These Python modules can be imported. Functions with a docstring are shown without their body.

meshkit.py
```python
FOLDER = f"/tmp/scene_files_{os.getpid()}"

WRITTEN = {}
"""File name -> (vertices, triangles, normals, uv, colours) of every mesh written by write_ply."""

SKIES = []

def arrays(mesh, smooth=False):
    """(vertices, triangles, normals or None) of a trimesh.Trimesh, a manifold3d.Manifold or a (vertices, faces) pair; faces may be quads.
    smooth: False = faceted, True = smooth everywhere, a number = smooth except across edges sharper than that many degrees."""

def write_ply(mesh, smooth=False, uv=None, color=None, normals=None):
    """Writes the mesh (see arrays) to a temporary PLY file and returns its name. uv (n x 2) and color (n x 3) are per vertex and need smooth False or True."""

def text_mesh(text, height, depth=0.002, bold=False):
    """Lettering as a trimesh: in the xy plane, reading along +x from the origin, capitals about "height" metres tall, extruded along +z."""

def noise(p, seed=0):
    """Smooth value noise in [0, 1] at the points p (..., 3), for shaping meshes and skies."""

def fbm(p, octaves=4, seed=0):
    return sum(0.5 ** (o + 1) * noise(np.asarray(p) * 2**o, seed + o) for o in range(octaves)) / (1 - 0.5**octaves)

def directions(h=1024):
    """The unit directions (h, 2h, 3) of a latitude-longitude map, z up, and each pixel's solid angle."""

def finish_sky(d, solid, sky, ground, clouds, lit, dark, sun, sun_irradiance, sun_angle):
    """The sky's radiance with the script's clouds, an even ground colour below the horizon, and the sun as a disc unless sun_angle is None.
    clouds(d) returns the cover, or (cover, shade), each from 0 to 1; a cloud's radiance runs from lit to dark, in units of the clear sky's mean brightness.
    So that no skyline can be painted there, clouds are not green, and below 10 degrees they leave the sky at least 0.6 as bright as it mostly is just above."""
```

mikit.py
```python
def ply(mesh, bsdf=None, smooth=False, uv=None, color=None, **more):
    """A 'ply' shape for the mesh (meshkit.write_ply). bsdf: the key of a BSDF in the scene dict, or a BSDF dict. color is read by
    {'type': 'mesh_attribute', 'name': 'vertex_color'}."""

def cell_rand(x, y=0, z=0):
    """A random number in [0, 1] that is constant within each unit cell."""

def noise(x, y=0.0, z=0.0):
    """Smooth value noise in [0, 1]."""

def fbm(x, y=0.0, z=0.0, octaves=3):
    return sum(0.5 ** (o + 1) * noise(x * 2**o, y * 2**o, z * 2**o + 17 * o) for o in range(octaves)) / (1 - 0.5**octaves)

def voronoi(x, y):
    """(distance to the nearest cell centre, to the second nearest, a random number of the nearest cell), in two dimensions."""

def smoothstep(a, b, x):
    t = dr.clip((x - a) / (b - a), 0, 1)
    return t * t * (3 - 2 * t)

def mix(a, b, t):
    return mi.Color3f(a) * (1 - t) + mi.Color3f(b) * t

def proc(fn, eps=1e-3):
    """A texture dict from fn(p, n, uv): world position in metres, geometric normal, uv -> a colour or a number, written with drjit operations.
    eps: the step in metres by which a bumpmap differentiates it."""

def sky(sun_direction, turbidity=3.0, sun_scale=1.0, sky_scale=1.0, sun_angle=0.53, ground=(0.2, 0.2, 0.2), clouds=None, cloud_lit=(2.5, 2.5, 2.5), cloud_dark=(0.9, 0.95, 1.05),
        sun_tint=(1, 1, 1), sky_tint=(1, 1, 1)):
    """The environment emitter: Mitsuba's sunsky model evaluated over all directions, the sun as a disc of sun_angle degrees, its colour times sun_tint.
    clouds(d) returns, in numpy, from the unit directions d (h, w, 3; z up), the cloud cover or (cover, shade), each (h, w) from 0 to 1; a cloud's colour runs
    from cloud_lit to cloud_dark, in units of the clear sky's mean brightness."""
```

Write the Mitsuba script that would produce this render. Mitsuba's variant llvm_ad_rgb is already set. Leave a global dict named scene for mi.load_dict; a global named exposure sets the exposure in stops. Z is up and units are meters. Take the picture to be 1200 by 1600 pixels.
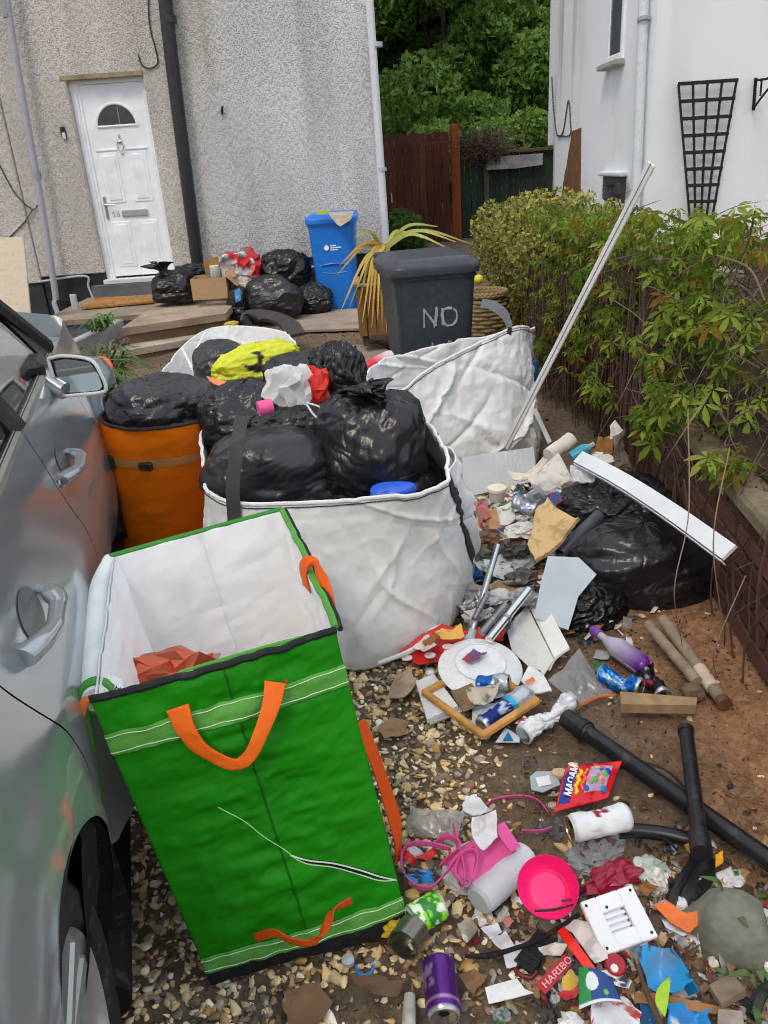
import math
import numpy as np
import trimesh
import drjit as dr
import mitsuba as mi
import mikit
import meshkit
from mikit import proc, noise, fbm, voronoi, cell_rand, smoothstep, mix
from shapely.geometry import Polygon

T = mi.ScalarTransform4f
exposure = 2.1
scene = {'type': 'scene'}
labels = {}

# ---------------------------------------------------------------- camera and daylight
scene['camera'] = {'type': 'perspective', 'fov': 52.006, 'fov_axis': 'x', 'near_clip': 0.02, 'far_clip': 400.0,
                   'to_world': T().look_at(origin=[0, 0, 1.5], target=[0.000, 0.915, 1.096], up=[0.068, 0.403, 0.913])}
scene['sky'] = mikit.sky([-0.25, -0.55, 0.8], turbidity=4, sun_scale=0.22, sun_angle=16, clouds=lambda d: 1.0, ground=(0.16, 0.14, 0.12),
                         cloud_lit=(2.2, 2.36, 2.58), sun_tint=(0.97, 1.0, 1.04))


# ---------------------------------------------------------------- helpers
def S(r, g, b):
    c = np.array([r, g, b], float) / 255
    return np.where(c <= 0.04045, c / 12.92, ((c + 0.055) / 1.055) ** 2.4)


_used = {}


def uniq(k):
    n = _used.get(k, 0)
    _used[k] = n + 1
    return k if n == 0 else f'{k}_{n:03d}'


def note(key, label=None, cat=None, group=None, kind=None):
    d = {k: v for k, v in (('label', label), ('category', cat), ('group', group), ('kind', kind)) if v}
    if d:
        labels[key] = d


def thing(name, label, cat, group=None, kind=None):
    key = uniq(name)
    note(key, label, cat, group, kind)
    return key


VC = set()


def shape(mesh, mat, color=None, smooth=35, xf=None):
    if isinstance(mesh, (tuple, list)):
        v, f = np.asarray(mesh[0], float), np.asarray(mesh[1], int)
        if f.shape[1] == 4:
            f = np.vstack([f[:, [0, 1, 2]], f[:, [0, 2, 3]]])
        mesh = trimesh.Trimesh(v, f, process=False)
    if smooth is not False and smooth is not True:
        mesh = trimesh.graph.smooth_shade(mesh, angle=math.radians(smooth), facet_minarea=None)
    sm = smooth is not False
    kw = {}
    if xf is not None:
        kw['to_world'] = xf
    n = len(mesh.vertices)
    if mat in VC:
        c = color(np.asarray(mesh.vertices)) if callable(color) else np.asarray(color, float)
        return mikit.ply(mesh, mat, smooth=sm, color=np.clip(np.broadcast_to(c, (n, 3)), 0, 1), **kw)
    if color is not None:
        q = np.clip(np.round(np.sqrt(np.clip(color, 0, 1)) * 63), 0, 63)
        kw['uv'] = np.broadcast_to([(q[0] * 64 + q[1]) + 0.5, q[2] + 0.5], (n, 2))
    return mikit.ply(mesh, mat, smooth=sm, **kw)


def add(parent, name, mesh, mat, color=None, smooth=35, label=None, kind=None, xf=None):
    key = uniq(parent + '__' + name)
    scene[key] = shape(mesh, mat, color, smooth, xf)
    note(key, label, None, None, kind)
    return key


def solo(name, label, cat, mesh, mat, color=None, smooth=35, group=None, kind=None, xf=None):
    key = uniq(name)
    scene[key] = shape(mesh, mat, color, smooth, xf)
    note(key, label, cat, group, kind)
    return key


def struct(name, mesh, mat, color=None, smooth=35):
    return solo(name, None, None, mesh, mat, color, smooth, kind='structure')


A = lambda *a: np.array(a, float)


def nrm(v):
    v = np.asarray(v, float)
    return v / (np.linalg.norm(v, axis=-1, keepdims=True) + 1e-12)


def cat(ms):
    out_v, out_f, o = [], [], 0
    for m in ms:
        if isinstance(m, (tuple, list)):
            v, f = np.asarray(m[0], float), np.asarray(m[1], int)
            if f.shape[1] == 4:
                f = np.vstack([f[:, [0, 1, 2]], f[:, [0, 2, 3]]])
        else:
            v, f = np.asarray(m.vertices), np.asarray(m.faces)
        out_v.append(v)
        out_f.append(f + o)
        o += len(v)
    return trimesh.Trimesh(np.vstack(out_v), np.vstack(out_f), process=False)


def gridfaces(nu, nv, closed=False):
    i, j = np.meshgrid(np.arange(nu if closed else nu - 1), np.arange(nv - 1), indexing='ij')
    i, j = i.ravel(), j.ravel()
    i2 = (i + 1) % nu
    q = np.stack([i * nv + j, i2 * nv + j, i2 * nv + j + 1, i * nv + j + 1], 1)
    return np.vstack([q[:, [0, 1, 2]], q[:, [0, 2, 3]]])


def gnormals(P, closed=False):
    if closed:
        du = np.roll(P, -1, 0) - np.roll(P, 1, 0)
    else:
        du = np.gradient(P, axis=0)
    return nrm(np.cross(du, np.gradient(P, axis=1)))


def surf(P, closed=False):
    nu, nv = P.shape[:2]
    return trimesh.Trimesh(P.reshape(-1, 3), gridfaces(nu, nv, closed), process=False)


def slab(P, t, closed=False):
    """A thin solid sheet from a grid of points, t thick below its normal."""
    nu, nv = P.shape[:2]
    Q = P - gnormals(P, closed) * t
    f = gridfaces(nu, nv, closed)
    n = nu * nv
    fs = [f, f[:, ::-1] + n]

    def rim(ids, flip):
        a, b = ids[:-1], ids[1:]
        q = np.stack([a, b, b + n, a + n], 1)
        if flip:
            q = q[:, ::-1]
        fs.extend([q[:, [0, 1, 2]], q[:, [0, 2, 3]]])
    idx = np.arange(n).reshape(nu, nv)
    if closed:
        r = np.append(np.arange(nu), 0)
        rim(idx[r, 0], True)
        rim(idx[r, -1], False)
    else:
        rim(idx[:, 0], True), rim(idx[:, -1], False), rim(idx[0, :], False), rim(idx[-1, :], True)
    return trimesh.Trimesh(np.vstack([P.reshape(-1, 3), Q.reshape(-1, 3)]), np.vstack(fs), process=False)


def fb(p, o=3, s=0):
    return meshkit.fbm(np.asarray(p, float) + 50, o, s)


def ridge(p, o=3, s=0):
    p = np.asarray(p, float) + 50
    return sum(0.5 ** k * (1 - np.abs(2 * meshkit.noise(p * 2 ** k, s + k) - 1)) for k in range(o)) / (2 - 0.5 ** (o - 1))


def bilin(c00, c10, c11, c01, nu, nv):
    u, v = np.meshgrid(np.linspace(0, 1, nu), np.linspace(0, 1, nv), indexing='ij')
    u, v = u[..., None], v[..., None]
    a, b, c, d = map(np.asarray, (c00, c10, c11, c01))
    return a * (1 - u) * (1 - v) + b * u * (1 - v) + c * u * v + d * (1 - u) * v


def crumple(P, amp, freq=14, s=0, closed=False, ax=(1, 1, 1)):
    N = gnormals(P, closed)
    q = P * np.asarray(ax)
    d = (ridge(q * freq, 3, s) - 0.5) * 1.3 + (fb(q * freq * 0.4, 2, s + 9) - 0.5) * 1.4
    return P + N * (d * amp)[..., None]


def curve(pts, n):
    """Catmull-Rom through the points, n samples."""
    p = np.asarray(pts, float)
    if len(p) == 2:
        return p[0] + (p[1] - p[0]) * np.linspace(0, 1, n)[:, None]
    q = np.vstack([2 * p[0] - p[1], p, 2 * p[-1] - p[-2]])
    t = np.linspace(0, len(p) - 1 - 1e-6, n)
    i = t.astype(int)
    f = (t - i)[:, None]
    a, b, c, d = q[i], q[i + 1], q[i + 2], q[i + 3]
    return 0.5 * (2 * b + (c - a) * f + (2 * a - 5 * b + 4 * c - d) * f ** 2 + (3 * b - a - 3 * c + d) * f ** 3)


def frames(p):
    t = nrm(np.gradient(p, axis=0))
    x = np.cross(t[0], [0, 0, 1.0]) if abs(t[0][2]) < 0.9 else np.cross(t[0], [1.0, 0, 0])
    X = []
    for k in range(len(p)):
        x = nrm(x - t[k] * (x @ t[k]))
        X.append(x)
    X = np.array(X)
    return t, X, np.cross(t, X)


def tube(pts, r, n=10, samples=None, cap=True, flat=1.0, smooth_path=True):
    p = curve(pts, samples or max(2, (len(pts) - 1) * 8 if len(pts) > 2 else 2)) if smooth_path else np.asarray(pts, float)
    m = len(p)
    r = np.interp(np.linspace(0, 1, m), np.linspace(0, 1, np.size(r)), np.atleast_1d(r)) if np.size(r) > 1 else np.full(m, float(r))
    t, X, Y = frames(p)
    a = np.linspace(0, 2 * np.pi, n, endpoint=False)
    P = p[None] + (np.cos(a)[:, None, None] * X[None] + np.sin(a)[:, None, None] * Y[None] * flat) * r[None, :, None]
    v = P.reshape(-1, 3)
    f = gridfaces(n, m, True)[:, ::-1]
    if cap:
        k = len(v)
        v = np.vstack([v, p[0], p[-1]])
        i = np.arange(n)
        j = (i + 1) % n
        f = np.vstack([f, np.stack([i * m, j * m, i * 0 + k], 1)[:, ::-1], np.stack([i * m + m - 1, j * m + m - 1, i * 0 + k + 1], 1)])
    mm = trimesh.Trimesh(v, f, process=False)
    if mm.volume < 0:
        mm.invert()
    return mm


def ribbon(pts, width, t=0.002, side=None, samples=24, wob=0.0, seed=0):
    """A strap along the points; side gives the direction of its width."""
    p = curve(pts, samples)
    tt = nrm(np.gradient(p, axis=0))
    s = np.broadcast_to(np.asarray(side, float), p.shape) if np.ndim(side) == 1 else curve(side, samples)
    s = nrm(s - tt * (s * tt).sum(1, keepdims=True))
    w = np.linspace(-0.5, 0.5, 5)
    width = np.interp(np.linspace(0, 1, samples), np.linspace(0, 1, np.size(width)), np.atleast_1d(width)) if np.size(width) > 1 else np.full(samples, float(width))
    P = p[:, None] + s[:, None] * w[None, :, None] * width[:, None, None]
    if wob:
        P = crumple(P, wob, 20, seed)
    return slab(P, t)


def lathe(prof, n=40, loc=(0, 0, 0), axis=(0, 0, 1)):
    """prof: (radius, height) pairs; closed at radius 0."""
    prof = np.asarray(prof, float)
    a = np.linspace(0, 2 * np.pi, n, endpoint=False)
    P = np.stack([prof[None, :, 0] * np.cos(a)[:, None], prof[None, :, 0] * np.sin(a)[:, None], np.broadcast_to(prof[None, :, 1], (n, len(prof)))], -1)
    m = trimesh.Trimesh(P.reshape(-1, 3), gridfaces(n, len(prof), True), process=False)
    return orient(m, loc, axis)


def basis(axis, up=(0, 0, 1)):
    z = nrm(axis)
    x = np.asarray(up, float)
    x = x - z * (x @ z)
    if np.linalg.norm(x) < 1e-3:
        x = np.array([1.0, 0, 0]) - z * z[0]
    x = nrm(x)
    return np.stack([x, np.cross(z, x), z], 1)


def orient(m, loc, axis=(0, 0, 1), up=(1, 0, 0)):
    m = m.copy()
    m.vertices = np.asarray(m.vertices) @ basis(axis, up).T + np.asarray(loc, float)
    return m


def rbox(size, r=0.004, loc=(0, 0, 0), R=None):
    """A box with chamfered edges (centred), R: 3x3 columns."""
    h = np.asarray(size, float) / 2
    r = min(r, h.min() * 0.9)
    pts = []
    for s in np.ndindex(2, 2, 2):
        sg = np.array(s) * 2 - 1
        for k in range(3):
            q = h - r
            q = q.copy()
            q[k] = h[k]
            pts.append(sg * q)
    m = trimesh.convex.convex_hull(np.array(pts))
    v = np.asarray(m.vertices)
    if R is not None:
        v = v @ np.asarray(R).T
    return trimesh.Trimesh(v + np.asarray(loc), m.faces, process=False)


def box3(x0, x1, y0, y1, z0, z1, r=0.004):
    return rbox((x1 - x0, y1 - y0, z1 - z0), r, ((x0 + x1) / 2, (y0 + y1) / 2, (z0 + z1) / 2))


def beam(a, b, w, h, r=0.003, up=(0, 0, 1)):
    """A bar from a to b, w wide and h high."""
    a, b = np.asarray(a, float), np.asarray(b, float)
    x = nrm(b - a)
    z = np.asarray(up, float)
    z = nrm(z - x * (z @ x))
    return rbox((np.linalg.norm(b - a), w, h), r, (a + b) / 2, np.stack([x, np.cross(z, x), z], 1))


def polyslab(pts, t=0.002, seg=0.02, amp=0.0, freq=14, seed=0, sag=0.0):
    """A polygon given by 3-D corners as a thin, optionally crumpled sheet."""
    p = np.asarray(pts, float)
    c = p.mean(0)
    u, s, vt = np.linalg.svd(p - c)
    n = vt[2] if vt[2][2] >= 0 else -vt[2]
    x = nrm(vt[0])
    y = np.cross(n, x)
    q = (p - c) @ np.stack([x, y], 1)
    off = (p - c) @ n
    poly = Polygon(q)
    if not poly.is_valid:
        poly = poly.buffer(0)
    if amp > 0 or sag:
        ext = np.ptp(q, axis=0)
        g = max(4, int(ext[0] / seg)), max(4, int(ext[1] / seg))
        m = trimesh.creation.extrude_polygon(poly, 1.0, engine='earcut')
        for _ in range(9):
            el = m.edges_unique_length
            if el.max() < seg * 1.6 or len(m.faces) > 30000:
                break
            v, f = trimesh.remesh.subdivide_to_size(np.asarray(m.vertices) * [1, 1, 0.0001], m.faces, seg * 1.5, max_iter=12)
            m = trimesh.Trimesh(v / [1, 1, 0.0001], f, process=False)
            break
        v = np.asarray(m.vertices).copy()
    else:
        m = trimesh.creation.extrude_polygon(poly, 1.0, engine='earcut')
        v = np.asarray(m.vertices).copy()
    top = v[:, 2].copy()
    w = np.linalg.lstsq(np.c_[q, np.ones(len(q))], off, rcond=None)[0]
    base = v[:, :2] @ w[:2] + w[2]
    P = c + v[:, :1] * x + v[:, 1:2] * y + (base + top * t)[:, None] * n
    if amp > 0:
        q3 = c + v[:, :1] * x + v[:, 1:2] * y
        d = (ridge(q3 * freq, 3, seed) - 0.5) * 1.3 + (fb(q3 * freq * 0.4, 2, seed + 9) - 0.5) * 1.6
        P = P + n * (d * amp)[:, None]
    return trimesh.Trimesh(P, m.faces, process=False)


def blob(center, size, seed=0, folds=1.0, knot=None, nu=110, nv=74, power=2.4, freq=5.0, flat=0.35, ax=(1, 1, 1), rot=0.0, lump=0.22):
    """A filled plastic sack: lumpy body with creases; knot adds a gathered neck of that height."""
    a = np.linspace(0, 2 * np.pi, nu, endpoint=False)[:, None]
    b = np.linspace(-np.pi / 2, np.pi / 2, nv)[None]
    d = np.stack([np.cos(b) * np.cos(a), np.cos(b) * np.sin(a), np.sin(b) + 0 * a], -1)
    r = (np.abs(d) ** power).sum(-1) ** (-1 / power)
    P = d * r[..., None]
    P = P * (1 + lump * 2 * (fb(d * 1.3 + seed, 2, seed) - 0.5))[..., None]
    w = d * A(*ax) * freq * 0.5 + 1.2 * (fb(d * 1.7 + 3, 2, seed + 5) - 0.5)[..., None]
    k = (ridge(w, 4, seed + 1) - 0.55) * 0.20 + (ridge(w * 2.3, 3, seed + 2) - 0.55) * 0.09
    sq = np.clip(np.sin(b), 0, 1) ** 2 + 0 * a
    rad = np.sin(a * 13 + 5 * fb(d * 2, 2, seed)) * 0.05 + np.sin(a * 29 + 7 * fb(d * 3, 2, seed + 3)) * 0.025
    k = k * (1 - 0.4 * sq) + rad * sq * (1.0 if knot else 0.2)
    P = P * (1 + folds * k)[..., None]
    z = P[..., 2]
    P[..., 2] = np.where(z < -1 + flat, -1 + flat + (z + 1 - flat) * 0.12, z)
    P = P * (np.asarray(size, float) / 2)
    c, s = math.cos(rot), math.sin(rot)
    P = P @ np.array([[c, s, 0], [-s, c, 0], [0, 0, 1.0]])
    m = [surf(P + np.asarray(center), True)]
    if knot:
        top = P[:, -2].mean(0) + np.asarray(center)
        m.append(tuft(top - A(0, 0, 0.01), knot, seed))
    return cat(m)


def wad(center, size, seed=0, n=150, depth=0.45, rot=0.0):
    """Something screwed up: a faceted, creased ball."""
    r = np.random.default_rng(seed + 900)
    k = np.arange(n) + .5
    ph, z = np.pi * (1 + 5 ** .5) * k, 1 - 2 * k / n
    d = nrm(np.stack([np.sqrt(1 - z * z) * np.cos(ph), np.sqrt(1 - z * z) * np.sin(ph), z], 1) + r.normal(0, .07, (n, 3)))
    hull = trimesh.convex.convex_hull(d)
    dv = nrm(np.asarray(hull.vertices))
    low = 1 + .7 * (fb(dv * 1.4 + seed, 2, seed) - .5)
    rad = low * (1 - depth * r.random(len(dv)) ** 1.3)
    v, f = trimesh.remesh.subdivide(dv * rad[:, None], hull.faces)
    v = v + .05 * (fb(v * 5, 2, seed)[:, None] - .5) * nrm(v)
    v[:, 2] = np.where(v[:, 2] < -.55, -.55 + (v[:, 2] + .55) * .15, v[:, 2])
    c, s_ = math.cos(rot), math.sin(rot)
    return trimesh.Trimesh((v * (np.asarray(size) * .62)) @ np.array([[c, s_, 0], [-s_, c, 0], [0, 0, 1.0]]) + np.asarray(center), f, process=False)


def tuft(base, h, seed=0, lean=(0.15, -0.1)):
    n, mv = 60, 22
    a = np.linspace(0, 2 * np.pi, n, endpoint=False)[:, None]
    v = np.linspace(0, 1, mv)[None]
    r = h * (0.42 - 0.62 * v + 1.15 * v ** 2.2)
    r = r * (1 + (0.35 * np.sin(a * 5 + seed) + 0.25 * np.sin(a * 9 + 2 * seed + 3 * v)) * (0.3 + v))
    z = h * (v - 0.1) * (1 + 0.25 * np.sin(a * 2 + seed))
    P = np.stack([r * np.cos(a) + lean[0] * h * v * 2, r * np.sin(a) + lean[1] * h * v * 2, z], -1) + np.asarray(base)
    return slab(crumple(P, 0.012, 26, seed, True), 0.002, True)


def ring4(c, n=160, soft=0.06):
    """A closed curve through four corners with rounded corners."""
    c = np.asarray(c, float)
    m = n // 4
    p = np.vstack([c[k] + (c[(k + 1) % 4] - c[k]) * (np.arange(m) / m)[:, None] for k in range(4)])
    w = max(1, int(n * soft))
    ker = np.hanning(2 * w + 3)[1:-1]
    ker /= ker.sum()
    pad = np.vstack([p[-w - 1:], p, p[:w + 1]])
    out = np.stack([np.convolve(pad[:, k], ker, 'same') for k in range(3)], 1)
    return out[w + 1:-w - 1]


def loft(bottom, top, nv=50, bulge=0.05, amp=0.008, seed=0, freq=9, ax=(1, 1, 0.5), mid=0.45):
    """Fabric wall between two closed curves."""
    v = np.linspace(0, 1, nv)[None, :, None]
    P = bottom[:, None] * (1 - v) + top[:, None] * v
    c = (bottom.mean(0) * (1 - v) + top.mean(0) * v)
    out = P - c
    out[..., 2] = 0
    out = nrm(out)
    P = P + out * bulge * np.sin(np.pi * v ** (mid * 1.5)) 
    P = crumple(P, amp, freq, seed, True, ax)
    P = crumple(P, amp * 0.35, freq * 3.2, seed + 4, True, ax)
    return P


def band(P, i0, v0, v1, out=0.003, closed=True):
    """A strip of a lofted grid between two rows, set proud of it."""
    N = gnormals(P, closed)
    Q = P[:, v0:v1 + 1] + N[:, v0:v1 + 1] * out
    return Q


def text_on(txt, height, o, right, up, depth=0.0015, bold=True, width=None):
    m = meshkit.text_mesh(txt, height, depth, bold)
    v = np.asarray(m.vertices).copy()
    if width:
        v[:, 0] *= width / np.ptp(v[:, 0])
    x = nrm(right)
    y = np.asarray(up, float)
    y = nrm(y - x * (y @ x))
    n = np.cross(x, y)
    return trimesh.Trimesh(np.asarray(o) + v[:, :1] * x + v[:, 1:2] * y + v[:, 2:] * n, m.faces, process=False)


# ---------------------------------------------------------------- materials
def B(name, d, two=True):
    scene[name] = {'type': 'twosided', 'inner': d} if two else d


def rgb(*c):
    return {'type': 'rgb', 'value': [float(x) for x in c]}


def decode(p, n, uv):
    u = dr.floor(uv.x)
    a = dr.floor(u / 64)
    r, g, b = a / 63, (u - a * 64) / 63, dr.floor(uv.y) / 63
    c = mi.Color3f(r * r, g * g, b * b)
    d = fbm(p.x * 31 + 3, p.y * 31, p.z * 31, 3)
    e = fbm(p.x * 140, p.y * 140, p.z * 140 + 5, 2)
    c = c * (0.80 + 0.36 * d) * (0.9 + 0.2 * e)
    return mix(c, mi.Color3f(0.13, 0.10, 0.07), 0.4 * smoothstep(0.54, 0.86, d * 0.7 + e * 0.3))


def decode_clean(p, n, uv):
    u = dr.floor(uv.x)
    a = dr.floor(u / 64)
    r, g, b = a / 63, (u - a * 64) / 63, dr.floor(uv.y) / 63
    d = fbm(p.x * 9 + 3, p.y * 9, p.z * 9, 3)
    return mi.Color3f(r * r, g * g, b * b) * (0.86 + 0.28 * d)


col, colc = proc(decode), proc(decode_clean)
vcol = {'type': 'mesh_attribute', 'name': 'vertex_color'}
B('matte', {'type': 'principled', 'base_color': col, 'roughness': 0.75, 'specular': 0.3})
B('satin', {'type': 'principled', 'base_color': col, 'roughness': 0.38, 'specular': 0.5})
B('gloss', {'type': 'principled', 'base_color': col, 'roughness': 0.16, 'specular': 0.5})
B('clean', {'type': 'principled', 'base_color': colc, 'roughness': 0.45, 'specular': 0.4})
B('metal', {'type': 'principled', 'base_color': col, 'roughness': 0.28, 'metallic': 0.9})


def sack_h(p, n, uv):
    w = fbm(p.x * 5, p.y * 5, p.z * 5, 2)
    k = smoothstep(0.40, 0.60, fbm(p.x * 4 + 9, p.y * 4, p.z * 4, 2))
    a = dr.abs(2 * noise(p.x * 30 + 6 * w, p.y * 30 + 4 * w, p.z * 5) - 1)
    b = dr.abs(2 * noise((p.x + p.y) * 6 + 5 * w, (p.x - p.y) * 9, p.z * 34 + 7 * w) - 1)
    c = dr.abs(2 * noise(p.x * 60 + 9 * w, p.y * 60, p.z * 22) - 1)
    return 0.0052 * (a * k + b * (1 - k)) + 0.0013 * c


B('sack', {'type': 'bumpmap', 'nested_texture': proc(sack_h), 'scale': 1.0,
           'bsdf': {'type': 'principled', 'base_color': colc, 'roughness': 0.30, 'specular': 0.55}})
B('vmatte', {'type': 'principled', 'base_color': vcol, 'roughness': 0.8, 'specular': 0.25})
B('vsatin', {'type': 'principled', 'base_color': vcol, 'roughness': 0.4, 'specular': 0.5})
B('vgloss', {'type': 'principled', 'base_color': vcol, 'roughness': 0.2, 'specular': 0.5})
B('vmetal', {'type': 'principled', 'base_color': vcol, 'roughness': 0.25, 'metallic': 0.55})
B('vleaf', {'type': 'principledthin', 'base_color': vcol, 'roughness': 0.5, 'diff_trans': 0.7}, False)
VC.update(['vmatte', 'vsatin', 'vgloss', 'vmetal', 'vleaf'])
B('film', {'type': 'principledthin', 'base_color': rgb(.93, .94, .95), 'roughness': 0.22, 'spec_trans': 0.82, 'diff_trans': 0.8, 'eta': 1.45}, False)
B('mirror', {'type': 'principled', 'base_color': rgb(.75, .78, .78), 'roughness': 0.04, 'metallic': 1.0})
B('pane', {'type': 'thindielectric', 'int_ior': 1.5}, False)


def weave(p, n, uv):
    return 0.0012 * fbm(p.x * 60, p.y * 60, p.z * 60, 3) + 0.0005 * noise(p.x * 380, p.y * 380, p.z * 380)


def bag_white(p, n, uv):
    d = fbm(p.x * 5, p.y * 5, p.z * 5, 4)
    e = fbm(p.x * 26, p.y * 26, p.z * 9, 3)
    low = 1 - smoothstep(0.02, 0.34, p.z + 0.2 * (d - 0.5))
    c = mi.Color3f(0.80, 0.81, 0.815) * (0.9 + 0.17 * d)
    c = mix(c, mi.Color3f(0.33, 0.30, 0.25), 0.30 * low + 0.13 * smoothstep(0.5, 0.8, e))
    return c


B('weave_white', {'type': 'bumpmap', 'nested_texture': proc(weave), 'scale': 1.0,
                  'bsdf': {'type': 'principled', 'base_color': proc(bag_white), 'roughness': 0.5, 'specular': 0.35}})
B('weave_col', {'type': 'bumpmap', 'nested_texture': proc(weave), 'scale': 1.0,
                'bsdf': {'type': 'principled', 'base_color': colc, 'roughness': 0.55, 'specular': 0.2}})


def wood_c(p, n, uv):
    u = dr.floor(uv.x)
    a = dr.floor(u / 64)
    r, g, b = a / 63, (u - a * 64) / 63, dr.floor(uv.y) / 63
    g1 = fbm(p.x * 34, p.y * 34, p.z * 3.0, 4)
    g2 = fbm(p.x * 5, p.y * 5, p.z * 1.5, 3)
    return mi.Color3f(r * r, g * g, b * b) * (0.45 + 0.75 * g1) * (0.65 + 0.7 * g2)


B('wood', {'type': 'principled', 'base_color': proc(wood_c), 'roughness': 0.7, 'specular': 0.25})


def dash_h(p, n, uv):
    return 0.005 * fbm(p.x * 90, p.y * 90, p.z * 90, 2)


def dash_c(p, n, uv):
    a = fbm(p.x * 105, p.y * 105, p.z * 105, 2)
    b = fbm(p.x * 0.9, p.y * 2, p.z * 0.7, 4)
    s = fbm(p.x * 5, p.y * 5, p.z * 0.8, 3)
    c = mix(mi.Color3f(0.31, 0.30, 0.285), mi.Color3f(0.80, 0.79, 0.77), smoothstep(0.22, 0.70, a))
    warm = 1 - smoothstep(-2.0, -1.2, p.x + 1.2 * (b - 0.5))
    c = c * mix(mi.Color3f(0.96, 0.97, 1.0), mi.Color3f(0.97, 0.935, 0.87), warm * 0.9)
    streak = smoothstep(0.50, 0.75, fbm(p.x * 4, 3.1, p.z * 0.25, 4)) * 0.20 + 0.22 * smoothstep(0.55, 0.75, b) * (1 - smoothstep(0.6, 1.6, p.z))
    return c * (0.74 + 0.36 * b) * (0.82 + 0.3 * s) * (1 - streak)


B('pebbledash', {'type': 'bumpmap', 'nested_texture': proc(dash_h, 0.004), 'scale': 1.0,
                 'bsdf': {'type': 'principled', 'base_color': proc(dash_c), 'roughness': 0.9, 'specular': 0.2}})


def render_c(p, n, uv):
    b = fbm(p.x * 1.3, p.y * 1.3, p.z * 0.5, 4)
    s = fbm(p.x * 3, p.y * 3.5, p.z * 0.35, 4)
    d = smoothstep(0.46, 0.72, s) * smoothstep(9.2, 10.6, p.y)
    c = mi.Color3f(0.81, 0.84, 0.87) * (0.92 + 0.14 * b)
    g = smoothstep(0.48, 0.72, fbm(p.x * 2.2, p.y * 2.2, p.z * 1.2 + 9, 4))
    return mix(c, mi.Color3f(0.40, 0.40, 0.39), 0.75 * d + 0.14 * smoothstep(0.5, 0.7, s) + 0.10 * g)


B('render_white', {'type': 'principled', 'base_color': proc(render_c), 'roughness': 0.85, 'specular': 0.2})


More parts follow.
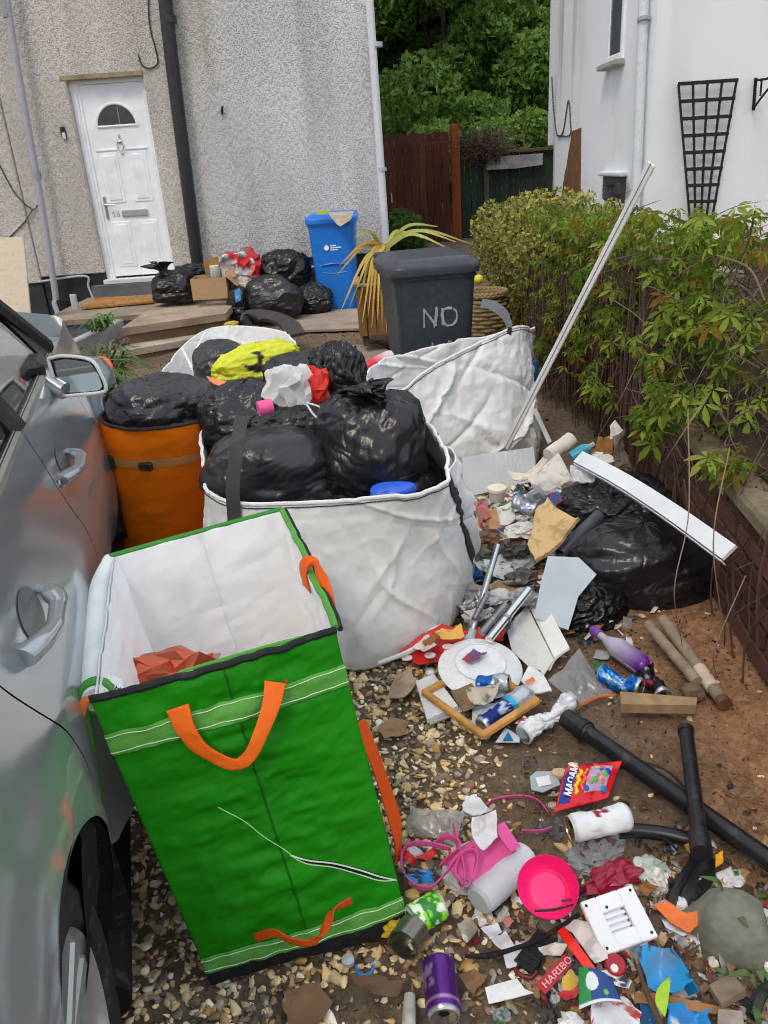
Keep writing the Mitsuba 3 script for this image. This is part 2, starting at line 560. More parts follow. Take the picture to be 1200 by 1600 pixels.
def conc_c(p, n, uv):
    u = dr.floor(uv.x)
    a = dr.floor(u / 64)
    r, g, b = a / 63, (u - a * 64) / 63, dr.floor(uv.y) / 63
    d = fbm(p.x * 6, p.y * 6, p.z * 6, 4)
    e = fbm(p.x * 70, p.y * 70, p.z * 70, 2)
    return mi.Color3f(r * r, g * g, b * b) * (0.5 + 0.85 * d) * (0.75 + 0.5 * e)


B('stone', {'type': 'principled', 'base_color': proc(conc_c), 'roughness': 0.9, 'specular': 0.2})


def soil_c(p, n, uv):
    d = fbm(p.x * 3, p.y * 3, p.z, 4)
    e = fbm(p.x * 45, p.y * 45, p.z * 45, 3)
    f = noise(p.x * 190, p.y * 190, p.z * 190)
    red = smoothstep(0.45, 0.9, p.x + 0.5 * (d - 0.5)) * (1 - smoothstep(3.0, 4.2, p.y))
    c = mix(mi.Color3f(0.145, 0.108, 0.078), mi.Color3f(0.33, 0.17, 0.09), red * 0.9)
    c = mix(c, mi.Color3f(0.21, 0.165, 0.12), 0.5 * smoothstep(0.5, 0.75, d))
    return c * (0.45 + 0.95 * e) * (0.7 + 0.6 * f)


def soil_h(p, n, uv):
    return 0.010 * fbm(p.x * 30, p.y * 30, p.z * 30, 4)


B('soil', {'type': 'bumpmap', 'nested_texture': proc(soil_h, 0.002), 'scale': 1.0,
           'bsdf': {'type': 'principled', 'base_color': proc(soil_c), 'roughness': 0.95, 'specular': 0.15}})
B('paint', {'type': 'principled', 'base_color': rgb(0.40, 0.43, 0.445), 'metallic': 0.7, 'roughness': 0.15, 'specular': 0.5, 'clearcoat': 1.0, 'clearcoat_gloss': 0.97})


# ---------------------------------------------------------------- the ground
def sst(a, b, x):
    t = np.clip((x - a) / (b - a), 0, 1)
    return t * t * (3 - 2 * t)


def gh(x, y):
    x, y = np.asarray(x, float), np.asarray(y, float)
    p = np.stack([x, y, 0 * x], -1)
    h = 0.10 * sst(6.2, 7.4, y) + 0.15 * sst(9.6, 13, y) - 0.022 + 0.05 * (fb(p * 2.2, 3, 3) - 0.5) + 0.016 * (fb(p * 14, 3, 8) - 0.5)
    h = h + 0.12 * np.exp(-((x - 0.62) / 0.26) ** 2 - ((y - 3.15) / 0.42) ** 2)
    return h + 0.05 * sst(0.9, 1.25, x) * sst(0.6, 1.4, y) * (1 - sst(6, 7, y))


xs = np.concatenate([np.linspace(-150, -8, 14), np.linspace(-7, -2.2, 40), np.linspace(-2.1, 2.1, 200), np.linspace(2.2, 8, 40), np.linspace(9, 150, 14)])
ys = np.concatenate([np.linspace(-120, -2, 12), np.linspace(-1.5, 0.5, 14), np.linspace(0.55, 5.2, 220), np.linspace(5.3, 15, 120), np.linspace(16, 200, 16)])
gx, gy = np.meshgrid(xs, ys, indexing='ij')
struct('ground', surf(np.stack([gx, gy, gh(gx, gy)], -1)), 'soil', smooth=True)


def scatter(items, base_v, base_f, colors):
    """items: (n, 3) places, (n, 3, 3) matrices -> one mesh and a colour per vertex."""
    loc, M = items
    n, k = len(loc), len(base_v)
    v = np.einsum('nij,kj->nki', M, base_v) + loc[:, None]
    f = base_f[None] + (np.arange(n) * k)[:, None, None]
    m = trimesh.Trimesh(v.reshape(-1, 3), f.reshape(-1, 3), process=False)
    cc = np.repeat(np.asarray(colors), k, 0)
    return m, cc


def rand_rot(rng, n):
    q = rng.normal(size=(n, 4))
    q /= np.linalg.norm(q, axis=1, keepdims=True)
    w, x, y, z = q.T
    return np.stack([np.stack([1 - 2 * (y * y + z * z), 2 * (x * y - z * w), 2 * (x * z + y * w)], -1),
                     np.stack([2 * (x * y + z * w), 1 - 2 * (x * x + z * z), 2 * (y * z - x * w)], -1),
                     np.stack([2 * (x * z - y * w), 2 * (y * z + x * w), 1 - 2 * (x * x + y * y)], -1)], 1)


rng = np.random.default_rng(7)
# gravel: denser by the car and the green bag, thinning out over the soil
N = 90000
px_, py_ = rng.uniform(-1.3, 1.2, N), rng.uniform(0.55, 4.2, N)
edge = 0.17 + 0.05 * (py_ - 2) + 0.16 * (fb(np.stack([px_ * 3, py_ * 3, 0 * px_], -1), 3, 2) - 0.5) * 2
dens = 0.05 + 0.95 * (1 - sst(-0.06, 0.14, px_ - edge))
dens *= np.where(py_ < 1.12, 0.30 + 0.70 * (px_ < -0.14 + 0.2 * (fb(np.stack([px_ * 5, py_ * 5, 0 * px_], -1), 2, 4) - 0.5)), 1.0)
dens *= np.where(px_ > 0.45, 0.3, 1.0)
keep = rng.random(N) < dens * 0.62
gxp, gyp = px_[keep], py_[keep]
n = len(gxp)
ico = trimesh.creation.icosphere(subdivisions=1)
bv = np.asarray(ico.vertices) * (1 + 0.16 * np.random.default_rng(3).normal(size=(len(ico.vertices), 1)))
size = np.clip(rng.lognormal(math.log(0.0060), 0.38, n), 0.003, 0.016)
sc = np.stack([size * rng.uniform(0.8, 1.4, n), size * rng.uniform(0.7, 1.1, n), size * rng.uniform(0.4, 0.7, n)], -1)
yaw = rng.uniform(0, 6.28, n)
tilt = rng.normal(0, 0.3, (n, 2))
Rz = np.stack([np.stack([np.cos(yaw), -np.sin(yaw), tilt[:, 0]], -1), np.stack([np.sin(yaw), np.cos(yaw), tilt[:, 1]], -1), np.stack([-tilt[:, 0], -tilt[:, 1], np.ones(n)], -1)], 1)
M = Rz * sc[:, None, :]
pal = np.array([S(206, 186, 146), S(188, 160, 116), S(222, 212, 190), S(150, 138, 122), S(122, 100, 78), S(176, 138, 88), S(110, 104, 98), S(92, 74, 60)])
pc = pal[rng.choice(8, n, p=[.22, .17, .10, .13, .14, .07, .10, .07])] * rng.uniform(0.95, 1.7, (n, 1))
m, cc = scatter((np.stack([gxp, gyp, gh(gxp, gyp) + sc[:, 2] * rng.uniform(0.1, 1.3, n)], -1), M), bv, np.asarray(ico.faces), pc)
solo('gravel', 'loose cream and brown pebbles spread over the drive', 'gravel', m, 'vmatte', lambda v, c=cc: c, smooth=True, kind='stuff')

# bark, crumbs and twigs over the soil and the strip by the house
n = 9000
x = np.concatenate([rng.uniform(-0.3, 1.25, 5200), rng.uniform(-3.4, 1.2, n - 5200)])
y = np.concatenate([rng.uniform(0.7, 3.2, 5200), rng.uniform(4.6, 9.2, n - 5200)])
s = np.where(y < 4, rng.uniform(0.004, 0.012, n), rng.uniform(0.012, 0.03, n))
sc = np.stack([s * rng.uniform(0.8, 2.2, n), s * 0.6, s * 0.25], -1)
pal = np.array([S(120, 84, 54), S(86, 60, 42), S(150, 112, 76), S(60, 46, 36), S(176, 160, 140), S(134, 92, 66)])
pc = pal[rng.choice(6, n, p=[.26, .24, .18, .18, .05, .09])]
cubev = np.asarray(trimesh.creation.icosphere(subdivisions=0).vertices)
m, cc = scatter((np.stack([x, y, gh(x, y) + 0.003], -1), rand_rot(rng, n) * sc[:, None, :] * 0.5 + 0), cubev, np.asarray(trimesh.creation.icosphere(subdivisions=0).faces), pc)
solo('bark_litter', 'brown bark chips and crumbs lying on the bare soil', 'bark', m, 'vmatte', lambda v, c=cc: c, smooth=False, kind='stuff')


def stalks(places, length, r, rng, rise=0.25, bend=0.5):
    out = []
    for x, y, z in places:
        a = rng.uniform(0, 6.28)
        L = length * rng.uniform(0.5, 1.3)
        d = A(math.cos(a), math.sin(a), 0)
        e = A(-d[1], d[0], 0) * rng.normal(0, bend)
        p0 = A(x, y, z)
        out.append(tube([p0, p0 + (d * 0.5 + e * 0.2 + A(0, 0, rise)) * L, p0 + (d + e + A(0, 0, rng.uniform(0, rise))) * L], [r, r * 0.8, r * 0.4], 4, 5, cap=False))
    return cat(out)


pl = []
for (c0, sx, sy, k) in [([0.245, 1.651, 0.000], 0.10, 0.10, 60), ([0.319, 1.505, 0.000], 0.05, 0.04, 40), ([0.822, 1.548, 0.000], 0.10, 0.12, 90), ([0.715, 1.330, 0.000], 0.12, 0.06, 90), ([0.673, 1.133, 0.000], 0.08, 0.08, 50), ([0.578, 1.668, 0.000], 0.2, 0.1, 20)]:
    q = rng.normal(0, 1, (k, 2)) * [sx, sy] + c0[:2]
    pl += [(a, b, gh(a, b)) for a, b in q]
solo('dry_grass', 'thin dead straw lying over the bare soil', 'dry grass', stalks(pl, 0.10, 0.0011, rng, 0.12), 'matte', S(126, 104, 74), kind='stuff')

# ---------------------------------------------------------------- the grey house
FY = 9.4
house = thing('grey_house', 'grey pebbledashed house with a white front door and black soil pipe', 'house')
DX0, DX1, DZ0, DZ1 = -3.01, -2.20, 0.47, 2.53
add(house, 'wall', cat([box3(-3.72, DX0, FY, FY + 0.3, 0.56, 6.0, .01), box3(DX1, 0.215, FY, FY + 0.3, 0.575, 6.0, .01), box3(DX0 - .002, DX1 + .002, FY + .003, FY + 0.3, DZ1, 6.0, .004),
                      box3(-0.09, 0.213, FY + 0.3, 15.5, 0.575, 6.0, .01)]), 'pebbledash')
add(house, 'plinth', cat([box3(-3.72, DX0, FY + .03, FY + 0.3, -0.2, 0.56, .004), box3(DX1, 0.19, FY + .03, FY + 0.3, -0.2, 0.575, .004), box3(-0.09, .188, FY + .3, 15.5, -0.2, .575, .004)]), 'stone', S(58, 60, 64))
add(house, 'roof', cat([beam([-1.8, FY - .35, 5.9], [-1.8, 12.5, 8.2], 4.4, .12), beam([-1.8, 15.8, 5.9], [-1.8, 12.5, 8.2], 4.4, .12)]), 'stone', S(96, 74, 64))
add(house, 'lintel', box3(DX0 - .05, DX1 + .005, FY - .012, FY + 0.1, DZ1 - .035, DZ1 + .012, .004), 'stone', S(150, 138, 112))
add(house, 'door_sill', box3(DX0 - .01, DX1 + .01, FY - .03, FY + .12, DZ0 - .035, DZ0 + .012, .004), 'clean', S(205, 208, 210))
DYF = FY + 0.11
fr = []
fr.append(box3(DX0, DX0 + .065, DYF - .02, DYF + .07, DZ0, DZ1, .006))
fr.append(box3(DX1 - .055, DX1, DYF - .02, DYF + .07, DZ0, DZ1, .006))
fr.append(box3(DX0 + .065, DX1 - .055, DYF - .02, DYF + .07, DZ1 - .07, DZ1, .006))
fr.append(box3(DX0 + .065, DX0 + .095, DYF - .005, DYF + .07, DZ0, DZ1 - .07, .006))
door = add(house, 'door', cat(fr + [box3(DX0 + .095, DX1 - .055, DYF + .012, DYF + .055, DZ0 + .03, DZ1 - .075, .004)]), 'clean', S(236, 239, 244))
ddx0, ddx1 = DX0 + .095, DX1 - .055
dc = (ddx0 + ddx1) / 2
for (a, b, z0, z1) in [(ddx0 + .07, dc - .05, 1.28, 1.80), (dc + .05, ddx1 - .07, 1.28, 1.80), (ddx0 + .07, dc - .05, .60, 1.09), (dc + .05, ddx1 - .07, .60, 1.09)]:
    add(door, 'panel', cat([box3(a, b, DYF + .001, DYF + .02, z0, z1, .012), box3(a + .03, b - .03, DYF - .007, DYF + .02, z0 + .03, z1 - .03, .008)]), 'clean', S(236, 239, 244))
add(door, 'hood_moulding', cat([box3(a, b, DYF - .006, DYF + .012, 1.81, 1.83, .005) for a, b in ((ddx0 + .05, dc - .05), (dc + .05, ddx1 - .05))]), 'clean', S(228, 231, 236))
t_ = np.linspace(0, np.pi, 30)
R_ = 0.205
arc = [A(dc + R_ * 1.05 * math.cos(a), DYF + .004, 2.05 + R_ * 1.05 * math.sin(a)) for a in t_]
add(door, 'fanlight_frame', tube(arc + [arc[0]], .013, 6, 60, smooth_path=False), 'clean', S(236, 239, 244))
fan = trimesh.creation.extrude_polygon(Polygon([(R_ * math.cos(a), R_ * math.sin(a)) for a in t_]), .006, engine='earcut')
v = np.asarray(fan.vertices)
add(door, 'fanlight_pane', trimesh.Trimesh(np.stack([dc + v[:, 0], DYF + .008 - v[:, 2], 2.05 + v[:, 1]], 1), fan.faces[:, ::-1], process=False), 'gloss', S(52, 56, 58))
add(door, 'fanlight_bar', box3(dc + .03, dc + .038, DYF - .002, DYF + .004, 2.05, 2.235, .001), 'clean', S(150, 154, 156))
add(door, 'letterbox', cat([box3(dc - .12, dc + .17, DYF - .012, DYF + .014, 1.135, 1.205, .006)] + [box3(dc - .105, dc + .155, DYF - .016, DYF, z, z + .006, .001) for z in (1.15, 1.168, 1.186)]), 'satin', S(168, 170, 168))
add(door, 'number_plate', text_on('16', .055, [dc - .24, DYF + .010, 1.14], [1, 0, 0], [0, 0, 1]), 'satin', S(176, 178, 178))
add(door, 'knocker', cat([lathe([(0, .012), (.025, .008), (.03, 0)], 20, [dc, DYF + .008, 1.90], [0, -1, 0]), tube([A(dc + .035 * math.sin(a), DYF - .012, 1.855 - .045 * math.cos(a)) for a in np.linspace(0, 6.28, 24)], .007, 6, 24, smooth_path=False),
                          box3(dc - .008, dc + .008, DYF - .01, DYF + .01, 1.93, 1.97, .003), lathe([(0, .01), (.012, .008), (.012, 0)], 14, [dc, DYF + .01, 1.775], [0, -1, 0])]), 'metal', S(200, 200, 200))
add(door, 'handle', cat([box3(ddx0 + .028, ddx0 + .058, DYF - .004, DYF + .014, 1.12, 1.36, .004), tube([A(ddx0 + .043, DYF, 1.275), A(ddx0 + .043, DYF - .045, 1.275), A(ddx0 + .07, DYF - .05, 1.275), A(ddx0 + .155, DYF - .048, 1.272)], .009, 8)]), 'metal', S(190, 190, 190))
# pipes
sp = add(house, 'soil_pipe', tube([[-1.803, 9.280, 3.444], [-1.849, 9.280, 2.626], [-1.901, 9.280, 0.593]], .07, 18, 20), 'satin', S(34, 35, 38))
add(sp, 'pipe_collar', tube([[-1.820, 9.280, 2.983], [-1.818, 9.280, 2.917]], .08, 18), 'satin', S(40, 41, 44))
gd = add(house, 'grey_downpipe', tube([[-3.359, 9.250, 3.422], [-3.423, 9.250, 2.488], [-3.475, 9.250, 1.392], [-3.545, 9.250, 0.369], [-3.560, 9.220, 0.290], [-3.532, 9.180, 0.159]], .036, 14, 40), 'matte', S(168, 172, 176))
for q in ([[-3.395, 9.250, 3.211], [-3.402, 9.250, 3.060]], [[-3.453, 9.250, 1.657], [-3.457, 9.250, 1.582]]):
    add(gd, 'pipe_collar', tube(q, .045, 14), 'matte', S(150, 154, 158))
wp = add(house, 'white_downpipe', tube([[0.199, 9.320, 3.231], [0.203, 9.320, 3.015], [0.229, 9.320, 0.603]], .042, 14, 20), 'satin', S(214, 220, 226))
for q in ([[0.262, 9.320, 2.643], [0.259, 9.320, 2.598]], [[0.233, 9.320, 1.465], [0.231, 9.320, 1.427]]):
    add(wp, 'pipe_bracket', tube(q, .052, 14), 'satin', S(180, 184, 190))
bell = add(house, 'doorbell', rbox((.05, .03, .115), .008, [-3.131, 9.385, 2.012]), 'satin', S(24, 25, 28))
add(bell, 'bell_face', rbox((.036, .01, .062), .005, A(*[-3.125, 9.367, 1.981])), 'clean', S(206, 210, 214))
add(house, 'cable', tube([[-2.000, 9.385, 3.262], [-2.041, 9.385, 2.934], [-2.017, 9.385, 2.705], [-2.024, 9.385, 2.591], [-2.110, 9.385, 2.555], [-2.184, 9.385, 2.589], [-2.206, 9.385, 2.682]], .008, 6, 40), 'satin', S(52, 52, 54))
add(house, 'cable', tube([[-3.909, 9.370, 1.862], [-3.787, 9.370, 1.472], [-3.637, 9.370, 1.286], [-3.556, 9.370, 1.327]], .007, 6, 30), 'satin', S(60, 60, 62))
add(house, 'cable', tube([[-3.623, 9.370, 1.285], [-3.771, 9.370, 1.142], [-3.962, 9.370, 1.006]], .007, 6, 20), 'satin', S(84, 84, 84))
add(house, 'waste_pipe', tube([[-3.747, 9.360, 0.516], [-3.215, 9.360, 0.545], [-3.196, 9.360, 0.430], [-3.161, 9.340, 0.288]], .013, 8, 30), 'satin', S(176, 178, 180))
add(house, 'waste_pipe', tube([[-0.758, 9.360, 0.468], [-0.479, 9.360, 0.484]], .013, 8), 'satin', S(176, 178, 180))
add(house, 'wall_bracket', cat([tube([[-1.423, 9.400, 2.129], [-1.412, 9.330, 2.124]], .013, 8), tube([[-1.416, 9.385, 2.164], [-1.428, 9.385, 2.080]], .01, 6)]), 'matte', S(40, 38, 36))

nb = thing('neighbouring_house', 'pale grey rendered neighbouring house at the far edge beyond the drainpipe', 'house')
add(nb, 'wall', box3(-9.5, -3.723, FY - .02, FY + 4.3, 0.5, 6.0, .01), 'pebbledash')
add(nb, 'plinth', box3(-9.5, -3.73, FY + .012, FY + 4.2, -.2, 0.5, .004), 'stone', S(64, 66, 70))

# steps and landing in front of the door
st = uniq('front_steps')
note(st, kind='structure')
l0, l1 = A(*[-2.241, 7.165, 0.300]), A(*[-1.372, 7.620, 0.300])
m0, m1 = A(*[-2.352, 6.786, 0.150]), A(*[-1.640, 7.253, 0.150])
lf = A(*[-3.246, 7.820, 0.300])


def prism(pts, z0, z1, nm, mat, c, r=0.0):
    m = trimesh.creation.extrude_polygon(Polygon([p[:2] for p in pts]), z1 - z0, engine='earcut')
    m.apply_translation([0, 0, z0])
    return add(st, nm, m, mat, c, smooth=False)


dn_ = l1 - l0
ext = l1
back = A(0, FY, 0)
prism([l0 + A(.04, .05, 0), ext + A(-.04, .05, 0), A(ext[0] - .04, FY + .02, 0), A(l0[0] + .04, FY + .02, 0)], -.2, .235, 'riser', 'stone', S(140, 112, 90))
prism([l0, ext, A(ext[0], FY + .02, 0), A(l0[0], FY + .02, 0)], .235, .30, 'slab', 'stone', S(150, 134, 118))
prism([lf, A(l0[0] - .003, lf[1] + .1, 0), A(l0[0] - .003, FY + .02, 0), A(lf[0], FY + .02, 0)], .25, .297, 'slab', 'stone', S(140, 126, 112))
prism([lf + A(.02, .03, 0), A(l0[0] - .004, lf[1] + .13, 0), A(l0[0] - .004, FY + .018, 0), A(lf[0] + .02, FY + .018, 0)], -.2, .25, 'riser', 'stone', S(92, 98, 102))
s1 = m1 + (m1 - m0) * 0.62
prism([m0 + A(.03, .04, 0), s1 + A(-.03, .04, 0), A(s1[0] - .03, l1[1] + .02, 0), l0 + A(.06, .045, 0)], -.2, .095, 'riser', 'stone', S(132, 104, 84))
prism([m0, s1, A(s1[0], l1[1] + .03, 0), l0 + A(.05, .048, 0)], .095, .15, 'slab', 'stone', S(164, 150, 134))
add(st, 'threshold_step', box3(DX0 - .15, DX1 + .35, FY - .06, FY + .028, .2, DZ0 - .04, .004), 'stone', S(104, 108, 110))
add(st, 'edging', beam(A(*[-2.665, 6.837, 0.160]), A(*[-2.350, 7.554, 0.240]), .10, .17, .01), 'stone', S(158, 160, 158))
add(st, 'path_slab', cat([polyslab([[-0.928, 8.353, 0.100], [-0.398, 8.534, 0.100], [0.744, 8.351, 0.100], [0.174, 7.330, 0.100], [-0.666, 7.471, 0.100]], .02), polyslab([[-0.355, 6.993, 0.030], [0.044, 6.999, 0.030], [0.191, 6.447, 0.030], [-0.126, 6.267, 0.030]], .02, .05, .004)]), 'stone', S(150, 136, 122))

# ---------------------------------------------------------------- the white house
WX, WY = 2.45, 7.3
wh = thing('white_house', 'white rendered house with a downpipe near its corner and a narrow window', 'house')
add(wh, 'wall', cat([box3(WX, 10, WY, 10.9, -.2, 6.2, .006), box3(WX + .003, 10, 10.9, 11.25, 1.58, 6.2, .006)]), 'render_white')
add(wh, 'roof', beam([6.2, WY - .3, 6.2], [6.2, 9.3, 7.8], 7.9, .12), 'stone', S(96, 74, 64))
ya, yb, zs = [2.450, 8.137, 2.397][1], [2.450, 8.626, 2.459][1], [2.450, 8.378, 2.236][2]
wd = add(wh, 'window', cat([box3(WX - .022, WX + .05, ya, ya + .06, zs, 3.9, .006), box3(WX - .022, WX + .05, yb - .06, yb, zs, 3.9, .006), box3(WX - .022, WX + .05, ya + .06, yb - .06, zs, zs + .06, .006), box3(WX - .022, WX + .05, ya + .06, yb - .06, 3.84, 3.9, .006)]), 'clean', S(232, 236, 240))
add(wd, 'pane', box3(WX - .010, WX + .01, ya + .058, yb - .058, zs + .058, 3.85, .001), 'gloss', S(70, 80, 88))
add(wd, 'sill', box3(WX - .10, WX + .02, ya - .05, yb + .05, zs - .05, zs, .008), 'stone', S(178, 178, 172))
dp = add(wh, 'downpipe', tube([[2.390, 7.498, 2.852], [2.390, 7.468, 2.496], [2.390, 7.374, 1.191], [2.390, 7.367, 0.902]], .042, 14, 24), 'satin', S(212, 218, 224))
add(dp, 'pipe_bracket', tube([[2.390, 7.444, 2.456], [2.390, 7.438, 2.429]], .053, 14), 'satin', S(160, 166, 172))
vent_c = A(*[2.450, 8.192, 1.152])
vt_ = add(wh, 'vent', box3(WX - .03, WX + .02, vent_c[1] - .34, vent_c[1] + .34, vent_c[2] - .13, vent_c[2] + .12, .02), 'matte', S(84, 86, 88))
add(vt_, 'vent_hood', box3(WX - .07, WX + .01, vent_c[1] - .38, vent_c[1] + .36, vent_c[2] + .10, vent_c[2] + .14, .01), 'matte', S(206, 210, 212))
add(vt_, 'vent_flap', polyslab([[2.400, 8.309, 1.205], [2.400, 7.741, 1.226], [2.380, 7.651, 1.099], [2.370, 8.144, 1.107]], .006, .05, .03), 'satin', S(48, 48, 50))
add(wh, 'bare_patch', polyslab([[2.440, 9.948, 1.703], [2.440, 9.550, 1.727], [2.440, 9.468, 0.996], [2.440, 10.393, 0.962], [2.440, 10.175, 1.325]], .012, .05, .01), 'stone', S(122, 88, 62))
add(wh, 'wall_cable', tube([[2.440, 11.040, 2.357], [2.440, 10.890, 1.959], [2.440, 10.650, 1.685], [2.440, 10.355, 1.724], [2.440, 10.143, 2.029], [2.440, 10.023, 1.812], [2.440, 10.033, 1.666], [2.440, 10.685, 1.686]], .008, 6, 50), 'matte', S(90, 92, 92))

tr = thing('trellis', 'black fan shaped garden trellis fixed to the white wall', 'trellis')
tl, trr, bl, br = A(*[2.650, 7.260, 1.946]), A(*[3.129, 7.260, 1.945]), A(*[2.846, 7.260, 0.879]), A(*[3.038, 7.260, 0.867])
for k in range(5):
    a = k / 4
    add(tr, 'slat', beam(tl + (trr - tl) * a, bl + (br - bl) * a, .012, .028, .002, (0, 1, 0)), 'matte', S(32, 38, 36))
for k in range(9):
    a = k / 8.2
    p, q = tl + (bl - tl) * a, trr + (br - trr) * a
    add(tr, 'slat', beam(p - A(.008, .014, 0), q + A(.008, -.014, 0), .012, .028, .002, (0, 0, 1)), 'matte', S(32, 38, 36))
bk = thing('hanging_basket_bracket', 'black iron hanging basket bracket on the white wall beside the trellis', 'bracket')
add(bk, 'back_bar', beam([3.295, 7.280, 1.955], [3.305, 7.280, 1.714], .02, .02, .002, (0, 1, 0)), 'matte', S(22, 22, 24))
add(bk, 'arm', tube([[3.288, 7.270, 1.936], [3.293, 7.100, 1.930], [3.274, 6.750, 1.930]], .01, 6), 'matte', S(22, 22, 24))
add(bk, 'brace', cat([tube([[3.299, 7.270, 1.728], [3.288, 7.100, 1.812], [3.275, 6.850, 1.926]], .009, 6), tube([[3.309, 7.200, 1.929], [3.290, 7.150, 1.815]], .008, 6)]), 'matte', S(22, 22, 24))

# ---------------------------------------------------------------- gate, fence, trees
gate = thing('garden_gate', 'tall red brown boarded side gate between the two houses', 'gate')
gt0, gt1, gb1 = A(*[0.411, 14.000, 1.915]), A(*[1.390, 14.000, 1.920]), A(*[1.511, 14.000, 0.221])
z0g, z1g = gb1[2] - .02, gt1[2]
x0g, x1g = gt0[0] - .35, gt1[0] + .06
nb_ = 11
for k in range(nb_):
    a, b = x0g + (x1g - x0g) * k / nb_, x0g + (x1g - x0g) * (k + 1) / nb_
    add(gate, 'plank', box3(a + .004, b - .004, 14 + .004 * (k % 3), 14.025, z0g + .01 * (k % 2), z1g - .012 * ((k * 7) % 3), .004), 'wood', S(104, 58, 42) * (0.85 + .08 * ((k * 5) % 4)))
add(gate, 'rail', cat([box3(x0g, x1g, 14.03, 14.07, z, z + .1, .004) for z in (z0g + .2, z1g - .3)]), 'wood', S(96, 54, 40))
add(gate, 'post', box3(x1g + .03, x1g + .17, 13.95, 14.08, z0g - .1, z1g + .09, .008), 'wood', S(150, 76, 44))
add(gate, 'latch', rbox((.02, .02, .15), .004, [0.479, 13.985, 0.973]), 'satin', S(196, 190, 176))
fence = thing('green_fence', 'dark green boarded fence with a pale grey panel beside the brown gate', 'fence')
f0, f1 = A(*[1.633, 14.300, 1.619]), A(*[3.377, 14.300, 1.560])
nf = 17
for k in range(nf):
    a, b = f0[0] + (f1[0] - f0[0]) * k / nf, f0[0] + (f1[0] - f0[0]) * (k + 1) / nf
    zt = ([1.786, 14.300, 1.821][2] if k < 3 else f1[2] - .02)
    add(fence, 'plank', box3(a + .004, b - .004, 14.3 + .006 * (k % 2), 14.325, .0, zt, .004), 'wood', (S(58, 78, 66) if k < 3 else S(50, 64, 56)) * (0.8 + .1 * ((k * 5) % 4)))
add(fence, 'post', box3(f0[0] + .42, f0[0] + .50, 14.24, 14.30, 0, f1[2] + .02, .006), 'wood', S(92, 96, 80))
add(fence, 'rail', beam([1.934, 14.250, 1.561], [3.365, 14.250, 1.559], .05, .05, .006), 'wood', S(108, 84, 66))
add(fence, 'grey_panel', polyslab([[2.106, 14.200, 1.492], [3.016, 14.200, 1.494], [3.009, 14.200, 1.320], [2.551, 14.200, 1.290], [2.083, 14.200, 1.300]], .03), 'stone', S(158, 160, 158))


def leaf_quads(centers, normals_rand, size, rng, aspect=0.55):
    n = len(centers)
    base = A([0, 0, 0], [.5, aspect * .5, .06], [1, 0, -.05], [.5, -aspect * .5, .06]) - A(.5, 0, 0)
    f = np.array([[0, 1, 2], [0, 2, 3]])
    M = rand_rot(rng, n) * np.asarray(size)[:, None, None]
    return base, f, M


def crown(clumps, per, size, rng, pal, dens=1.0, shell=0.55, vary=0.35):
    """clumps: (centre, radii); leaves crowd towards each clump's outside."""
    C, Z, K = [], [], []
    for k, (c, r) in enumerate(clumps):
        m = int(per * dens)
        d = nrm(rng.normal(size=(m, 3)))
        rad = rng.uniform(shell, 1.0, (m, 1)) ** 0.7 * (0.75 + 0.5 * fb(d * 2.2 + k * 3, 2, k)[:, None])
        C.append(np.asarray(c) + d * rad * np.asarray(r))
        Z.append(np.full(m, size) * rng.uniform(0.6, 1.3, m))
        t = rng.random((m, 1))
        base = pal[0] * (1 - t) + pal[1] * t
        hue = rng.random() * vary
        base = base * (1 - hue) + pal[2] * hue
        K.append(base)
    C, Z, K = np.vstack(C), np.concatenate(Z), np.vstack(K)
    b, f, M = leaf_quads(C, None, Z, rng)
    return scatter((C, M), b, f, K)


def tree(name, label, cat_, x, y, h, clumps, per, size, pal, seed, group=None, trunk_r=.12, vary=.35):
    rng = np.random.default_rng(seed)
    t = thing(name, label, cat_, group)
    z0 = float(gh(x, y))
    limbs = [tube([A(x, y, z0 - .1), A(x + .1, y, z0 + h * .3), A(x - .05, y + .1, z0 + h * .75)], [trunk_r, trunk_r * .75, trunk_r * .3], 10, 14)]
    for c, r in clumps[::3]:
        limbs.append(tube([A(x, y, z0 + h * .28), (A(x, y, z0 + h * .4) + np.asarray(c)) / 2 + A(0, 0, .1), np.asarray(c)], [trunk_r * .5, trunk_r * .3, .01], 7, 10))
    add(t, 'trunk', cat(limbs), 'stone', S(84, 70, 56))
    m, cc = crown(clumps, per, size, rng, pal, vary=vary)
    add(t, 'crown', m, 'vleaf', lambda v, c=cc: c, smooth=False, kind='stuff')
    return t


GREEN = (S(70, 104, 48), S(128, 166, 78), S(166, 198, 110))
DARK = (S(50, 78, 42), S(92, 128, 62), S(128, 160, 88))
rt_ = np.random.default_rng(11)


def clumpset(x, y, z0, z1, rx, ry, k, r0):
    out = []
    for i in range(k):
        a, q = rt_.uniform(0, 6.28), rt_.uniform(0.1, 1) ** .6
        z = rt_.uniform(z0, z1)
        w = math.sin(math.pi * np.clip((z - z0) / (z1 - z0) * .8 + .18, 0, 1)) ** .5
        out.append((A(x + rx * q * w * math.cos(a), y + ry * q * w * math.sin(a), z), A(1, 1, .8) * r0 * rt_.uniform(.7, 1.25)))
    return out


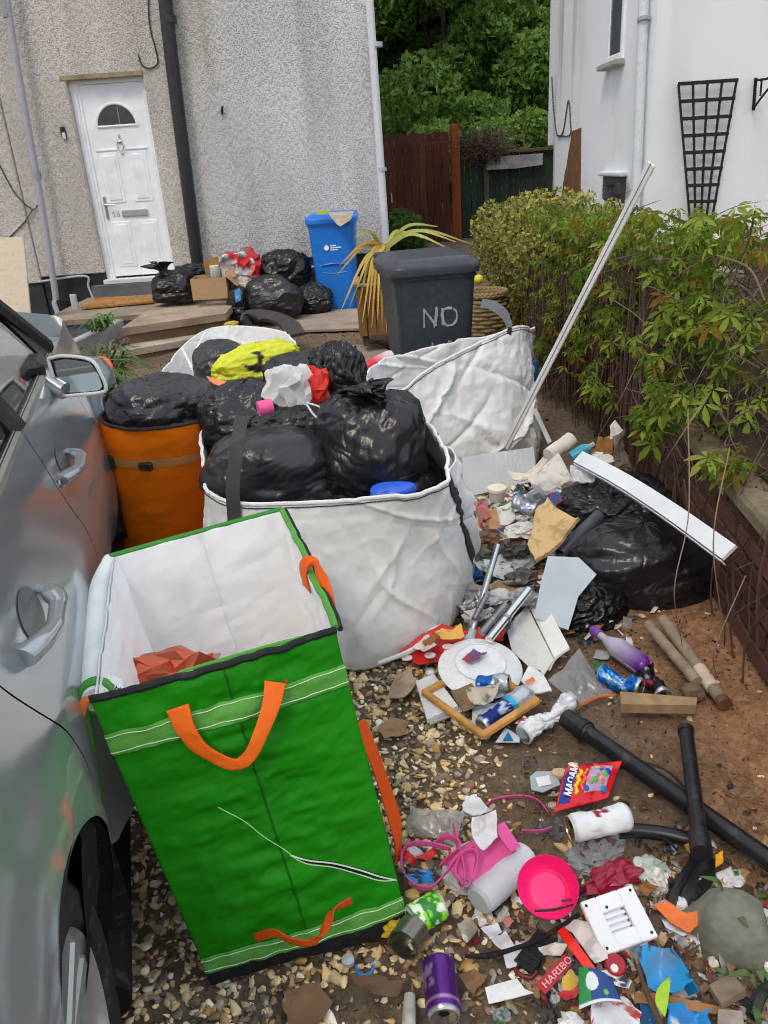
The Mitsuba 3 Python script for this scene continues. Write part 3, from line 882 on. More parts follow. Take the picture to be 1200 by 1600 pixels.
tree('leafy_tree', 'large dense green tree rising directly behind the brown gate', 'tree', 2.0, 18.5, 6.0, clumpset(1.9, 18.3, 1.2, 6.6, 2.3, 1.8, 46, .75), 1500, .17, GREEN, 21, trunk_r=.16)
tree('leafy_tree', 'dark spreading tree beside the white house, behind the green fence', 'tree', 5.2, 20.5, 6.5, clumpset(5.0, 20.3, 1.5, 7.2, 2.4, 1.6, 44, .8), 1400, .18, DARK, 22, trunk_r=.17, vary=.5)
tree('leafy_tree', 'dark tree in the gap beside the grey house corner', 'tree', -0.6, 20.5, 7, clumpset(-.4, 20.0, 2.2, 7.5, 1.9, 1.5, 34, .8), 1300, .18, DARK, 23, trunk_r=.15)
tree('leafy_tree', 'tall dark background tree filling the gap between the houses', 'tree', 2.6, 23.5, 8.5, clumpset(2.8, 23.4, 2.0, 8.5, 4.2, 1.6, 60, 1.1), 1500, .24, DARK, 24, trunk_r=.22)
tree('garden_shrub', 'bright green rounded shrub just over the green fence', 'shrub', 3.2, 16.3, 2.2, clumpset(3.1, 16.2, .8, 2.3, 1.2, .6, 20, .5), 1300, .12, GREEN, 25, trunk_r=.06, vary=.5)
tree('garden_shrub', 'mid green shrub peeping over the top of the brown gate', 'shrub', 1.2, 15.6, 2.0, clumpset(1.1, 15.6, .7, 1.85, .9, .4, 16, .42), 1300, .11, GREEN, 26, trunk_r=.06, vary=.6)
tree('garden_shrub', 'small dark green shrub at the foot of the gate by the white downpipe', 'shrub', .55, 11.4, .6, clumpset(.55, 11.4, .3, .75, .3, .3, 10, .22), 500, .09, DARK, 27, trunk_r=.03)
dm = stalks([(rt_.uniform(1.75, 2.35), 14.2 + rt_.uniform(-.1, .1), rt_.uniform(1.35, 1.75)) for _ in range(260)], .38, .006, rt_, .5, .8)
solo('dead_climber', 'tangle of dry grey brown climber stems over the fence post', 'climber', dm, 'matte', S(92, 78, 66))

# ---------------------------------------------------------------- boundary wall, hedge and creeper
bw = thing('boundary_wall', 'low red brown brick boundary wall overgrown with creeper stems', 'wall')
line = [(1.00, 0.9), (1.10, 2.0), (1.235, 3.2), (1.30, 4.0), (1.30, 7.4)]
lx = lambda y: float(np.interp(y, [p[1] for p in line], [p[0] for p in line]))
rb = np.random.default_rng(5)
core = []
for (y0, y1, zt) in [(0.9, 3.55, .44), (3.55, 7.4, .98)]:
    for a, b in zip(np.linspace(y0, y1, 8)[:-1], np.linspace(y0, y1, 8)[1:]):
        core.append(beam([lx(a) + .115, a, zt / 2 - .1], [lx(b) + .115, b, zt / 2 - .1], .206, zt + .2, .002))
add(bw, 'mortar', cat(core), 'stone', S(108, 84, 70))
bvars = []
for r in range(15):
    z = .03 + r * .072
    y = .95 + (.11 if r % 2 else 0)
    while y < 6.0:
        if z < (.42 if y < 3.45 else .95):
            a, b = A(lx(y) + .105, y, z + .03), A(lx(y + .205) + .105, y + .205, z + .03)
            if rb.random() < .97:
                add(bw, 'brick', beam(a, b, .206 + rb.uniform(0, .008), .062, .006), 'stone', S(98, 70, 60) * rb.uniform(.6, 1.15) + S(20, 12, 8) * rb.random())
        y += .22
for a in (1.15, 1.75, 2.35, 2.95):
    add(bw, 'coping_stone', beam([lx(a) + .115, a, .47], [lx(a + .59) + .115, a + .59, .472], .28, .06, .012), 'stone', S(132, 120, 96) * rb.uniform(.85, 1.1))
add(bw, 'coping_stone', beam([lx(3.6) + .115, 3.6, 1.01], [lx(5.4) + .115, 5.4, 1.01], .28, .05, .012), 'stone', S(124, 112, 96))
# a brushy skin of old stems on the wall face
rs = np.random.default_rng(9)
stems = []
for k in range(430):
    y = rs.uniform(1.6, 5.9) if k % 9 == 0 else rs.uniform(3.4, 5.7)
    hi = .50 if y < 3.4 else 1.05
    hi = hi * (1 - .25 * float(sst(4.2, 5.4, y)))
    z0, z1 = rs.uniform(-.03, .35) * hi, hi * rs.uniform(.5, 1.1)
    x0 = lx(y) - rs.uniform(.012, .06) - (.05 if y > 3.6 else 0) * rs.random() - .14 * float(sst(3.9, 5.0, y)) * rs.random()
    stems.append(tube([A(x0, y, z0), A(x0 - rs.uniform(0, .02), y + rs.normal(0, .03), (z0 + z1) / 2), A(x0 + rs.uniform(-.02, .02), y + rs.normal(0, .06), z1)], rs.uniform(.0016, .005), 5, 6, cap=False))
solo('creeper_stems', 'dense brown upright dead stems covering the boundary wall face', 'stems', cat(stems), 'matte', S(92, 74, 64), kind='stuff')

hd = thing('variegated_hedge', 'clipped yellow and green variegated hedge at the far end of the wall', 'hedge')
cl = []
rh = np.random.default_rng(13)
for k in range(95):
    y = rh.uniform(5.6, 7.6)
    x = 1.45 + rh.uniform(-.36, .3)
    z = rh.uniform(.12, 1.08)
    cl.append((A(x, y, z), A(.22, .26, .2)))
pale = []
C, Z, K = [], [], []
for c, r in cl:
    m_ = 420
    d = nrm(rh.normal(size=(m_, 3)))
    C.append(c + d * r * rh.uniform(.6, 1, (m_, 1)))
    t = rh.random((m_, 1)) * (0.35 + 0.65 * (c[2] + .2) / 1.2)
    K.append(S(84, 92, 44) * (1 - t) + S(206, 198, 116) * t)
C, K = np.vstack(C), np.vstack(K)
b_, f_, M_ = leaf_quads(C, None, rh.uniform(.03, .052, len(C)), rh, .62)
m, cc = scatter((C, M_), b_, f_, K)
add(hd, 'foliage', m, 'vleaf', lambda v, c=cc: c, smooth=False, kind='stuff')
add(hd, 'stem', cat([tube([A(1.35 + rh.uniform(-.2, .3), rh.uniform(5.7, 7.5), -.05), A(1.4 + rh.uniform(-.3, .3), rh.uniform(5.7, 7.5), .6), A(1.4 + rh.uniform(-.3, .3), rh.uniform(5.7, 7.5), 1.05)], [.02, .012, .005], 6, 8) for _ in range(40)]), 'stone', S(86, 68, 54))

# creeper: palmate leaves, the nearest ones each on its own
vine = thing('virginia_creeper', 'sprawling green creeper with five fingered leaves hanging over the wall', 'climbing plant')
lv, lf_ = [], []
for k, (ang, L) in enumerate([(-118, .62), (-58, .9), (0, 1.0), (58, .9), (118, .62)]):
    a = math.radians(ang)
    o = len(lv)
    d, e = A(math.cos(a), math.sin(a), 0), A(-math.sin(a), math.cos(a), 0)
    for t, w, z in [(.06, 0, 0), (.35, .12, .03), (.35, -.12, .03), (.65, .15, -.04), (.65, -.15, -.04), (1.0, 0, -.20), (.35, 0, -.015), (.65, 0, -.08)]:
        lv.append(d * t * L + e * w * L + A(0, 0, z - .05 * t))
    for f in [(0, 6, 1), (0, 2, 6), (1, 6, 7), (1, 7, 3), (6, 2, 4), (6, 4, 7), (3, 7, 5), (7, 4, 5)]:
        lf_.append([o + q for q in f])
lv, lf_ = np.array(lv), np.array(lf_)
rv = np.random.default_rng(17)
clusters = [  # centre, radii, number
    ([1.339, 4.900, 1.118], (.30, .5, .10), 170), ([1.293, 5.600, 1.059], (.25, .5, .12), 170), ([1.269, 4.900, 0.979], (.12, .4, .14), 90), ([1.301, 4.300, 0.983], (.12, .4, .12), 90), ([1.375, 4.400, 1.114], (.25, .4, .10), 110), ([1.368, 3.600, 1.116], (.30, .4, .13), 190), ([1.391, 3.200, 1.159], (.20, .3, .10), 110),
    ([1.305, 3.900, 0.993], (.16, .35, .12), 120), ([1.232, 4.400, 0.877], (.14, .35, .13), 90), ([1.319, 3.300, 1.007], (.16, .3, .10), 100), ([1.364, 2.900, 0.894], (.2, .3, .10), 110), ([1.242, 3.000, 0.860], (.12, .25, .10), 90),
    ([1.173, 3.200, 0.749], (.10, .25, .10), 60), ([1.170, 3.800, 0.686], (.08, .3, .14), 60), ([1.116, 4.300, 0.523], (.07, .35, .15), 50), ([1.104, 2.900, 0.621], (.07, .2, .10), 50), ([1.233, 2.600, 0.695], (.15, .2, .12), 26), ([1.149, 5.300, 0.731], (.10, .3, .14), 50), ([1.131, 4.800, 0.572], (.10, .3, .18), 40), ([1.117, 3.900, 0.411], (.05, .25, .10), 40), ([1.179, 4.900, 0.781], (.08, .35, .14), 60), ([1.180, 4.500, 0.622], (.06, .3, .14), 50), ([1.072, 4.900, 0.319], (.05, .25, .12), 30), ([1.238, 3.800, 0.833], (.10, .25, .10), 50),
    ([1.095, 2.300, 0.580], (.07, .12, .07), 26), ([1.309, 2.700, 0.800], (.15, .2, .1), 22), ([1.037, 2.900, 0.524], (.04, .12, .07), 22), ([1.107, 4.900, 0.556], (.06, .3, .2), 40), ([1.246, 4.600, 0.990], (.2, .3, .08), 70)]
pts, colr, szs = [], [], []
for c, r, k in clusters:
    d = nrm(rv.normal(size=(k, 3)))
    pts.append(np.asarray(c) + d * np.asarray(r) * rv.uniform(.35, 1.15, (k, 1)))
    t = rv.random((k, 1))
    cc = S(78, 104, 36) * (1 - t) + S(148, 166, 72) * t
    red = rv.random((k, 1)) < .10
    colr.append(np.where(red, S(134, 104, 44), cc))
    szs.append(np.clip(rv.lognormal(math.log(.050), .32, k), .024, .092))
pts, colr, szs = np.vstack(pts), np.vstack(colr), np.concatenate(szs)
near = np.argsort(np.linalg.norm(pts - A(0, 0, 1.5), axis=1) / szs)
Ms = []
for i in range(len(pts)):
    a = rv.normal(-2.4, .9)
    dip = rv.uniform(-1.1, -.25)
    roll = rv.normal(0, .35)
    d = A(math.cos(a) * math.cos(dip), math.sin(a) * math.cos(dip), math.sin(dip))
    e = nrm(np.cross([0, 0, 1.0], d))
    n_ = np.cross(d, e)
    e2 = e * math.cos(roll) + n_ * math.sin(roll)
    Ms.append(np.stack([d, e2, np.cross(d, e2)], 1) * szs[i])
Ms = np.array(Ms)
shade = [S(78, 104, 36), S(108, 128, 48), S(144, 162, 70), S(128, 100, 46)]
leafshapes = [shape((lv, lf_), 'vleaf', c, smooth=False) for c in shade]
for i in near[:300]:
    k = int(np.argmin([np.abs(colr[i] - c).sum() for c in shade]))
    X4 = np.eye(4)
    X4[:3, :3], X4[:3, 3] = Ms[i], pts[i]
    scene[uniq(vine + '__leaf')] = {**leafshapes[k], 'to_world': T(X4)}
rest = near[300:]
# the smaller leaves differ: folded, three fingered, narrow
lv3, lf3 = lv[8:32] * [1, .8, 1], lf_[8:32] - 8
half = rv.random(len(rest)) < .45
m1, c1 = scatter((pts[rest[~half]], Ms[rest[~half]]), lv * [1, .85, 1.6], lf_, colr[rest[~half]] * rv.uniform(.65, 1.15, ((~half).sum(), 1)))
m2, c2 = scatter((pts[rest[half]], Ms[rest[half]]), lv3, lf3, colr[rest[half]] * rv.uniform(.6, 1.1, (half.sum(), 1)))
cc = np.vstack([c1, c2])
add(vine, 'foliage', cat([m1, m2]), 'vleaf', lambda v, c=cc: c, smooth=False, kind='stuff')
tw = []
for k in range(460):
    c, r, _ = clusters[rv.integers(len(clusters))]
    p0 = np.asarray(c) + nrm(rv.normal(size=3)) * np.asarray(r) * .9 + A(.06, 0, -.02)
    p2 = p0 + A(rv.normal(0, .1), rv.normal(0, .16), rv.uniform(-.28, .12))
    tw.append(tube([p0, (p0 + p2) / 2 + rv.normal(0, .035, 3), p2], [rv.uniform(.0015, .0045), .001], 5, 8, cap=False))
for k in range(380):
    y = rv.uniform(2.0, 3.6)
    x = lx(y) + rv.uniform(.12, .5)
    z = rv.uniform(.45, .95)
    p0 = A(x, y, z)
    tw.append(tube([p0, p0 + rv.normal(0, .07, 3), p0 + A(rv.normal(0, .12), rv.normal(0, .2), rv.uniform(-.35, .25))], [rv.uniform(.002, .006), .0012], 5, 8, cap=False))
add(vine, 'stems', cat(tw), 'matte', S(104, 84, 70), kind='stuff')
for p in ([[0.906, 2.200, 0.790], [0.822, 1.950, 0.579], [0.808, 1.900, 0.408], [0.877, 2.000, 0.105]], [[0.948, 2.000, 0.738], [0.892, 1.850, 0.487], [0.907, 1.850, 0.223], [0.929, 1.950, -0.028]], [[0.989, 1.900, 0.394], [0.923, 1.850, 0.243], [0.946, 1.900, 0.054]],
          [[1.029, 3.000, 0.751], [0.999, 3.100, 0.519], [0.957, 3.300, 0.316]], [[1.070, 3.500, 0.890], [1.121, 3.300, 0.839], [1.164, 3.200, 0.763]], [[1.046, 2.400, 0.763], [0.986, 2.400, 0.640], [0.970, 2.500, 0.516]]):
    p = np.array(p, float)
    p[1:-1] += rv.normal(0, .03, p[1:-1].shape)
    add(vine, 'trailing_stem', tube(p, [.0019, .0013], 6, 30), 'matte', S(138, 116, 100))
for p in ([[1.175, 2.500, 1.301], [1.206, 2.600, 1.179], [1.234, 2.800, 1.052]], [[1.191, 2.400, 1.051], [1.177, 2.500, 1.134], [1.202, 2.800, 1.140]]):
    add(vine, 'trailing_stem', tube(p, [.003, .004], 6, 20), 'matte', S(120, 92, 84))
sprig = A(*[1.138, 2.500, 1.294])
for k in range(5):
    X4 = np.eye(4)
    a = -1.6 + k * .5
    d = nrm(A(math.cos(a), -.3, math.sin(a) * .6 - .25))
    e = nrm(np.cross([0, 0, 1.0], d))
    X4[:3, :3], X4[:3, 3] = np.stack([d, e, np.cross(d, e)], 1) * .055, sprig + d * .02 + A(.014 * k - .02, 0, 0)
    scene[uniq(vine + '__leaf')] = {**leafshapes[1], 'to_world': T(X4)}
# garden bank behind the low wall, and a red brick pier beyond
solo('earth_bank', 'dark overgrown earth bank behind the low boundary wall', 'bank', surf(crumple(bilin(A(1.15, 1.0, .40), A(3.2, 1.0, .5), A(3.4, 6.8, .7), A(1.42, 6.8, .75), 50, 80), .1, 3, 4)), 'stone', S(62, 54, 40), kind='structure', smooth=True)
labels['earth_bank'] = {'kind': 'structure'}
rp = thing('brick_pier', 'bright red painted brick pier with a grey cap half hidden behind the creeper', 'pier')
add(rp, 'brick', rbox((.30, .22, .5), .006, A(*[1.530, 4.200, 0.850]) - A(0, 0, .18)), 'stone', S(176, 44, 40))
add(rp, 'cap', rbox((.5, .28, .09), .01, A(*[1.716, 4.250, 0.857]) + A(0, .1, -.03)), 'stone', S(120, 112, 108))

# what the car mirror looks back at: a clipped hedge over the road
bh = thing('road_hedge', 'dark clipped hedge across the road, seen only in the car mirror', 'hedge')
rbk = np.random.default_rng(31)
m, cc = crown([(A(x, -11 + rbk.uniform(-.3, .3), z), A(1.3, .8, 1.0)) for x in np.linspace(-10, 8, 12) for z in (.8, 2.0)], 500, .16, rbk, DARK)
add(bh, 'foliage', m, 'vleaf', lambda v, c=cc: c, smooth=False, kind='stuff')
add(bh, 'core', box3(-11, 9, -11.5, -10.6, -.1, 2.5, .2), 'stone', S(40, 48, 32))


# ---------------------------------------------------------------- wheelie bins
def wheelie(name, label, origin, yaw, w, d, h, bodyc, lidc, mat):
    """origin: middle of the front foot of the bin; yaw turns it about z (front faces -y at 0)."""
    t = thing(name, label, 'wheelie bin')
    c_, s_ = math.cos(yaw), math.sin(yaw)
    R = A([c_, -s_, 0], [s_, c_, 0], [0, 0, 1])
    fin = lambda m: trimesh.Trimesh(np.asarray(m.vertices) @ R.T + np.asarray(origin), m.faces, process=False)

    def ring(wx, y0, y1, z, r=.03, n=48):
        c4 = A([-wx / 2, y0, z], [wx / 2, y0, z], [wx / 2, y1, z], [-wx / 2, y1, z])
        return ring4(c4, n, .05)
    lev = [(0, .76, .10, .72), (.02, .78, .07, .72), (.55, .88, .035, .80), (.80, .945, .015, .86), (.86, .96, .012, .88), (.862, 1.0, -.005, .92), (.90, 1.0, -.005, .92)]
    P = np.stack([ring(w * a, d * y0, d * y1, h * z) for z, a, y0, y1 in lev], 1)
    v = surf(P, True)
    bot = ring(w * .76, d * .1, d * .72, 0)
    k = len(v.vertices)
    cap = trimesh.Trimesh(np.vstack([P[:, 0], P[:, 0].mean(0)]), np.stack([(np.arange(48) + 1) % 48, np.arange(48), np.full(48, 48)], 1), process=False)
    add(t, 'body', fin(cat([v, cap])), mat, bodyc, smooth=40)
    lp = [(.885, 1.05, -.035, .98), (.925, 1.06, -.04, .985), (.94, 1.03, -.02, .97), (.965, .90, .05, .92), (.972, .82, .10, .88)]
    LP = np.stack([ring(w * a, d * y0, d * y1, h * z) for z, a, y0, y1 in lp], 1)
    topc = trimesh.Trimesh(np.vstack([LP[:, -1], LP[:, -1].mean(0) + A(0, 0, .004)]), np.stack([np.arange(48), (np.arange(48) + 1) % 48, np.full(48, 48)], 1), process=False)
    lid = add(t, 'lid', fin(cat([surf(LP, True), topc])), mat, lidc, smooth=40)
    add(lid, 'lid_handle', fin(cat([rbox((w * .98, .05, .045), .012, (0, d * 1.0, h * .945)), rbox((.05, .09, .05), .01, (-w * .42, d * .96, h * .93)), rbox((.05, .09, .05), .01, (w * .42, d * .96, h * .93))])), mat, lidc)
    for sx in (-1, 1):
        add(t, 'wheel', fin(lathe([(0, -.025), (.09, -.025), (.1, -.015), (.1, .015), (.09, .025), (0, .025)], 24, (sx * (w * .42), d * .82, .10), (1, 0, 0))), 'matte', S(26, 26, 27))
    add(t, 'axle', fin(tube([A(-w * .42, d * .82, .1), A(w * .42, d * .82, .1)], .012, 8)), 'metal', S(90, 90, 90))
    return t, fin, R


BLUE = S(22, 120, 214)
b0 = (A(*[-0.346, 8.500, 0.069]))
blue, fin, R_ = wheelie('blue_wheelie_bin', 'bright blue recycling wheelie bin against the grey house wall', [b0[0], 8.5, b0[2]], -.05, .50, .62, 1.03, BLUE, BLUE, 'satin')
fy = lambda z: 8.5 + .62 * np.interp(z, [0, .55, .8], [.09, .035, .015])
E_ = lambda x, z: A(b0[0] + x, fy(z) - .004, b0[2] + z * 1.03)
add(blue, 'grip_recess', fin(cat([tube([A(-.13 + .26 * k / 10, .022 - .012 * math.sin(k * .314), .50 + .018 * math.sin(k * .314)) for k in range(11)], .010, 6), tube([A(-.13 + .26 * k / 10, .03, .43 - .012 * math.sin(k * .314)) for k in range(11)], .008, 6)])), 'satin', BLUE * .8)
add(blue, 'logo', cat([lathe([(0, .002), (.024, .002), (.026, 0)], 16, E_(-.055, .66), (0, -1, .1)), text_on('Your', .020, E_(-.02, .672), [1, 0, 0], [0, 0, 1]), text_on('Council', .020, E_(-.02, .645), [1, 0, 0], [0, 0, 1]), text_on('Waste', .020, E_(-.02, .618), [1, 0, 0], [0, 0, 1])]), 'clean', S(226, 236, 244)) if False else \
    add(blue, 'logo', cat([lathe([(0, .003), (.022, .003), (.026, 0)], 16, E_(-.06, .655), (0, -1, .1))] + [rbox((ww, .004, .012), .001, E_(-.02 + ww / 2, zz)) for ww, zz in ((.06, .675), (.11, .655), (.075, .635))]), 'clean', S(222, 234, 244))
solo('cardboard_flap', 'torn pale cardboard hanging out from under the blue bin lid', 'cardboard', polyslab([[-0.359, 8.420, 1.087], [-0.096, 8.420, 1.082], [-0.134, 8.400, 1.007], [-0.241, 8.390, 0.948], [-0.278, 8.390, 0.975], [-0.324, 8.410, 1.037]], .006, .03, .02), 'matte', S(206, 190, 168))
solo('yellow_tape', 'short yellow strip on the blue bin lid corner', 'tape', polyslab([[-0.472, 8.420, 1.112], [-0.356, 8.420, 1.111], [-0.360, 8.420, 1.075], [-0.469, 8.420, 1.076]], .004), 'matte', S(196, 206, 70))
GREY = S(50, 56, 64)
k0 = A(*[0.294, 4.350, -0.031])
bl_l, bl_r = A(*[0.106, 4.420, 0.918]), A(*[0.594, 4.490, 0.932])
ang = math.atan2(bl_r[1] - bl_l[1], bl_r[0] - bl_l[0])
wl = float(np.linalg.norm((bl_r - bl_l)[:2]))
mid_ = (bl_l + bl_r) / 2
zt_ = float(mid_[2])
black, fin, R_ = wheelie('black_wheelie_bin', 'dark grey wheelie bin with NO chalked on its front', [mid_[0] + .022, mid_[1] + .02, zt_ - .885 * .98], ang, wl / .99, .62, .98, GREY, GREY * 1.1, 'satin')


def chalk(strokes, seed):
    r = np.random.default_rng(seed)
    out = []
    for st_ in strokes:
        for k in range(3):
            q = [A(x + r.normal(0, .004), 0, z + r.normal(0, .004)) for x, z in st_]
            out.append(tube([A(p[0], .62 * np.interp(p[2] / .98, [0, .55, .8], [.07, .035, .015]) - .0015, p[2]) for p in q], .0034, 5, 20, smooth_path=len(st_) > 4))
    return cat(out)


o_ = [(.075 + .045 * math.cos(a), .632 + .05 * math.sin(a)) for a in np.linspace(1.2, 7.2, 14)]
add(black, 'chalk_lettering', fin(chalk([[(-.075, .58), (-.07, .685)], [(-.07, .685), (-.005, .585)], [(-.005, .585), (.0, .69)], o_, [(.035, .59), (.04, .68)]], 1)), 'matte', S(168, 172, 178))
add(black, 'chalk_lettering', fin(chalk([[(-.03, .40), (-.028, .49)], [(.03, .42), (.07, .492)], [(.07, .492), (.10, .47)]], 2)), 'matte', S(150, 154, 160))

# ---------------------------------------------------------------- planter, basket, things by the door
pn = thing('planter', 'square brown wooden planter beside the dark bin', 'planter')
p0 = A(*[-0.107, 6.600, 0.145])
pw = .46
for k in range(6):
    add(pn, 'plank', box3(p0[0] + pw * k / 6 + .003, p0[0] + pw * (k + 1) / 6 - .003, 6.6 + .003 * (k % 2), 6.62, p0[2] + .05, p0[2] + .45, .004), 'wood', S(142, 104, 70) * (.85 + .07 * (k % 4)))
add(pn, 'box', cat([box3(p0[0] + .005, p0[0] + .025, 6.622, 7.06, p0[2] + .05, p0[2] + .45), box3(p0[0] + pw - .025, p0[0] + pw - .005, 6.622, 7.06, p0[2] + .05, p0[2] + .45), box3(p0[0] + .027, p0[0] + pw - .027, 7.04, 7.06, p0[2] + .05, p0[2] + .45)]), 'wood', S(120, 88, 60))
add(pn, 'rim', cat([box3(p0[0] - .02, p0[0] + pw + .02, 6.58, 6.63, p0[2] + .452, p0[2] + .475), box3(p0[0] - .02, p0[0] + .03, 6.632, 7.08, p0[2] + .452, p0[2] + .475), box3(p0[0] + pw - .03, p0[0] + pw + .02, 6.632, 7.08, p0[2] + .452, p0[2] + .475)]), 'wood', S(168, 148, 122))
add(pn, 'foot', cat([box3(p0[0] + a, p0[0] + a + .05, 6.64, 7.0, p0[2] - .04, p0[2] + .048) for a in (.03, pw - .08)]), 'wood', S(90, 66, 46))
add(pn, 'earth', box3(p0[0] + .03, p0[0] + pw - .03, 6.63, 7.03, p0[2] + .1, p0[2] + .42), 'soil')
yp = thing('spiky_plant', 'spiky plant with yellowing strap leaves growing in the wooden planter', 'plant')
base = A(p0[0] + .24, 6.8, p0[2] + .44)
head = A(*[0.148, 6.800, 0.867])
add(yp, 'stem', tube([base, head], [.03, .022], 8), 'matte', S(110, 96, 64))
rp_ = np.random.default_rng(4)
tips = [([-0.216, 6.500, 0.787], 1), ([-0.245, 6.550, 0.709], 1), ([-0.090, 6.600, 0.983], 0), ([0.587, 6.700, 1.014], 0), ([0.706, 6.500, 0.906], 0), ([0.835, 6.600, 0.875], 0), ([0.474, 6.900, 0.918], 0), ([0.645, 6.500, 0.862], 0), ([-0.072, 6.500, 0.326], 2), ([-0.022, 6.450, 0.382], 2), ([0.003, 6.450, 0.294], 2), ([0.054, 6.400, 0.361], 2), ([0.085, 6.450, 0.273], 2), ([0.119, 6.400, 0.254], 2), ([0.162, 6.500, 0.310], 2),
        ([-0.241, 6.500, 0.429], 1), ([-0.198, 6.500, 0.513], 1), ([-0.163, 6.600, 0.454], 1), ([-0.105, 6.500, 0.582], 1), ([-0.152, 6.900, 0.566], 3), ([-0.014, 6.900, 0.439], 3), ([0.046, 6.900, 0.515], 3), ([0.175, 6.600, 0.549], 3), ([-0.030, 7.000, 0.587], 3), ([0.374, 7.000, 0.947], 0), ([-0.095, 6.550, 0.437], 2)]
for tip, kd in tips:
    tip = A(*tip)
    dv = tip - head
    L = np.linalg.norm(dv)
    midp = head + dv * .45 + A(0, -.03, .10 * L + (.12 if kd == 2 else .05))
    p = curve([head + rp_.normal(0, .012, 3), midp, tip], 14)
    tt = nrm(np.gradient(p, axis=0))
    sd = nrm(np.cross(tt, A(0, -1, .3)))
    w = .013 * (1 - np.linspace(0, 1, 14) ** 2.5) + .002
    P = np.stack([p - sd * w[:, None], p + A(0, 0, -.006), p + sd * w[:, None]], 1)
    cc = [S(172, 172, 84), S(190, 162, 76), S(200, 164, 56), S(100, 116, 52)][kd] * rp_.uniform(.8, 1.1)
    add(yp, 'leaf', slab(P, .0015), 'satin', cc, smooth=True)
bs = thing('wicker_basket', 'weathered woven wicker basket pot behind the dark bin', 'basket')
bc = A(*[0.857, 6.000, 0.576])
rows, seg = 15, 56
bm = []
for r in range(rows):
    z = bc[2] - .42 + .40 * r / (rows - 1)
    rad = .15 + .035 * math.sin(math.pi * r / (rows - 1))
    bm.append(tube([A(bc[0] + (rad + .009 * math.cos(8 * a + math.pi * (r % 2))) * math.cos(a), bc[1] + (rad + .009 * math.cos(8 * a + math.pi * (r % 2))) * math.sin(a), z) for a in np.linspace(0, 2 * math.pi, seg)], .015, 6, seg, smooth_path=False))
add(bs, 'weave', cat(bm), 'matte', S(138, 118, 84), kind='stuff')
add(bs, 'rim', cat([tube([A(bc[0] + .165 * math.cos(a), bc[1] + .165 * math.sin(a), bc[2] + .0 + .012 * math.cos(14 * a + q)) for a in np.linspace(0, 2 * math.pi, 80)], .014, 6, 80, smooth_path=False) for q in (0, 3.14)]), 'matte', S(150, 130, 94))
add(bs, 'soil_top', lathe([(0, .0), (.155, -.01), (.155, -.4), (0, -.4)], 24, bc), 'stone', S(96, 76, 54))
solo('yellow_ball', 'small yellow ball peeping out above the wicker basket', 'ball', trimesh.creation.icosphere(subdivisions=3, radius=.032).apply_translation([0.761, 5.600, 0.730]), 'satin', S(226, 210, 52))

BLK = S(30, 30, 33)
BL2 = S(38, 39, 43)


def sackthing(label, center, size, seed, color=BLK, **kw):
    t = thing('rubbish_sack', label, 'rubbish bag', 'tied black rubbish sacks')
    kn = kw.pop('knot', None)
    add(t, 'body', blob(center, size, seed, **kw), 'sack', color, smooth=50)
    if kn:
        b_, h_, ln = kn
        add(t, 'gathered_neck', tuft(A(*b_), h_, seed, ln), 'sack', color, smooth=50)
    return t


sackthing('shiny black rubbish sack standing on the doorstep by the front door', [-1.988, 8.400, 0.456], (.44, .4, .36), 3, S(20, 20, 22), knot=([-2.028, 8.350, 0.618], .11, (-.4, .1)), folds=1.1, freq=5)
sackthing('black sack neck draped behind the doorstep sack beside the box', [-1.836, 8.600, 0.575], (.36, .3, .18), 4, S(22, 22, 24), folds=1.5)
sackthing('smooth full black sack lying in front of the sacks by the house wall', [-0.968, 8.200, 0.303], (.56, .45, .46), 5, BL2, folds=.7, freq=4)
sackthing('crinkled black sack on top of the heap by the house wall', [-0.876, 8.700, 0.473], (.5, .4, .46), 6, S(24, 24, 26), folds=1.4)
sackthing('slack black sack squashed beside the blue bin', [-0.603, 8.500, 0.219], (.42, .35, .34), 7, S(32, 32, 34), folds=1.5)
sackthing('small black sack with torn blue lining next to the cardboard box', [-1.324, 8.200, 0.275], (.22, .3, .36), 8, S(34, 36, 40), folds=1.2)
bxx = thing('cardboard_box', 'open brown cardboard box of rubbish on the doorstep', 'box')
q0, q1 = A(*[-1.758, 8.100, 0.371]), A(*[-1.407, 8.100, 0.360])
zb, zt = q0[2], [-1.726, 8.100, 0.573][2]
for k, (a, b) in enumerate([((q0[0], 8.1), (q1[0], 8.1)), ((q1[0], 8.106), (q1[0], 8.42)), ((q1[0], 8.426), (q0[0], 8.426)), ((q0[0], 8.42), (q0[0], 8.106))]):
    add(bxx, 'side', beam(A(a[0], a[1], (zb + zt) / 2), A(b[0], b[1], (zb + zt) / 2), .005, zt - zb, .001), 'matte', S(176, 146, 110))
add(bxx, 'flap', polyslab([A(q1[0] + .004, 8.11, zt), A(q1[0] + .004, 8.42, zt), A(q1[0] + .10, 8.40, zt - .09), A(q1[0] + .10, 8.12, zt - .10)], .004), 'matte', S(166, 136, 102))
solo('food_tin', 'green and white food tin standing in the cardboard box', 'tin', lathe([(0, 0), (.05, 0), (.05, .15), (.046, .155), (0, .155)], 20, [-1.539, 8.300, 0.516]), 'vsatin', lambda v: np.where(((v[:, 2] - v[:, 2].min()) % .09 < .04)[:, None], S(96, 132, 104), S(212, 208, 196)))
solo('brown_carton', 'folded brown carton poking up from the cardboard box', 'carton', polyslab([[-1.647, 8.350, 0.718], [-1.500, 8.350, 0.751], [-1.482, 8.350, 0.607], [-1.643, 8.350, 0.580]], .02, .03, .02), 'matte', S(156, 118, 72))
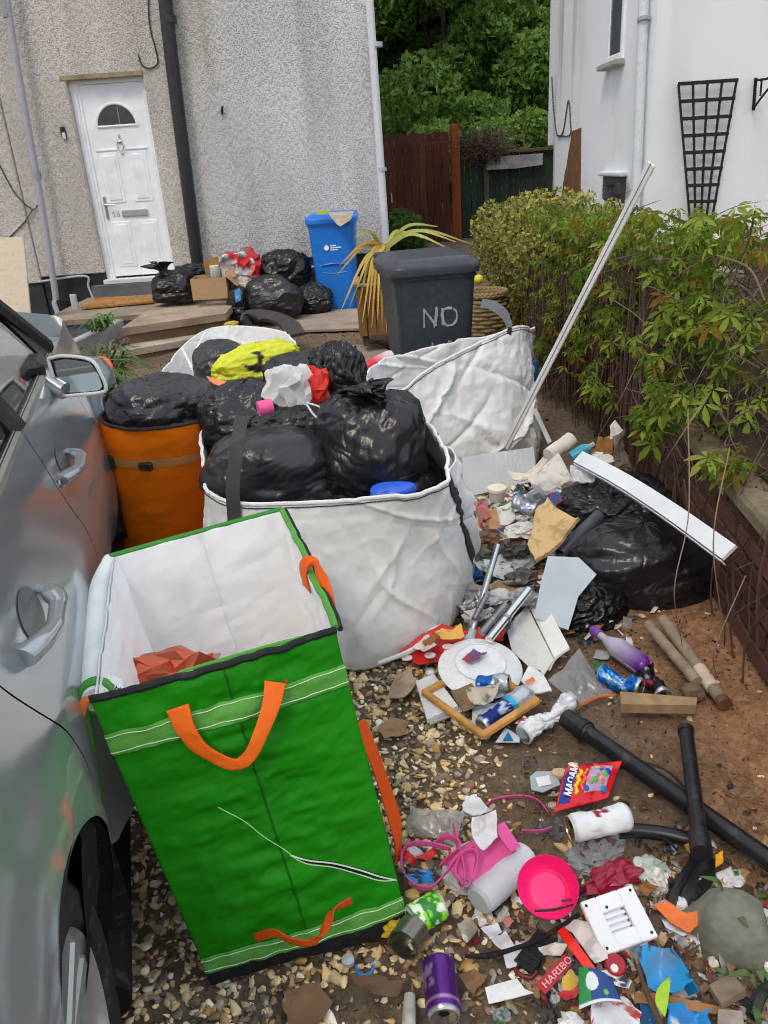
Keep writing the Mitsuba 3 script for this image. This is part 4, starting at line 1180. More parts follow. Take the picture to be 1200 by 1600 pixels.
solo('brown_carton', 'small tan carton leaning at the back of the cardboard box', 'carton', polyslab([[-1.435, 8.300, 0.603], [-1.338, 8.300, 0.653], [-1.323, 8.280, 0.555], [-1.445, 8.280, 0.513]], .02, .03, .01), 'matte', S(178, 152, 116))
solo('carrier_bag', 'crumpled white and red carrier bag on the heap beside the cardboard box', 'carrier bag', wad([-1.313, 8.500, 0.616], (.40, .34, .36), 12), 'vsatin',
     lambda v: np.where((fb(v * 9, 2, 3) + 1.2 * (v[:, 0] - [-1.332, 8.500, 0.617][0]) > .60)[:, None], S(196, 40, 48), np.where((fb(v * 14, 2, 5) > .60)[:, None], S(110, 110, 116), S(226, 228, 232))), smooth=20)
solo('paper_wad', 'crumpled grey white paper wad below the red and white carrier bag', 'paper', wad([-1.283, 8.350, 0.442], (.26, .22, .18), 13), 'matte', S(196, 190, 178), smooth=30)
solo('blue_wrapper', 'scrap of bright blue wrapper near the cardboard box', 'wrapper', polyslab([[-1.324, 8.050, 0.442], [-1.265, 8.050, 0.457], [-1.259, 8.000, 0.353], [-1.319, 8.000, 0.332]], .004, .02, .03), 'satin', S(48, 132, 190))
solo('doormat_board', 'brown board lying flat on the doorstep below the white door', 'board', polyslab([[-2.996, 8.436, 0.310], [-2.274, 8.545, 0.310], [-2.393, 9.041, 0.310], [-3.070, 9.153, 0.310]], .02), 'wood', S(168, 118, 66))
solo('drink_can', 'small purple and white can beside the grey downpipe foot', 'can', lathe([(0, 0), (.03, 0), (.035, .01), (.035, .16), (.028, .17), (0, .17)], 20, A(*[-3.117, 8.600, 0.278])), 'vsatin', lambda v: np.where((fb(v * 14, 2, 1) > .5)[:, None], S(120, 100, 130), S(196, 196, 200)))
solo('dark_pot', 'small dark pot standing behind the can at the downpipe', 'pot', lathe([(0, 0), (.06, 0), (.075, .15), (.08, .155), (.07, .155), (.06, .05), (0, .05)], 20, A(*[-3.339, 8.900, 0.201])), 'matte', S(40, 40, 44))
solo('leaning_board', 'cream chipboard sheet leaning at the edge by the parked car', 'board', polyslab([[-3.893, 8.000, 1.088], [-3.237, 8.000, 1.075], [-3.278, 7.750, 0.136], [-3.987, 7.750, 0.116]], .022), 'matte', S(214, 202, 178))
solo('leaning_board_hole', 'dark hole', 'hole', box3(0, .01, 0, .01, -3, -2.99), 'matte', S(20, 20, 20)) if False else None
ty = thing('car_tyre', 'worn grey rubber tyre piece half buried behind the rear white bag', 'tyre')
tp = [[-1.052, 6.700, 0.318], [-1.036, 6.800, 0.379], [-0.954, 6.900, 0.389], [-0.809, 6.900, 0.357], [-0.696, 6.800, 0.308], [-0.632, 6.600, 0.256]]
add(ty, 'tread', ribbon(tp, .16, .03, A(.25, 1, .25), 30, .004), 'matte', S(70, 68, 66))
solo('yellow_sponge', 'small yellow sponge scrap on the ground behind the rear white bag', 'sponge', blob([-1.201, 6.900, 0.318], (.12, .08, .05), 15, folds=1), 'matte', S(196, 168, 60))
solo('red_cap_bottle', 'clear plastic bottle with a red cap lying by the dark bin', 'bottle', cat([lathe([(0, 0), (.03, 0), (.034, .02), (.034, .13), (.014, .18), (.014, .2), (0, .2)], 20, [0.100, 4.300, 0.536], nrm(A(*[0.021, 4.250, 0.517]) - A(*[0.100, 4.300, 0.536])))]), 'vsatin', lambda v: np.where((np.linalg.norm(v - A(*[-0.004, 4.200, 0.523]), axis=1) < .07)[:, None], S(214, 44, 62), S(206, 208, 212)))


def weeds(name, label, spots, n, L, seed, cols, w=.012):
    r = np.random.default_rng(seed)
    t = thing(name, label, 'weed')
    out = []
    for sp_ in spots:
        for k in range(n):
            a = r.uniform(0, 6.28)
            d = A(math.cos(a), math.sin(a), 0)
            l_ = L * r.uniform(.5, 1.2)
            p0 = A(*sp_) + r.normal(0, .03, 3) * [1, 1, 0]
            p = curve([p0, p0 + d * l_ * .35 + A(0, 0, l_ * .6), p0 + d * l_ + A(0, 0, l_ * r.uniform(.2, .6))], 7)
            sd = nrm(np.cross(np.gradient(p, axis=0), [0, 0, 1.0]))
            ww = w * np.sin(np.linspace(.15, 3.0, 7))
            out.append(slab(np.stack([p - sd * ww[:, None], p + sd * ww[:, None]], 1), .0008))
    add(t, 'foliage', cat(out), 'satin', cols, kind='stuff')


weeds('weed', 'green weed growing at the corner of the doorstep', [[-2.315, 6.900, 0.333], [-2.287, 7.000, 0.345], [-2.372, 6.900, 0.326]], 22, .17, 1, S(78, 110, 50))
weeds('weed', 'bright weeds sprouting in the bed in front of the cream board', [[-2.952, 7.000, 0.092], [-2.719, 6.700, 0.073], [-2.926, 6.800, 0.052]], 14, .14, 2, S(112, 140, 62))
weeds('weed', 'dark green grass tuft between the car mirror and the orange bag', [[-1.591, 4.300, 0.404], [-1.578, 4.400, 0.356], [-1.570, 4.500, 0.358], [-1.721, 4.600, 0.380], [-1.584, 4.700, 0.391]], 40, .32, 3, S(66, 92, 36), .008)
weeds('weed', 'green leaf shoots at the right lower corner beside the grey stone lump', [[0.704, 1.100, 0.057], [0.797, 1.250, -0.048], [0.654, 0.980, 0.058], [0.637, 0.950, 0.031]], 3, .05, 4, S(70, 100, 46), .007)

# ---------------------------------------------------------------- the parked car
HD = A(-.267, .964, 0)
HN = A(.964, .267, 0)
W3 = lambda u, n_, w: np.stack(np.broadcast_arrays(np.asarray(u, float) * HD[0] + np.asarray(n_, float) * HN[0], np.asarray(u, float) * HD[1] + np.asarray(n_, float) * HN[1], np.asarray(w, float)), -1)
car = thing('parked_car', 'silver grey estate car parked beside the gravel drive', 'car')
UR, UF, WR = .80, 3.36, .375
WZ = .31
N0 = -.235


def side_n(u, w):
    n_ = np.interp(w, [.14, .18, .24, .35, .5, .60, .68, .74, .80, .88, .96], [-.12, -.09, -.05, -.02, -.002, 0, -.012, -.035, -.055, -.078, -.105])
    n_ = n_ - .035 * sst(2.9, 4.1, u) * ((u - 2.9).clip(0) / 1.2) ** 1 - .25 * sst(3.7, 4.35, u) ** 2 - .22 * (1 - sst(.06, .55, u)) ** 2.2
    for uc in (UR, UF):
        rr = np.hypot(u - uc, w - WZ)
        n_ = n_ + .022 * np.exp(-((rr - WR) / .07) ** 2) * (w < .8)
    return N0 + n_


SEAM = lambda w: 1.185 - .12 * sst(.60, .93, w)


def panel(u0, u1, nu, nw=46, wtop=.955, wlow=.16):
    t, w = np.meshgrid(np.linspace(0, 1, nu), np.linspace(wlow, wtop, nw), indexing='ij')
    u0 = u0(w) if callable(u0) else u0
    u1 = u1(w) if callable(u1) else u1
    u = u0 + (u1 - u0) * t
    drop = np.zeros(u.shape, bool)
    for uc in (UR, UF):
        du, dw = u - uc, w - WZ
        r = np.where(dw > 0, np.hypot(du, dw), np.abs(du))
        ins = r < WR
        drop |= ins
        k = np.where(ins, WR / np.maximum(r, 1e-3), 1)
        u, w = uc + du * k, np.where(ins & (dw > 0), WZ + dw * k, w)
    P = W3(u, side_n(u, w), w)
    n1, n2 = u.shape
    cell = drop[:-1, :-1] & drop[1:, :-1] & drop[:-1, 1:] & drop[1:, 1:]
    f = gridfaces(n1, n2)
    ok = ~np.concatenate([cell.ravel()] * 2)
    return trimesh.Trimesh(P.reshape(-1, 3), f[ok], process=False)


bodyshells = [panel(.06, lambda w: SEAM(w) - .0025, 120), panel(2.987, 4.3, 120)]
# bonnet, boot and far side close the shell
uu = np.linspace(.06, 4.3, 60)
far = W3(uu[:, None], N0 - 1.72 - (side_n(uu, np.full(60, .6)) - N0)[:, None] + 0 * uu[:, None], np.linspace(.16, .955, 8)[None])
bodyshells.append(surf(far[:, ::-1]))
hl = W3(uu[uu > 2.95][:, None], np.linspace(0, 1, 12)[None] * 0 + (side_n(uu[uu > 2.95], np.full((uu > 2.95).sum(), .95))[:, None] * (1 - np.linspace(0, 1, 12)[None]) + (N0 * 2 - 1.72 - side_n(uu[uu > 2.95], np.full((uu > 2.95).sum(), .95)))[:, None] * np.linspace(0, 1, 12)[None]),
        .955 - .18 * ((uu[uu > 2.95] - 2.95) / 1.35)[:, None] ** 2 + .05 * np.sin(np.pi * np.linspace(0, 1, 12))[None])
bodyshells.append(surf(hl))
for ue in (.06, 4.3):
    ww = np.linspace(.16, .955, 10)
    e0 = side_n(np.full(10, ue), ww)
    bodyshells.append(surf(W3(ue + 0 * ww[:, None], e0[:, None] * (1 - np.linspace(0, 1, 8)[None]) + (2 * N0 - 1.72 - e0)[:, None] * np.linspace(0, 1, 8)[None], ww[:, None])))
# roof
ur = np.linspace(.3, 2.75, 24)
rz = 1.46 - .06 * ((ur - 1.6) / 1.1) ** 2
rn = np.linspace(0, 1, 14)
roof = W3(ur[:, None], (N0 - .34) * (1 - rn)[None] + (N0 - 1.38) * rn[None] + 0 * ur[:, None], rz[:, None] - .05 * (2 * rn[None] - 1) ** 4)
add(car, 'body', cat(bodyshells), 'paint', smooth=50)
add(car, 'roof', slab(roof, -.03), 'paint', smooth=50)
add(car, 'rear_door', panel(lambda w: SEAM(w) + .0025, 2.017, 70), 'paint', smooth=50)
fd = car + '__front_door'
add(car, 'front_door', panel(2.023, 2.981, 70), 'paint', smooth=50)
add(car, 'inner_shell', cat([surf(W3(np.linspace(1.0, 3.0, 20)[:, None], side_n(np.linspace(1.0, 3.0, 20)[:, None], np.linspace(.2, .95, 20)[None]) - .015, np.linspace(.2, .95, 20)[None])),
                             tube([W3(1.05, N0 - .05, .17), W3(2.95, N0 - .05, .17)], .05, 10)] +
                            [surf(W3(uc + (WR + .004) * np.cos(np.linspace(-.25, 3.4, 40))[:, None] + 0 * np.linspace(0, 1, 6)[None], N0 + .012 - .30 * np.linspace(0, 1, 6)[None] + 0 * np.zeros((40, 1)), (WZ + (WR + .004) * np.sin(np.linspace(-.25, 3.4, 40)))[:, None])) for uc in (UR, UF)] +
                            [lathe([(0, 0), (WR, 0), (WR, .01), (0, .01)], 30, W3(uc, N0 - .30, WZ), HN) for uc in (UR, UF)]), 'matte', S(20, 20, 21))
# glazing
pil = lambda u: np.interp(u, [.25, .6, 2.2, 3.05], [.0, .0, .0, .0])
def gl(u0, u1, u0t, u1t, w0=.965, w1=1.40, off=0.0):
    k = np.linspace(0, 1, 10)[None]
    t = np.linspace(0, 1, 14)[:, None]
    u = (u0 * (1 - t) + u1 * t) * (1 - k) + (u0t * (1 - t) + u1t * t) * k
    return W3(u, N0 - .125 - .22 * k + off + .015 * np.sin(np.pi * k), w0 + (w1 - w0) * k + 0 * t)


for nm, a in (('rear_side_window', (1.10, 1.98, 1.15, 1.94)), ('front_side_window', (2.06, 2.86, 2.02, 2.40)), ('quarter_window', (.55, 1.02, .70, 1.08))):
    add(car, nm, slab(gl(*a), .004), 'pane', smooth=True)
add(car, 'window_frame', cat([tube([W3(u, N0 - .118, .962) for u in (.5, 1.1, 2.0, 2.95)], .012, 6), tube([W3(1.04, N0 - .12, .96), W3(1.11, N0 - .345, 1.40)], .032, 8), tube([W3(2.02, N0 - .122, .96), W3(1.98, N0 - .345, 1.40)], .036, 8), tube([W3(3.08, N0 - .14, .97), W3(2.78, N0 - .24, 1.18), W3(2.42, N0 - .35, 1.41), W3(1.6, N0 - .36, 1.445), W3(.5, N0 - .36, 1.40), W3(.35, N0 - .2, 1.0)], .038, 10, 50),
                              polyslab([W3(2.86, N0 - .128, .965), W3(3.06, N0 - .135, .965), W3(2.62, N0 - .255, 1.2), W3(2.66, N0 - .26, 1.22), W3(2.80, N0 - .2, 1.1)], .01)]), 'satin', S(24, 24, 26))
add(car, 'belt_trim', surf(W3(np.linspace(.62, 2.96, 50)[:, None], side_n(np.linspace(.62, 2.96, 50), np.full(50, .955))[:, None] + A(.004, .002, -.012, -.02)[None], .955 + A(-.004, .012, .018, .016)[None] + 0 * np.zeros((50, 1)))), 'satin', S(128, 132, 124), smooth=50)
k8 = np.linspace(0, 1, 8)
add(car, 'windscreen', surf(W3((3.10 + (2.42 - 3.10) * k8)[:, None], (N0 - .16 - .19 * k8)[:, None] * (1 - np.linspace(0, 1, 10))[None] + (N0 - 1.56 + .19 * k8)[:, None] * np.linspace(0, 1, 10)[None], (.97 + .44 * k8)[:, None])), 'pane', smooth=True)
cabin = thing('x', 'x', 'x') if False else None
add(car, 'cabin', cat([surf(W3(np.linspace(.3, 3.1, 10)[:, None], np.linspace(N0 - .12, N0 - 1.6, 8)[None], .62 + 0 * np.zeros((10, 8)))), surf(W3(np.linspace(.3, 3.1, 10)[:, None], N0 - 1.60 + 0 * np.zeros((10, 6)), np.linspace(.6, 1.0, 6)[None])[:, ::-1])]), 'matte', S(28, 28, 30))
for u_ in (1.35, 2.25):
    for n_ in (N0 - .48, N0 - 1.2):
        add(car, 'seat', cat([rbox((.48, .16, .62), .06, W3(u_, n_, .85), basis(A(0, 0, 1), HN)), rbox((.26, .1, .2), .04, W3(u_ - .04, n_, 1.24), basis(A(0, 0, 1), HN))]), 'matte', S(44, 46, 46))
for uc in (UR, UF):
    wl_ = add(car, 'wheel', lathe([(.225, -.11), (.285, -.112), (.305, -.10), (.312, -.05), (.312, .05), (.303, .085), (.275, .103), (.235, .098), (.226, .085)], 64, W3(uc, N0 - .125, WZ), HN), 'matte', S(40, 39, 38))
    rim = [lathe([(.195, -.05), (.205, .07), (.222, .092), (.230, .084), (.224, -.1)], 64, W3(uc, N0 - .125, WZ), HN), lathe([(0, .065), (.03, .064), (.055, .055), (.06, .0)], 30, W3(uc, N0 - .125, WZ), HN)]
    e1, e2 = HD, A(0, 0, 1)
    for k in range(5):
        a = 2 * math.pi * k / 5 + .35
        for da in (-.17, .17):
            d = e1 * math.cos(a + da) + e2 * math.sin(a + da)
            d0 = e1 * math.cos(a) + e2 * math.sin(a)
            rim.append(beam(W3(uc, N0 - .125, WZ) + d0 * .04 + HN * .05, W3(uc, N0 - .125, WZ) + d * .215 + HN * .07, .034, .03, .006, HN))
    add(wl_, 'rim', cat(rim), 'vmetal', S(176, 178, 178))
    add(wl_, 'brake_disc', lathe([(0, -.02), (.15, -.02), (.15, -.035), (0, -.035)], 40, W3(uc, N0 - .125, WZ), HN), 'metal', S(96, 92, 88))
for u_ in (1.34, 2.20):
    w_ = .80
    n_b = float(side_n(A(u_), A(w_))[0])
    h = []
    us = np.linspace(-.13, .12, 15)
    lift = np.interp(us, [-.13, -.085, -.04, .05, .10, .12], [.0, .028, .045, .045, .026, .004])
    h = tube([W3(u_ + a, float(side_n(A(u_ + a), A(w_))[0]) + l, w_ + .004) for a, l in zip(us, lift)], [.028, .024, .017, .016, .017, .022, .014], 12, 40, flat=.62)
    hk = add(car, 'door_handle', h, 'paint', smooth=60)
    rr = np.linspace(0, 1, 8)[:, None]
    aa = np.linspace(0, 2 * np.pi, 32)[None]
    P = W3(u_ + .02 + .075 * rr * np.cos(aa), side_n(u_ + .02 + .075 * rr * np.cos(aa), w_ + .005 + .042 * rr * np.sin(aa)) + .0025, w_ + .005 + .042 * rr * np.sin(aa))
    add(hk, 'handle_recess', surf(P), 'satin', S(92, 96, 98), smooth=True)
    if u_ > 2:
        add(hk, 'lock', lathe([(0, .006), (.010, .005), (.012, 0)], 16, W3(u_ - .145, float(side_n(A(u_ - .145), A(w_))[0]), w_), HN), 'metal', S(150, 150, 150))
# mirror, its glass facing back towards us
mo = [[-1.004, 2.446, 1.014], [-0.946, 2.426, 1.023], [-0.855, 2.388, 1.013], [-0.829, 2.380, 0.968], [-0.822, 2.379, 0.928], [-0.837, 2.382, 0.914], [-0.901, 2.404, 0.905], [-0.983, 2.434, 0.900], [-0.995, 2.437, 0.929]]
mo = np.array(mo)
mc = mo.mean(0)
ins = mc + (mo - mc) * .86
pl_n = nrm(np.cross(mo[4] - mo[0], mo[7] - mo[1]))
pl_n = pl_n if pl_n[1] < 0 else -pl_n
back_ = -pl_n
hull = trimesh.convex.convex_hull(np.vstack([mo + back_ * .012, mc + (mo - mc) * .93 + back_ * .06, mc + (mo - mc) * .6 + back_ * .10]))
mr = add(car, 'door_mirror', cat([hull, tube([mc - HN * .08 + back_ * .05 - A(0, 0, .04), W3(2.66, N0 - .12, .955)], [.03, .035], 10)]), 'paint', smooth=40)
add(mr, 'mirror_rim', cat([tube(np.vstack([mo, mo[:1]]), .0055, 8, 90, smooth_path=True)]), 'clean', S(206, 212, 212))
add(mr, 'mirror_glass', polyslab(ins + pl_n * .002 + back_ * .006, .002), 'mirror')
add(mr, 'mirror_back', polyslab(mc + (mo - mc) * .985 + back_ * .009, .004), 'satin', S(30, 30, 32))
add(mr, 'mirror_foot', rbox((.16, .06, .07), .02, W3(2.68, N0 - .13, .985), basis(HN, HD)), 'satin', S(22, 22, 24))


# ---------------------------------------------------------------- the big bags
def ringpts(ctrl, n=200):
    p = np.asarray(ctrl, float)
    q = np.vstack([p[-2:], p, p[:3]])
    c = curve(q, 4000)
    m = len(q) - 1
    return c[(np.linspace(2 / m, (2 + len(p)) / m, n, endpoint=False) * 3999).astype(int)]


WHITE = S(216, 217, 216)


def bulk_bag(label, bottom, top, bulge, amp, seed, seam=True, n=300, nv=96, freq=6):
    t = thing('bulk_bag', label, 'bulk bag', 'white woven bulk bags')
    P = loft(ringpts(bottom, n), ringpts(top, n), nv, bulge, amp, seed, freq)
    P = crumple(P, amp * .30, freq * 4.5, seed + 7, True, (1, 1, .5))
    v = np.linspace(0, 1, nv)[None, :]
    N = gnormals(P, True)
    # creases that run down from the rim and a few long diagonal folds
    a = np.linspace(0, 1, n, endpoint=False)[:, None]
    r_ = np.random.default_rng(seed)
    for k in range(46):
        u0, sl, ph, w = r_.random(), r_.normal(0, .30), r_.random(), r_.uniform(.003, .009)
        d = (a - u0 - sl * (v - .5) + .5) % 1 - .5 + .012 * np.sin(v * 9 + k)
        P = P + N * (amp * .75 * np.exp(-np.abs(d) / w) * np.exp(-((v - ph) / .26) ** 2) * (1 if k % 3 else -1))[..., None]
    add(t, 'panel', slab(P, .005, True), 'weave_white', smooth=True)
    add(t, 'base', polyslab(P[::10, 0] + A(0, 0, .012), .01), 'weave_white')
    if seam:
        add(t, 'rim_seam', tube(np.vstack([P[:, -1], P[:1, -1]]) + A(0, 0, .001), .0065, 6, n, smooth_path=False), 'weave_white')
        j = nv - 3
        Q = P[:, j] + gnormals(P, True)[:, j] * .002
        add(t, 'stitching', tube(np.vstack([Q, Q[:1]]), .0019, 5, n, smooth_path=False), 'matte', S(60, 60, 62))
    return t, P


# bag holding three sacks
botA = [(-.52, 2.24, 0), (-.15, 2.13, 0), (.13, 2.28, 0), (.295, 2.64, 0), (.28, 3.05, 0), (-.15, 3.15, 0), (-.56, 3.05, 0), (-.6, 2.6, 0)]
topA = [[-0.523, 2.300, 0.575], [-0.392, 2.240, 0.567], [-0.075, 2.220, 0.571], [0.192, 2.260, 0.597], [0.150, 2.750, 0.633], (-.14, 3.0, .60), [-0.585, 2.850, 0.667], [-0.592, 2.500, 0.572]]
tA, PA = bulk_bag('white bulk bag in the middle filled with black sacks, sagging at the front', botA, topA, .028, .016, 31)
STRAP = S(74, 76, 80)
add(tA, 'lifting_strap', ribbon([[-0.420, 2.360, 0.816], [-0.428, 2.290, 0.757], [-0.453, 2.240, 0.642], [-0.462, 2.220, 0.523]], .042, .003, A(1, .1, 0), 30, .002), 'matte', S(66, 67, 70))
NA = gnormals(PA, True)
add(tA, 'lifting_strap', slab((PA + NA * .006)[112:120, 24:93], .003), 'matte', S(50, 51, 54), smooth=True)
add(tA, 'side_fold', slab((PA[120:134, 20:95] + NA[120:134, 20:95] * (.005 + .022 * np.sin(np.pi * np.linspace(0, 1, 14)))[:, None, None]), .004), 'weave_white', smooth=True)
add(tA, 'corner_seam', tube([[0.284, 2.570, 0.063], [0.207, 2.400, 0.055], [0.116, 2.220, 0.056], [0.052, 2.150, 0.053], [-0.052, 2.070, 0.069]], [.013, .010, .006], 8, 50), 'weave_white')
add(tA, 'seam_patch', tube([[0.246, 2.540, 0.091], [0.285, 2.560, 0.050]], .012, 6), 'matte', S(60, 62, 66))
# bag at the back by the dark bin, slumped
botB = [(.02, 3.72, 0), (.40, 3.72, 0), (.76, 3.86, 0), (.84, 4.10, 0), (.80, 4.28, 0), (.45, 4.36, 0), (.05, 4.22, 0), (-.05, 3.95, 0)]
topB = [[0.048, 3.680, 0.454], [0.258, 3.780, 0.571], [0.693, 4.000, 0.692], [0.804, 4.120, 0.662], [0.790, 4.220, 0.630], [0.454, 4.300, 0.578], [0.054, 4.180, 0.524], [-0.026, 3.950, 0.490]]
tB, PB = bulk_bag('empty slumped white bulk bag between the dark bin and the litter heap', botB, topB, .03, .034, 32, freq=5)
add(tB, 'lifting_strap', ribbon([[0.696, 3.980, 0.709], [0.681, 3.970, 0.605], [0.644, 3.940, 0.506], [0.688, 3.950, 0.411], [0.732, 3.970, 0.310]], .022, .003, A(1, .2, 0), 40), 'matte', S(44, 45, 48))
add(tB, 'lifting_strap', ribbon([[0.590, 4.250, 0.793], [0.646, 4.220, 0.781], [0.690, 4.120, 0.749], [0.700, 4.000, 0.698]], .05, .003, A(.2, .6, 1), 30), 'matte', S(112, 116, 120))
add(tB, 'lifting_strap', ribbon([[0.057, 3.660, 0.509], [0.092, 3.630, 0.502], [0.125, 3.600, 0.465], [0.136, 3.620, 0.427]], .03, .003, A(.5, .2, 1), 20), 'matte', S(50, 52, 56))
# bag at the back holding the yellow bag
botC = [(-1.1, 4.75, 0), (-.6, 4.75, 0), (-.45, 5.1, 0), (-.5, 5.5, 0), (-.8, 5.7, 0), (-1.15, 5.45, 0)]
topC = [[-1.189, 4.550, 0.402], [-0.589, 4.550, 0.337], [-0.506, 5.150, 0.405], [-0.680, 5.700, 0.453], [-1.152, 5.750, 0.493], [-1.283, 5.000, 0.433]]
tC, PC = bulk_bag('rear white bulk bag with a yellow sack inside, close to the front steps', botC, topC, .04, .014, 33)
add(tC, 'inner_seam', tube([[-1.244, 5.180, 0.478], [-1.137, 4.900, 0.410], [-1.063, 4.750, 0.342]], .008, 6), 'weave_white')
add(tC, 'inner_seam', tube([[-1.160, 5.600, 0.504], [-1.186, 5.350, 0.438], [-1.191, 5.100, 0.366]], .007, 6), 'weave_white')
solo('yellow_sack', 'bright yellow plastic sack with dark marks in the rear white bag', 'sack', blob([-0.673, 4.620, 0.456], (.50, .24, .24), 41, folds=1.7, freq=5, rot=.42, ax=(.6, 1.4, 1)), 'vsatin',
     lambda v: np.where(((fb(v * 6 + 2, 2, 5) > .70) & (fb(v * 17, 1, 8) > .45))[:, None], S(34, 34, 30), S(206, 212, 44)), smooth=50)
sackthing('dark sack under the yellow sack in the rear white bag', [-0.911, 4.750, 0.418], (.36, .3, .34), 42, S(48, 49, 54), folds=.6)
# sacks in the middle bag
sackthing('smooth fat black sack at the front of the middle white bag', [-0.368, 2.580, 0.556], (.46, .38, .30), 43, S(44, 45, 50), folds=.45, freq=3.2, ax=(1, 1, 1.4))
sackthing('creased black sack bulging from the side of the middle white bag nearest the litter heap', [-0.017, 2.600, 0.580], (.38, .38, .42), 44, S(26, 26, 29), folds=.95, freq=4, ax=(1.3, 1.3, .5), knot=([0.037, 2.550, 0.766], .07, (-.5, 0)))
sackthing('dark slack sack wedged between the two full sacks in the middle bag', [-0.225, 2.720, 0.485], (.30, .3, .34), 45, S(24, 24, 27), folds=1.4)
sackthing('torn black sack at the back of the middle bag, white tissue spilling out', [-0.474, 2.840, 0.645], (.36, .30, .28), 46, S(30, 30, 33), folds=1.3, freq=5, ax=(1.5, 1, .6))
sackthing('black sack mouth gathered high over the tissue and red foil', [-0.235, 3.050, 0.751], (.36, .28, .18), 47, S(30, 31, 34), folds=1.6, freq=5)
sackthing('limp black sack flap hanging beside the red foil', [-0.147, 2.980, 0.697], (.22, .2, .36), 48, S(26, 26, 29), folds=1.6, freq=6, ax=(1.6, 1.6, .5))
sackthing('folded black sack lip lying across the middle of the middle bag', [-0.262, 2.740, 0.637], (.42, .3, .20), 49, S(28, 28, 31), folds=1.6, freq=5)
sackthing('dark sack filling the bottom of the middle white bag', [-.14, 2.66, .30], (.74, .72, .52), 50, S(26, 26, 28), folds=1)
solo('white_tissue', 'crumpled white tissue spilling from the torn black sack', 'tissue', wad([-0.312, 2.780, 0.765], (.17, .14, .20), 51, depth=.35), 'matte', S(206, 206, 204))
solo('red_foil', 'shiny crumpled red foil wrapper beside the white tissue', 'foil', wad([-0.227, 2.800, 0.766], (.12, .12, .17), 52), 'satin', S(214, 38, 24), smooth=20)
solo('pink_stopper', 'small bright pink cap lying on the torn black sack', 'cap', lathe([(0, 0), (.024, 0), (.026, .01), (.026, .05), (0, .05)], 20, [-0.357, 2.620, 0.769], nrm(A(-1, -.4, -.1))), 'satin', S(232, 92, 160))
solo('white_hanger', 'bent white wire loop on the black sacks', 'hanger', tube([[-0.243, 2.660, 0.759], [-0.195, 2.620, 0.751], [-0.155, 2.560, 0.725], [-0.173, 2.540, 0.717], [-0.212, 2.580, 0.734], [-0.243, 2.660, 0.754]], .0035, 6, 60), 'matte', S(206, 206, 208))
solo('red_white_packet', 'small red and white packet end next to the wire loop', 'packet', polyslab([[-0.163, 2.540, 0.730], [-0.145, 2.540, 0.733], [-0.144, 2.500, 0.688], [-0.165, 2.500, 0.689]], .012, .01, .004), 'vsatin', lambda v: np.where((v[:, 2] > np.median(v[:, 2]))[:, None], S(150, 34, 44), S(206, 204, 206)))
solo('blue_sheet', 'strip of bright blue plastic inside the rim of the middle bag', 'plastic sheet', blob([0.037, 2.340, 0.537], (.14, .09, .05), 53, folds=.8), 'satin', S(50, 100, 214))

# ---------------------------------------------------------------- orange bag
oc, ob = (A(*[-1.049, 3.000, 0.693]) + A(*[-0.582, 2.920, 0.683])) / 2, A(-.98, 3.17, 0)
r1 = 1.03 * np.linalg.norm(A(*[-1.049, 3.000, 0.693]) - A(*[-0.582, 2.920, 0.683])) / 2
oc = oc + A(.012, 0, 0)
aa = np.linspace(0, 2 * np.pi, 160, endpoint=False)[:, None]
ringo = lambda c, r: np.asarray(c) + np.hstack([r * np.cos(aa), r * np.sin(aa), 0 * aa])
og = thing('orange_garden_bag', 'tall round orange garden bag with a black sack pushed into it', 'garden bag')
ORG = S(255, 126, 14)
PO = loft(ringo(ob, r1 * .92), ringo(oc, r1), 60, .012, .007, 61, 7, (1, 1, 2.2))
PO = crumple(PO, .010, 5, 66, True, (1, 1, 1.2))
add(og, 'outer_wall', slab(PO, .004, True), 'weave_col', ORG, smooth=True)
NI = gnormals(PO, True)
add(og, 'lining', slab((PO - NI * .0075)[:, 20:59][::-1], .003, True), 'weave_col', S(150, 150, 146), smooth=True)
add(og, 'rim_binding', tube(np.vstack([PO[:, -1], PO[:1, -1]]) + A(0, 0, .002), .007, 7, 160, smooth_path=False), 'matte', S(52, 46, 42))
add(og, 'webbing', slab(band(PO, 0, 45, 48, .004), .0025, True), 'weave_col', S(206, 144, 84), smooth=True)
rowp = lambda x, y, j: PO[int(np.argmin(np.linalg.norm(PO[:, j, :2] - A(x, y), axis=1))), j]
for px_ in ([-0.978, 2.850, 0.612], [-0.862, 2.780, 0.617]):
    q = rowp(px_[0], px_[1], 46)
    nn = nrm(A(*(q - oc)[:2], 0))
    add(og, 'buckle', rbox((.03 if px_[0] < -.95 else .055, .02, .055 if px_[0] < -.95 else .032), .006, q + nn * .012, np.stack([np.cross(A(0, 0, 1), nn) * -1, -nn, A(0, 0, 1)], 1)), 'satin', S(28, 28, 30))
add(og, 'seam', tube(PO[int(np.argmin(PO[:, 30, 0])), :], .005, 6, 60, smooth_path=False), 'matte', S(196, 186, 172))
add(og, 'carry_handle', tube([[-1.189, 3.350, 0.792], [-1.159, 3.320, 0.824], [-1.119, 3.280, 0.830], [-1.093, 3.250, 0.809], [-1.096, 3.220, 0.778]], .016, 10, 40, flat=.6), 'weave_col', S(240, 112, 62))
add(og, 'rim_flap', slab(crumple(bilin([-0.658, 3.050, 0.785], [-0.564, 2.980, 0.771], [-0.571, 2.950, 0.759], [-0.632, 3.000, 0.766], 12, 6), .004), .003), 'weave_col', S(222, 140, 90))
add(og, 'rim_flap', slab(crumple(bilin([-1.064, 3.100, 0.712], [-1.034, 3.150, 0.728], [-1.023, 3.120, 0.714], [-1.053, 3.050, 0.694], 12, 6), .004), .003), 'weave_col', S(222, 150, 96))
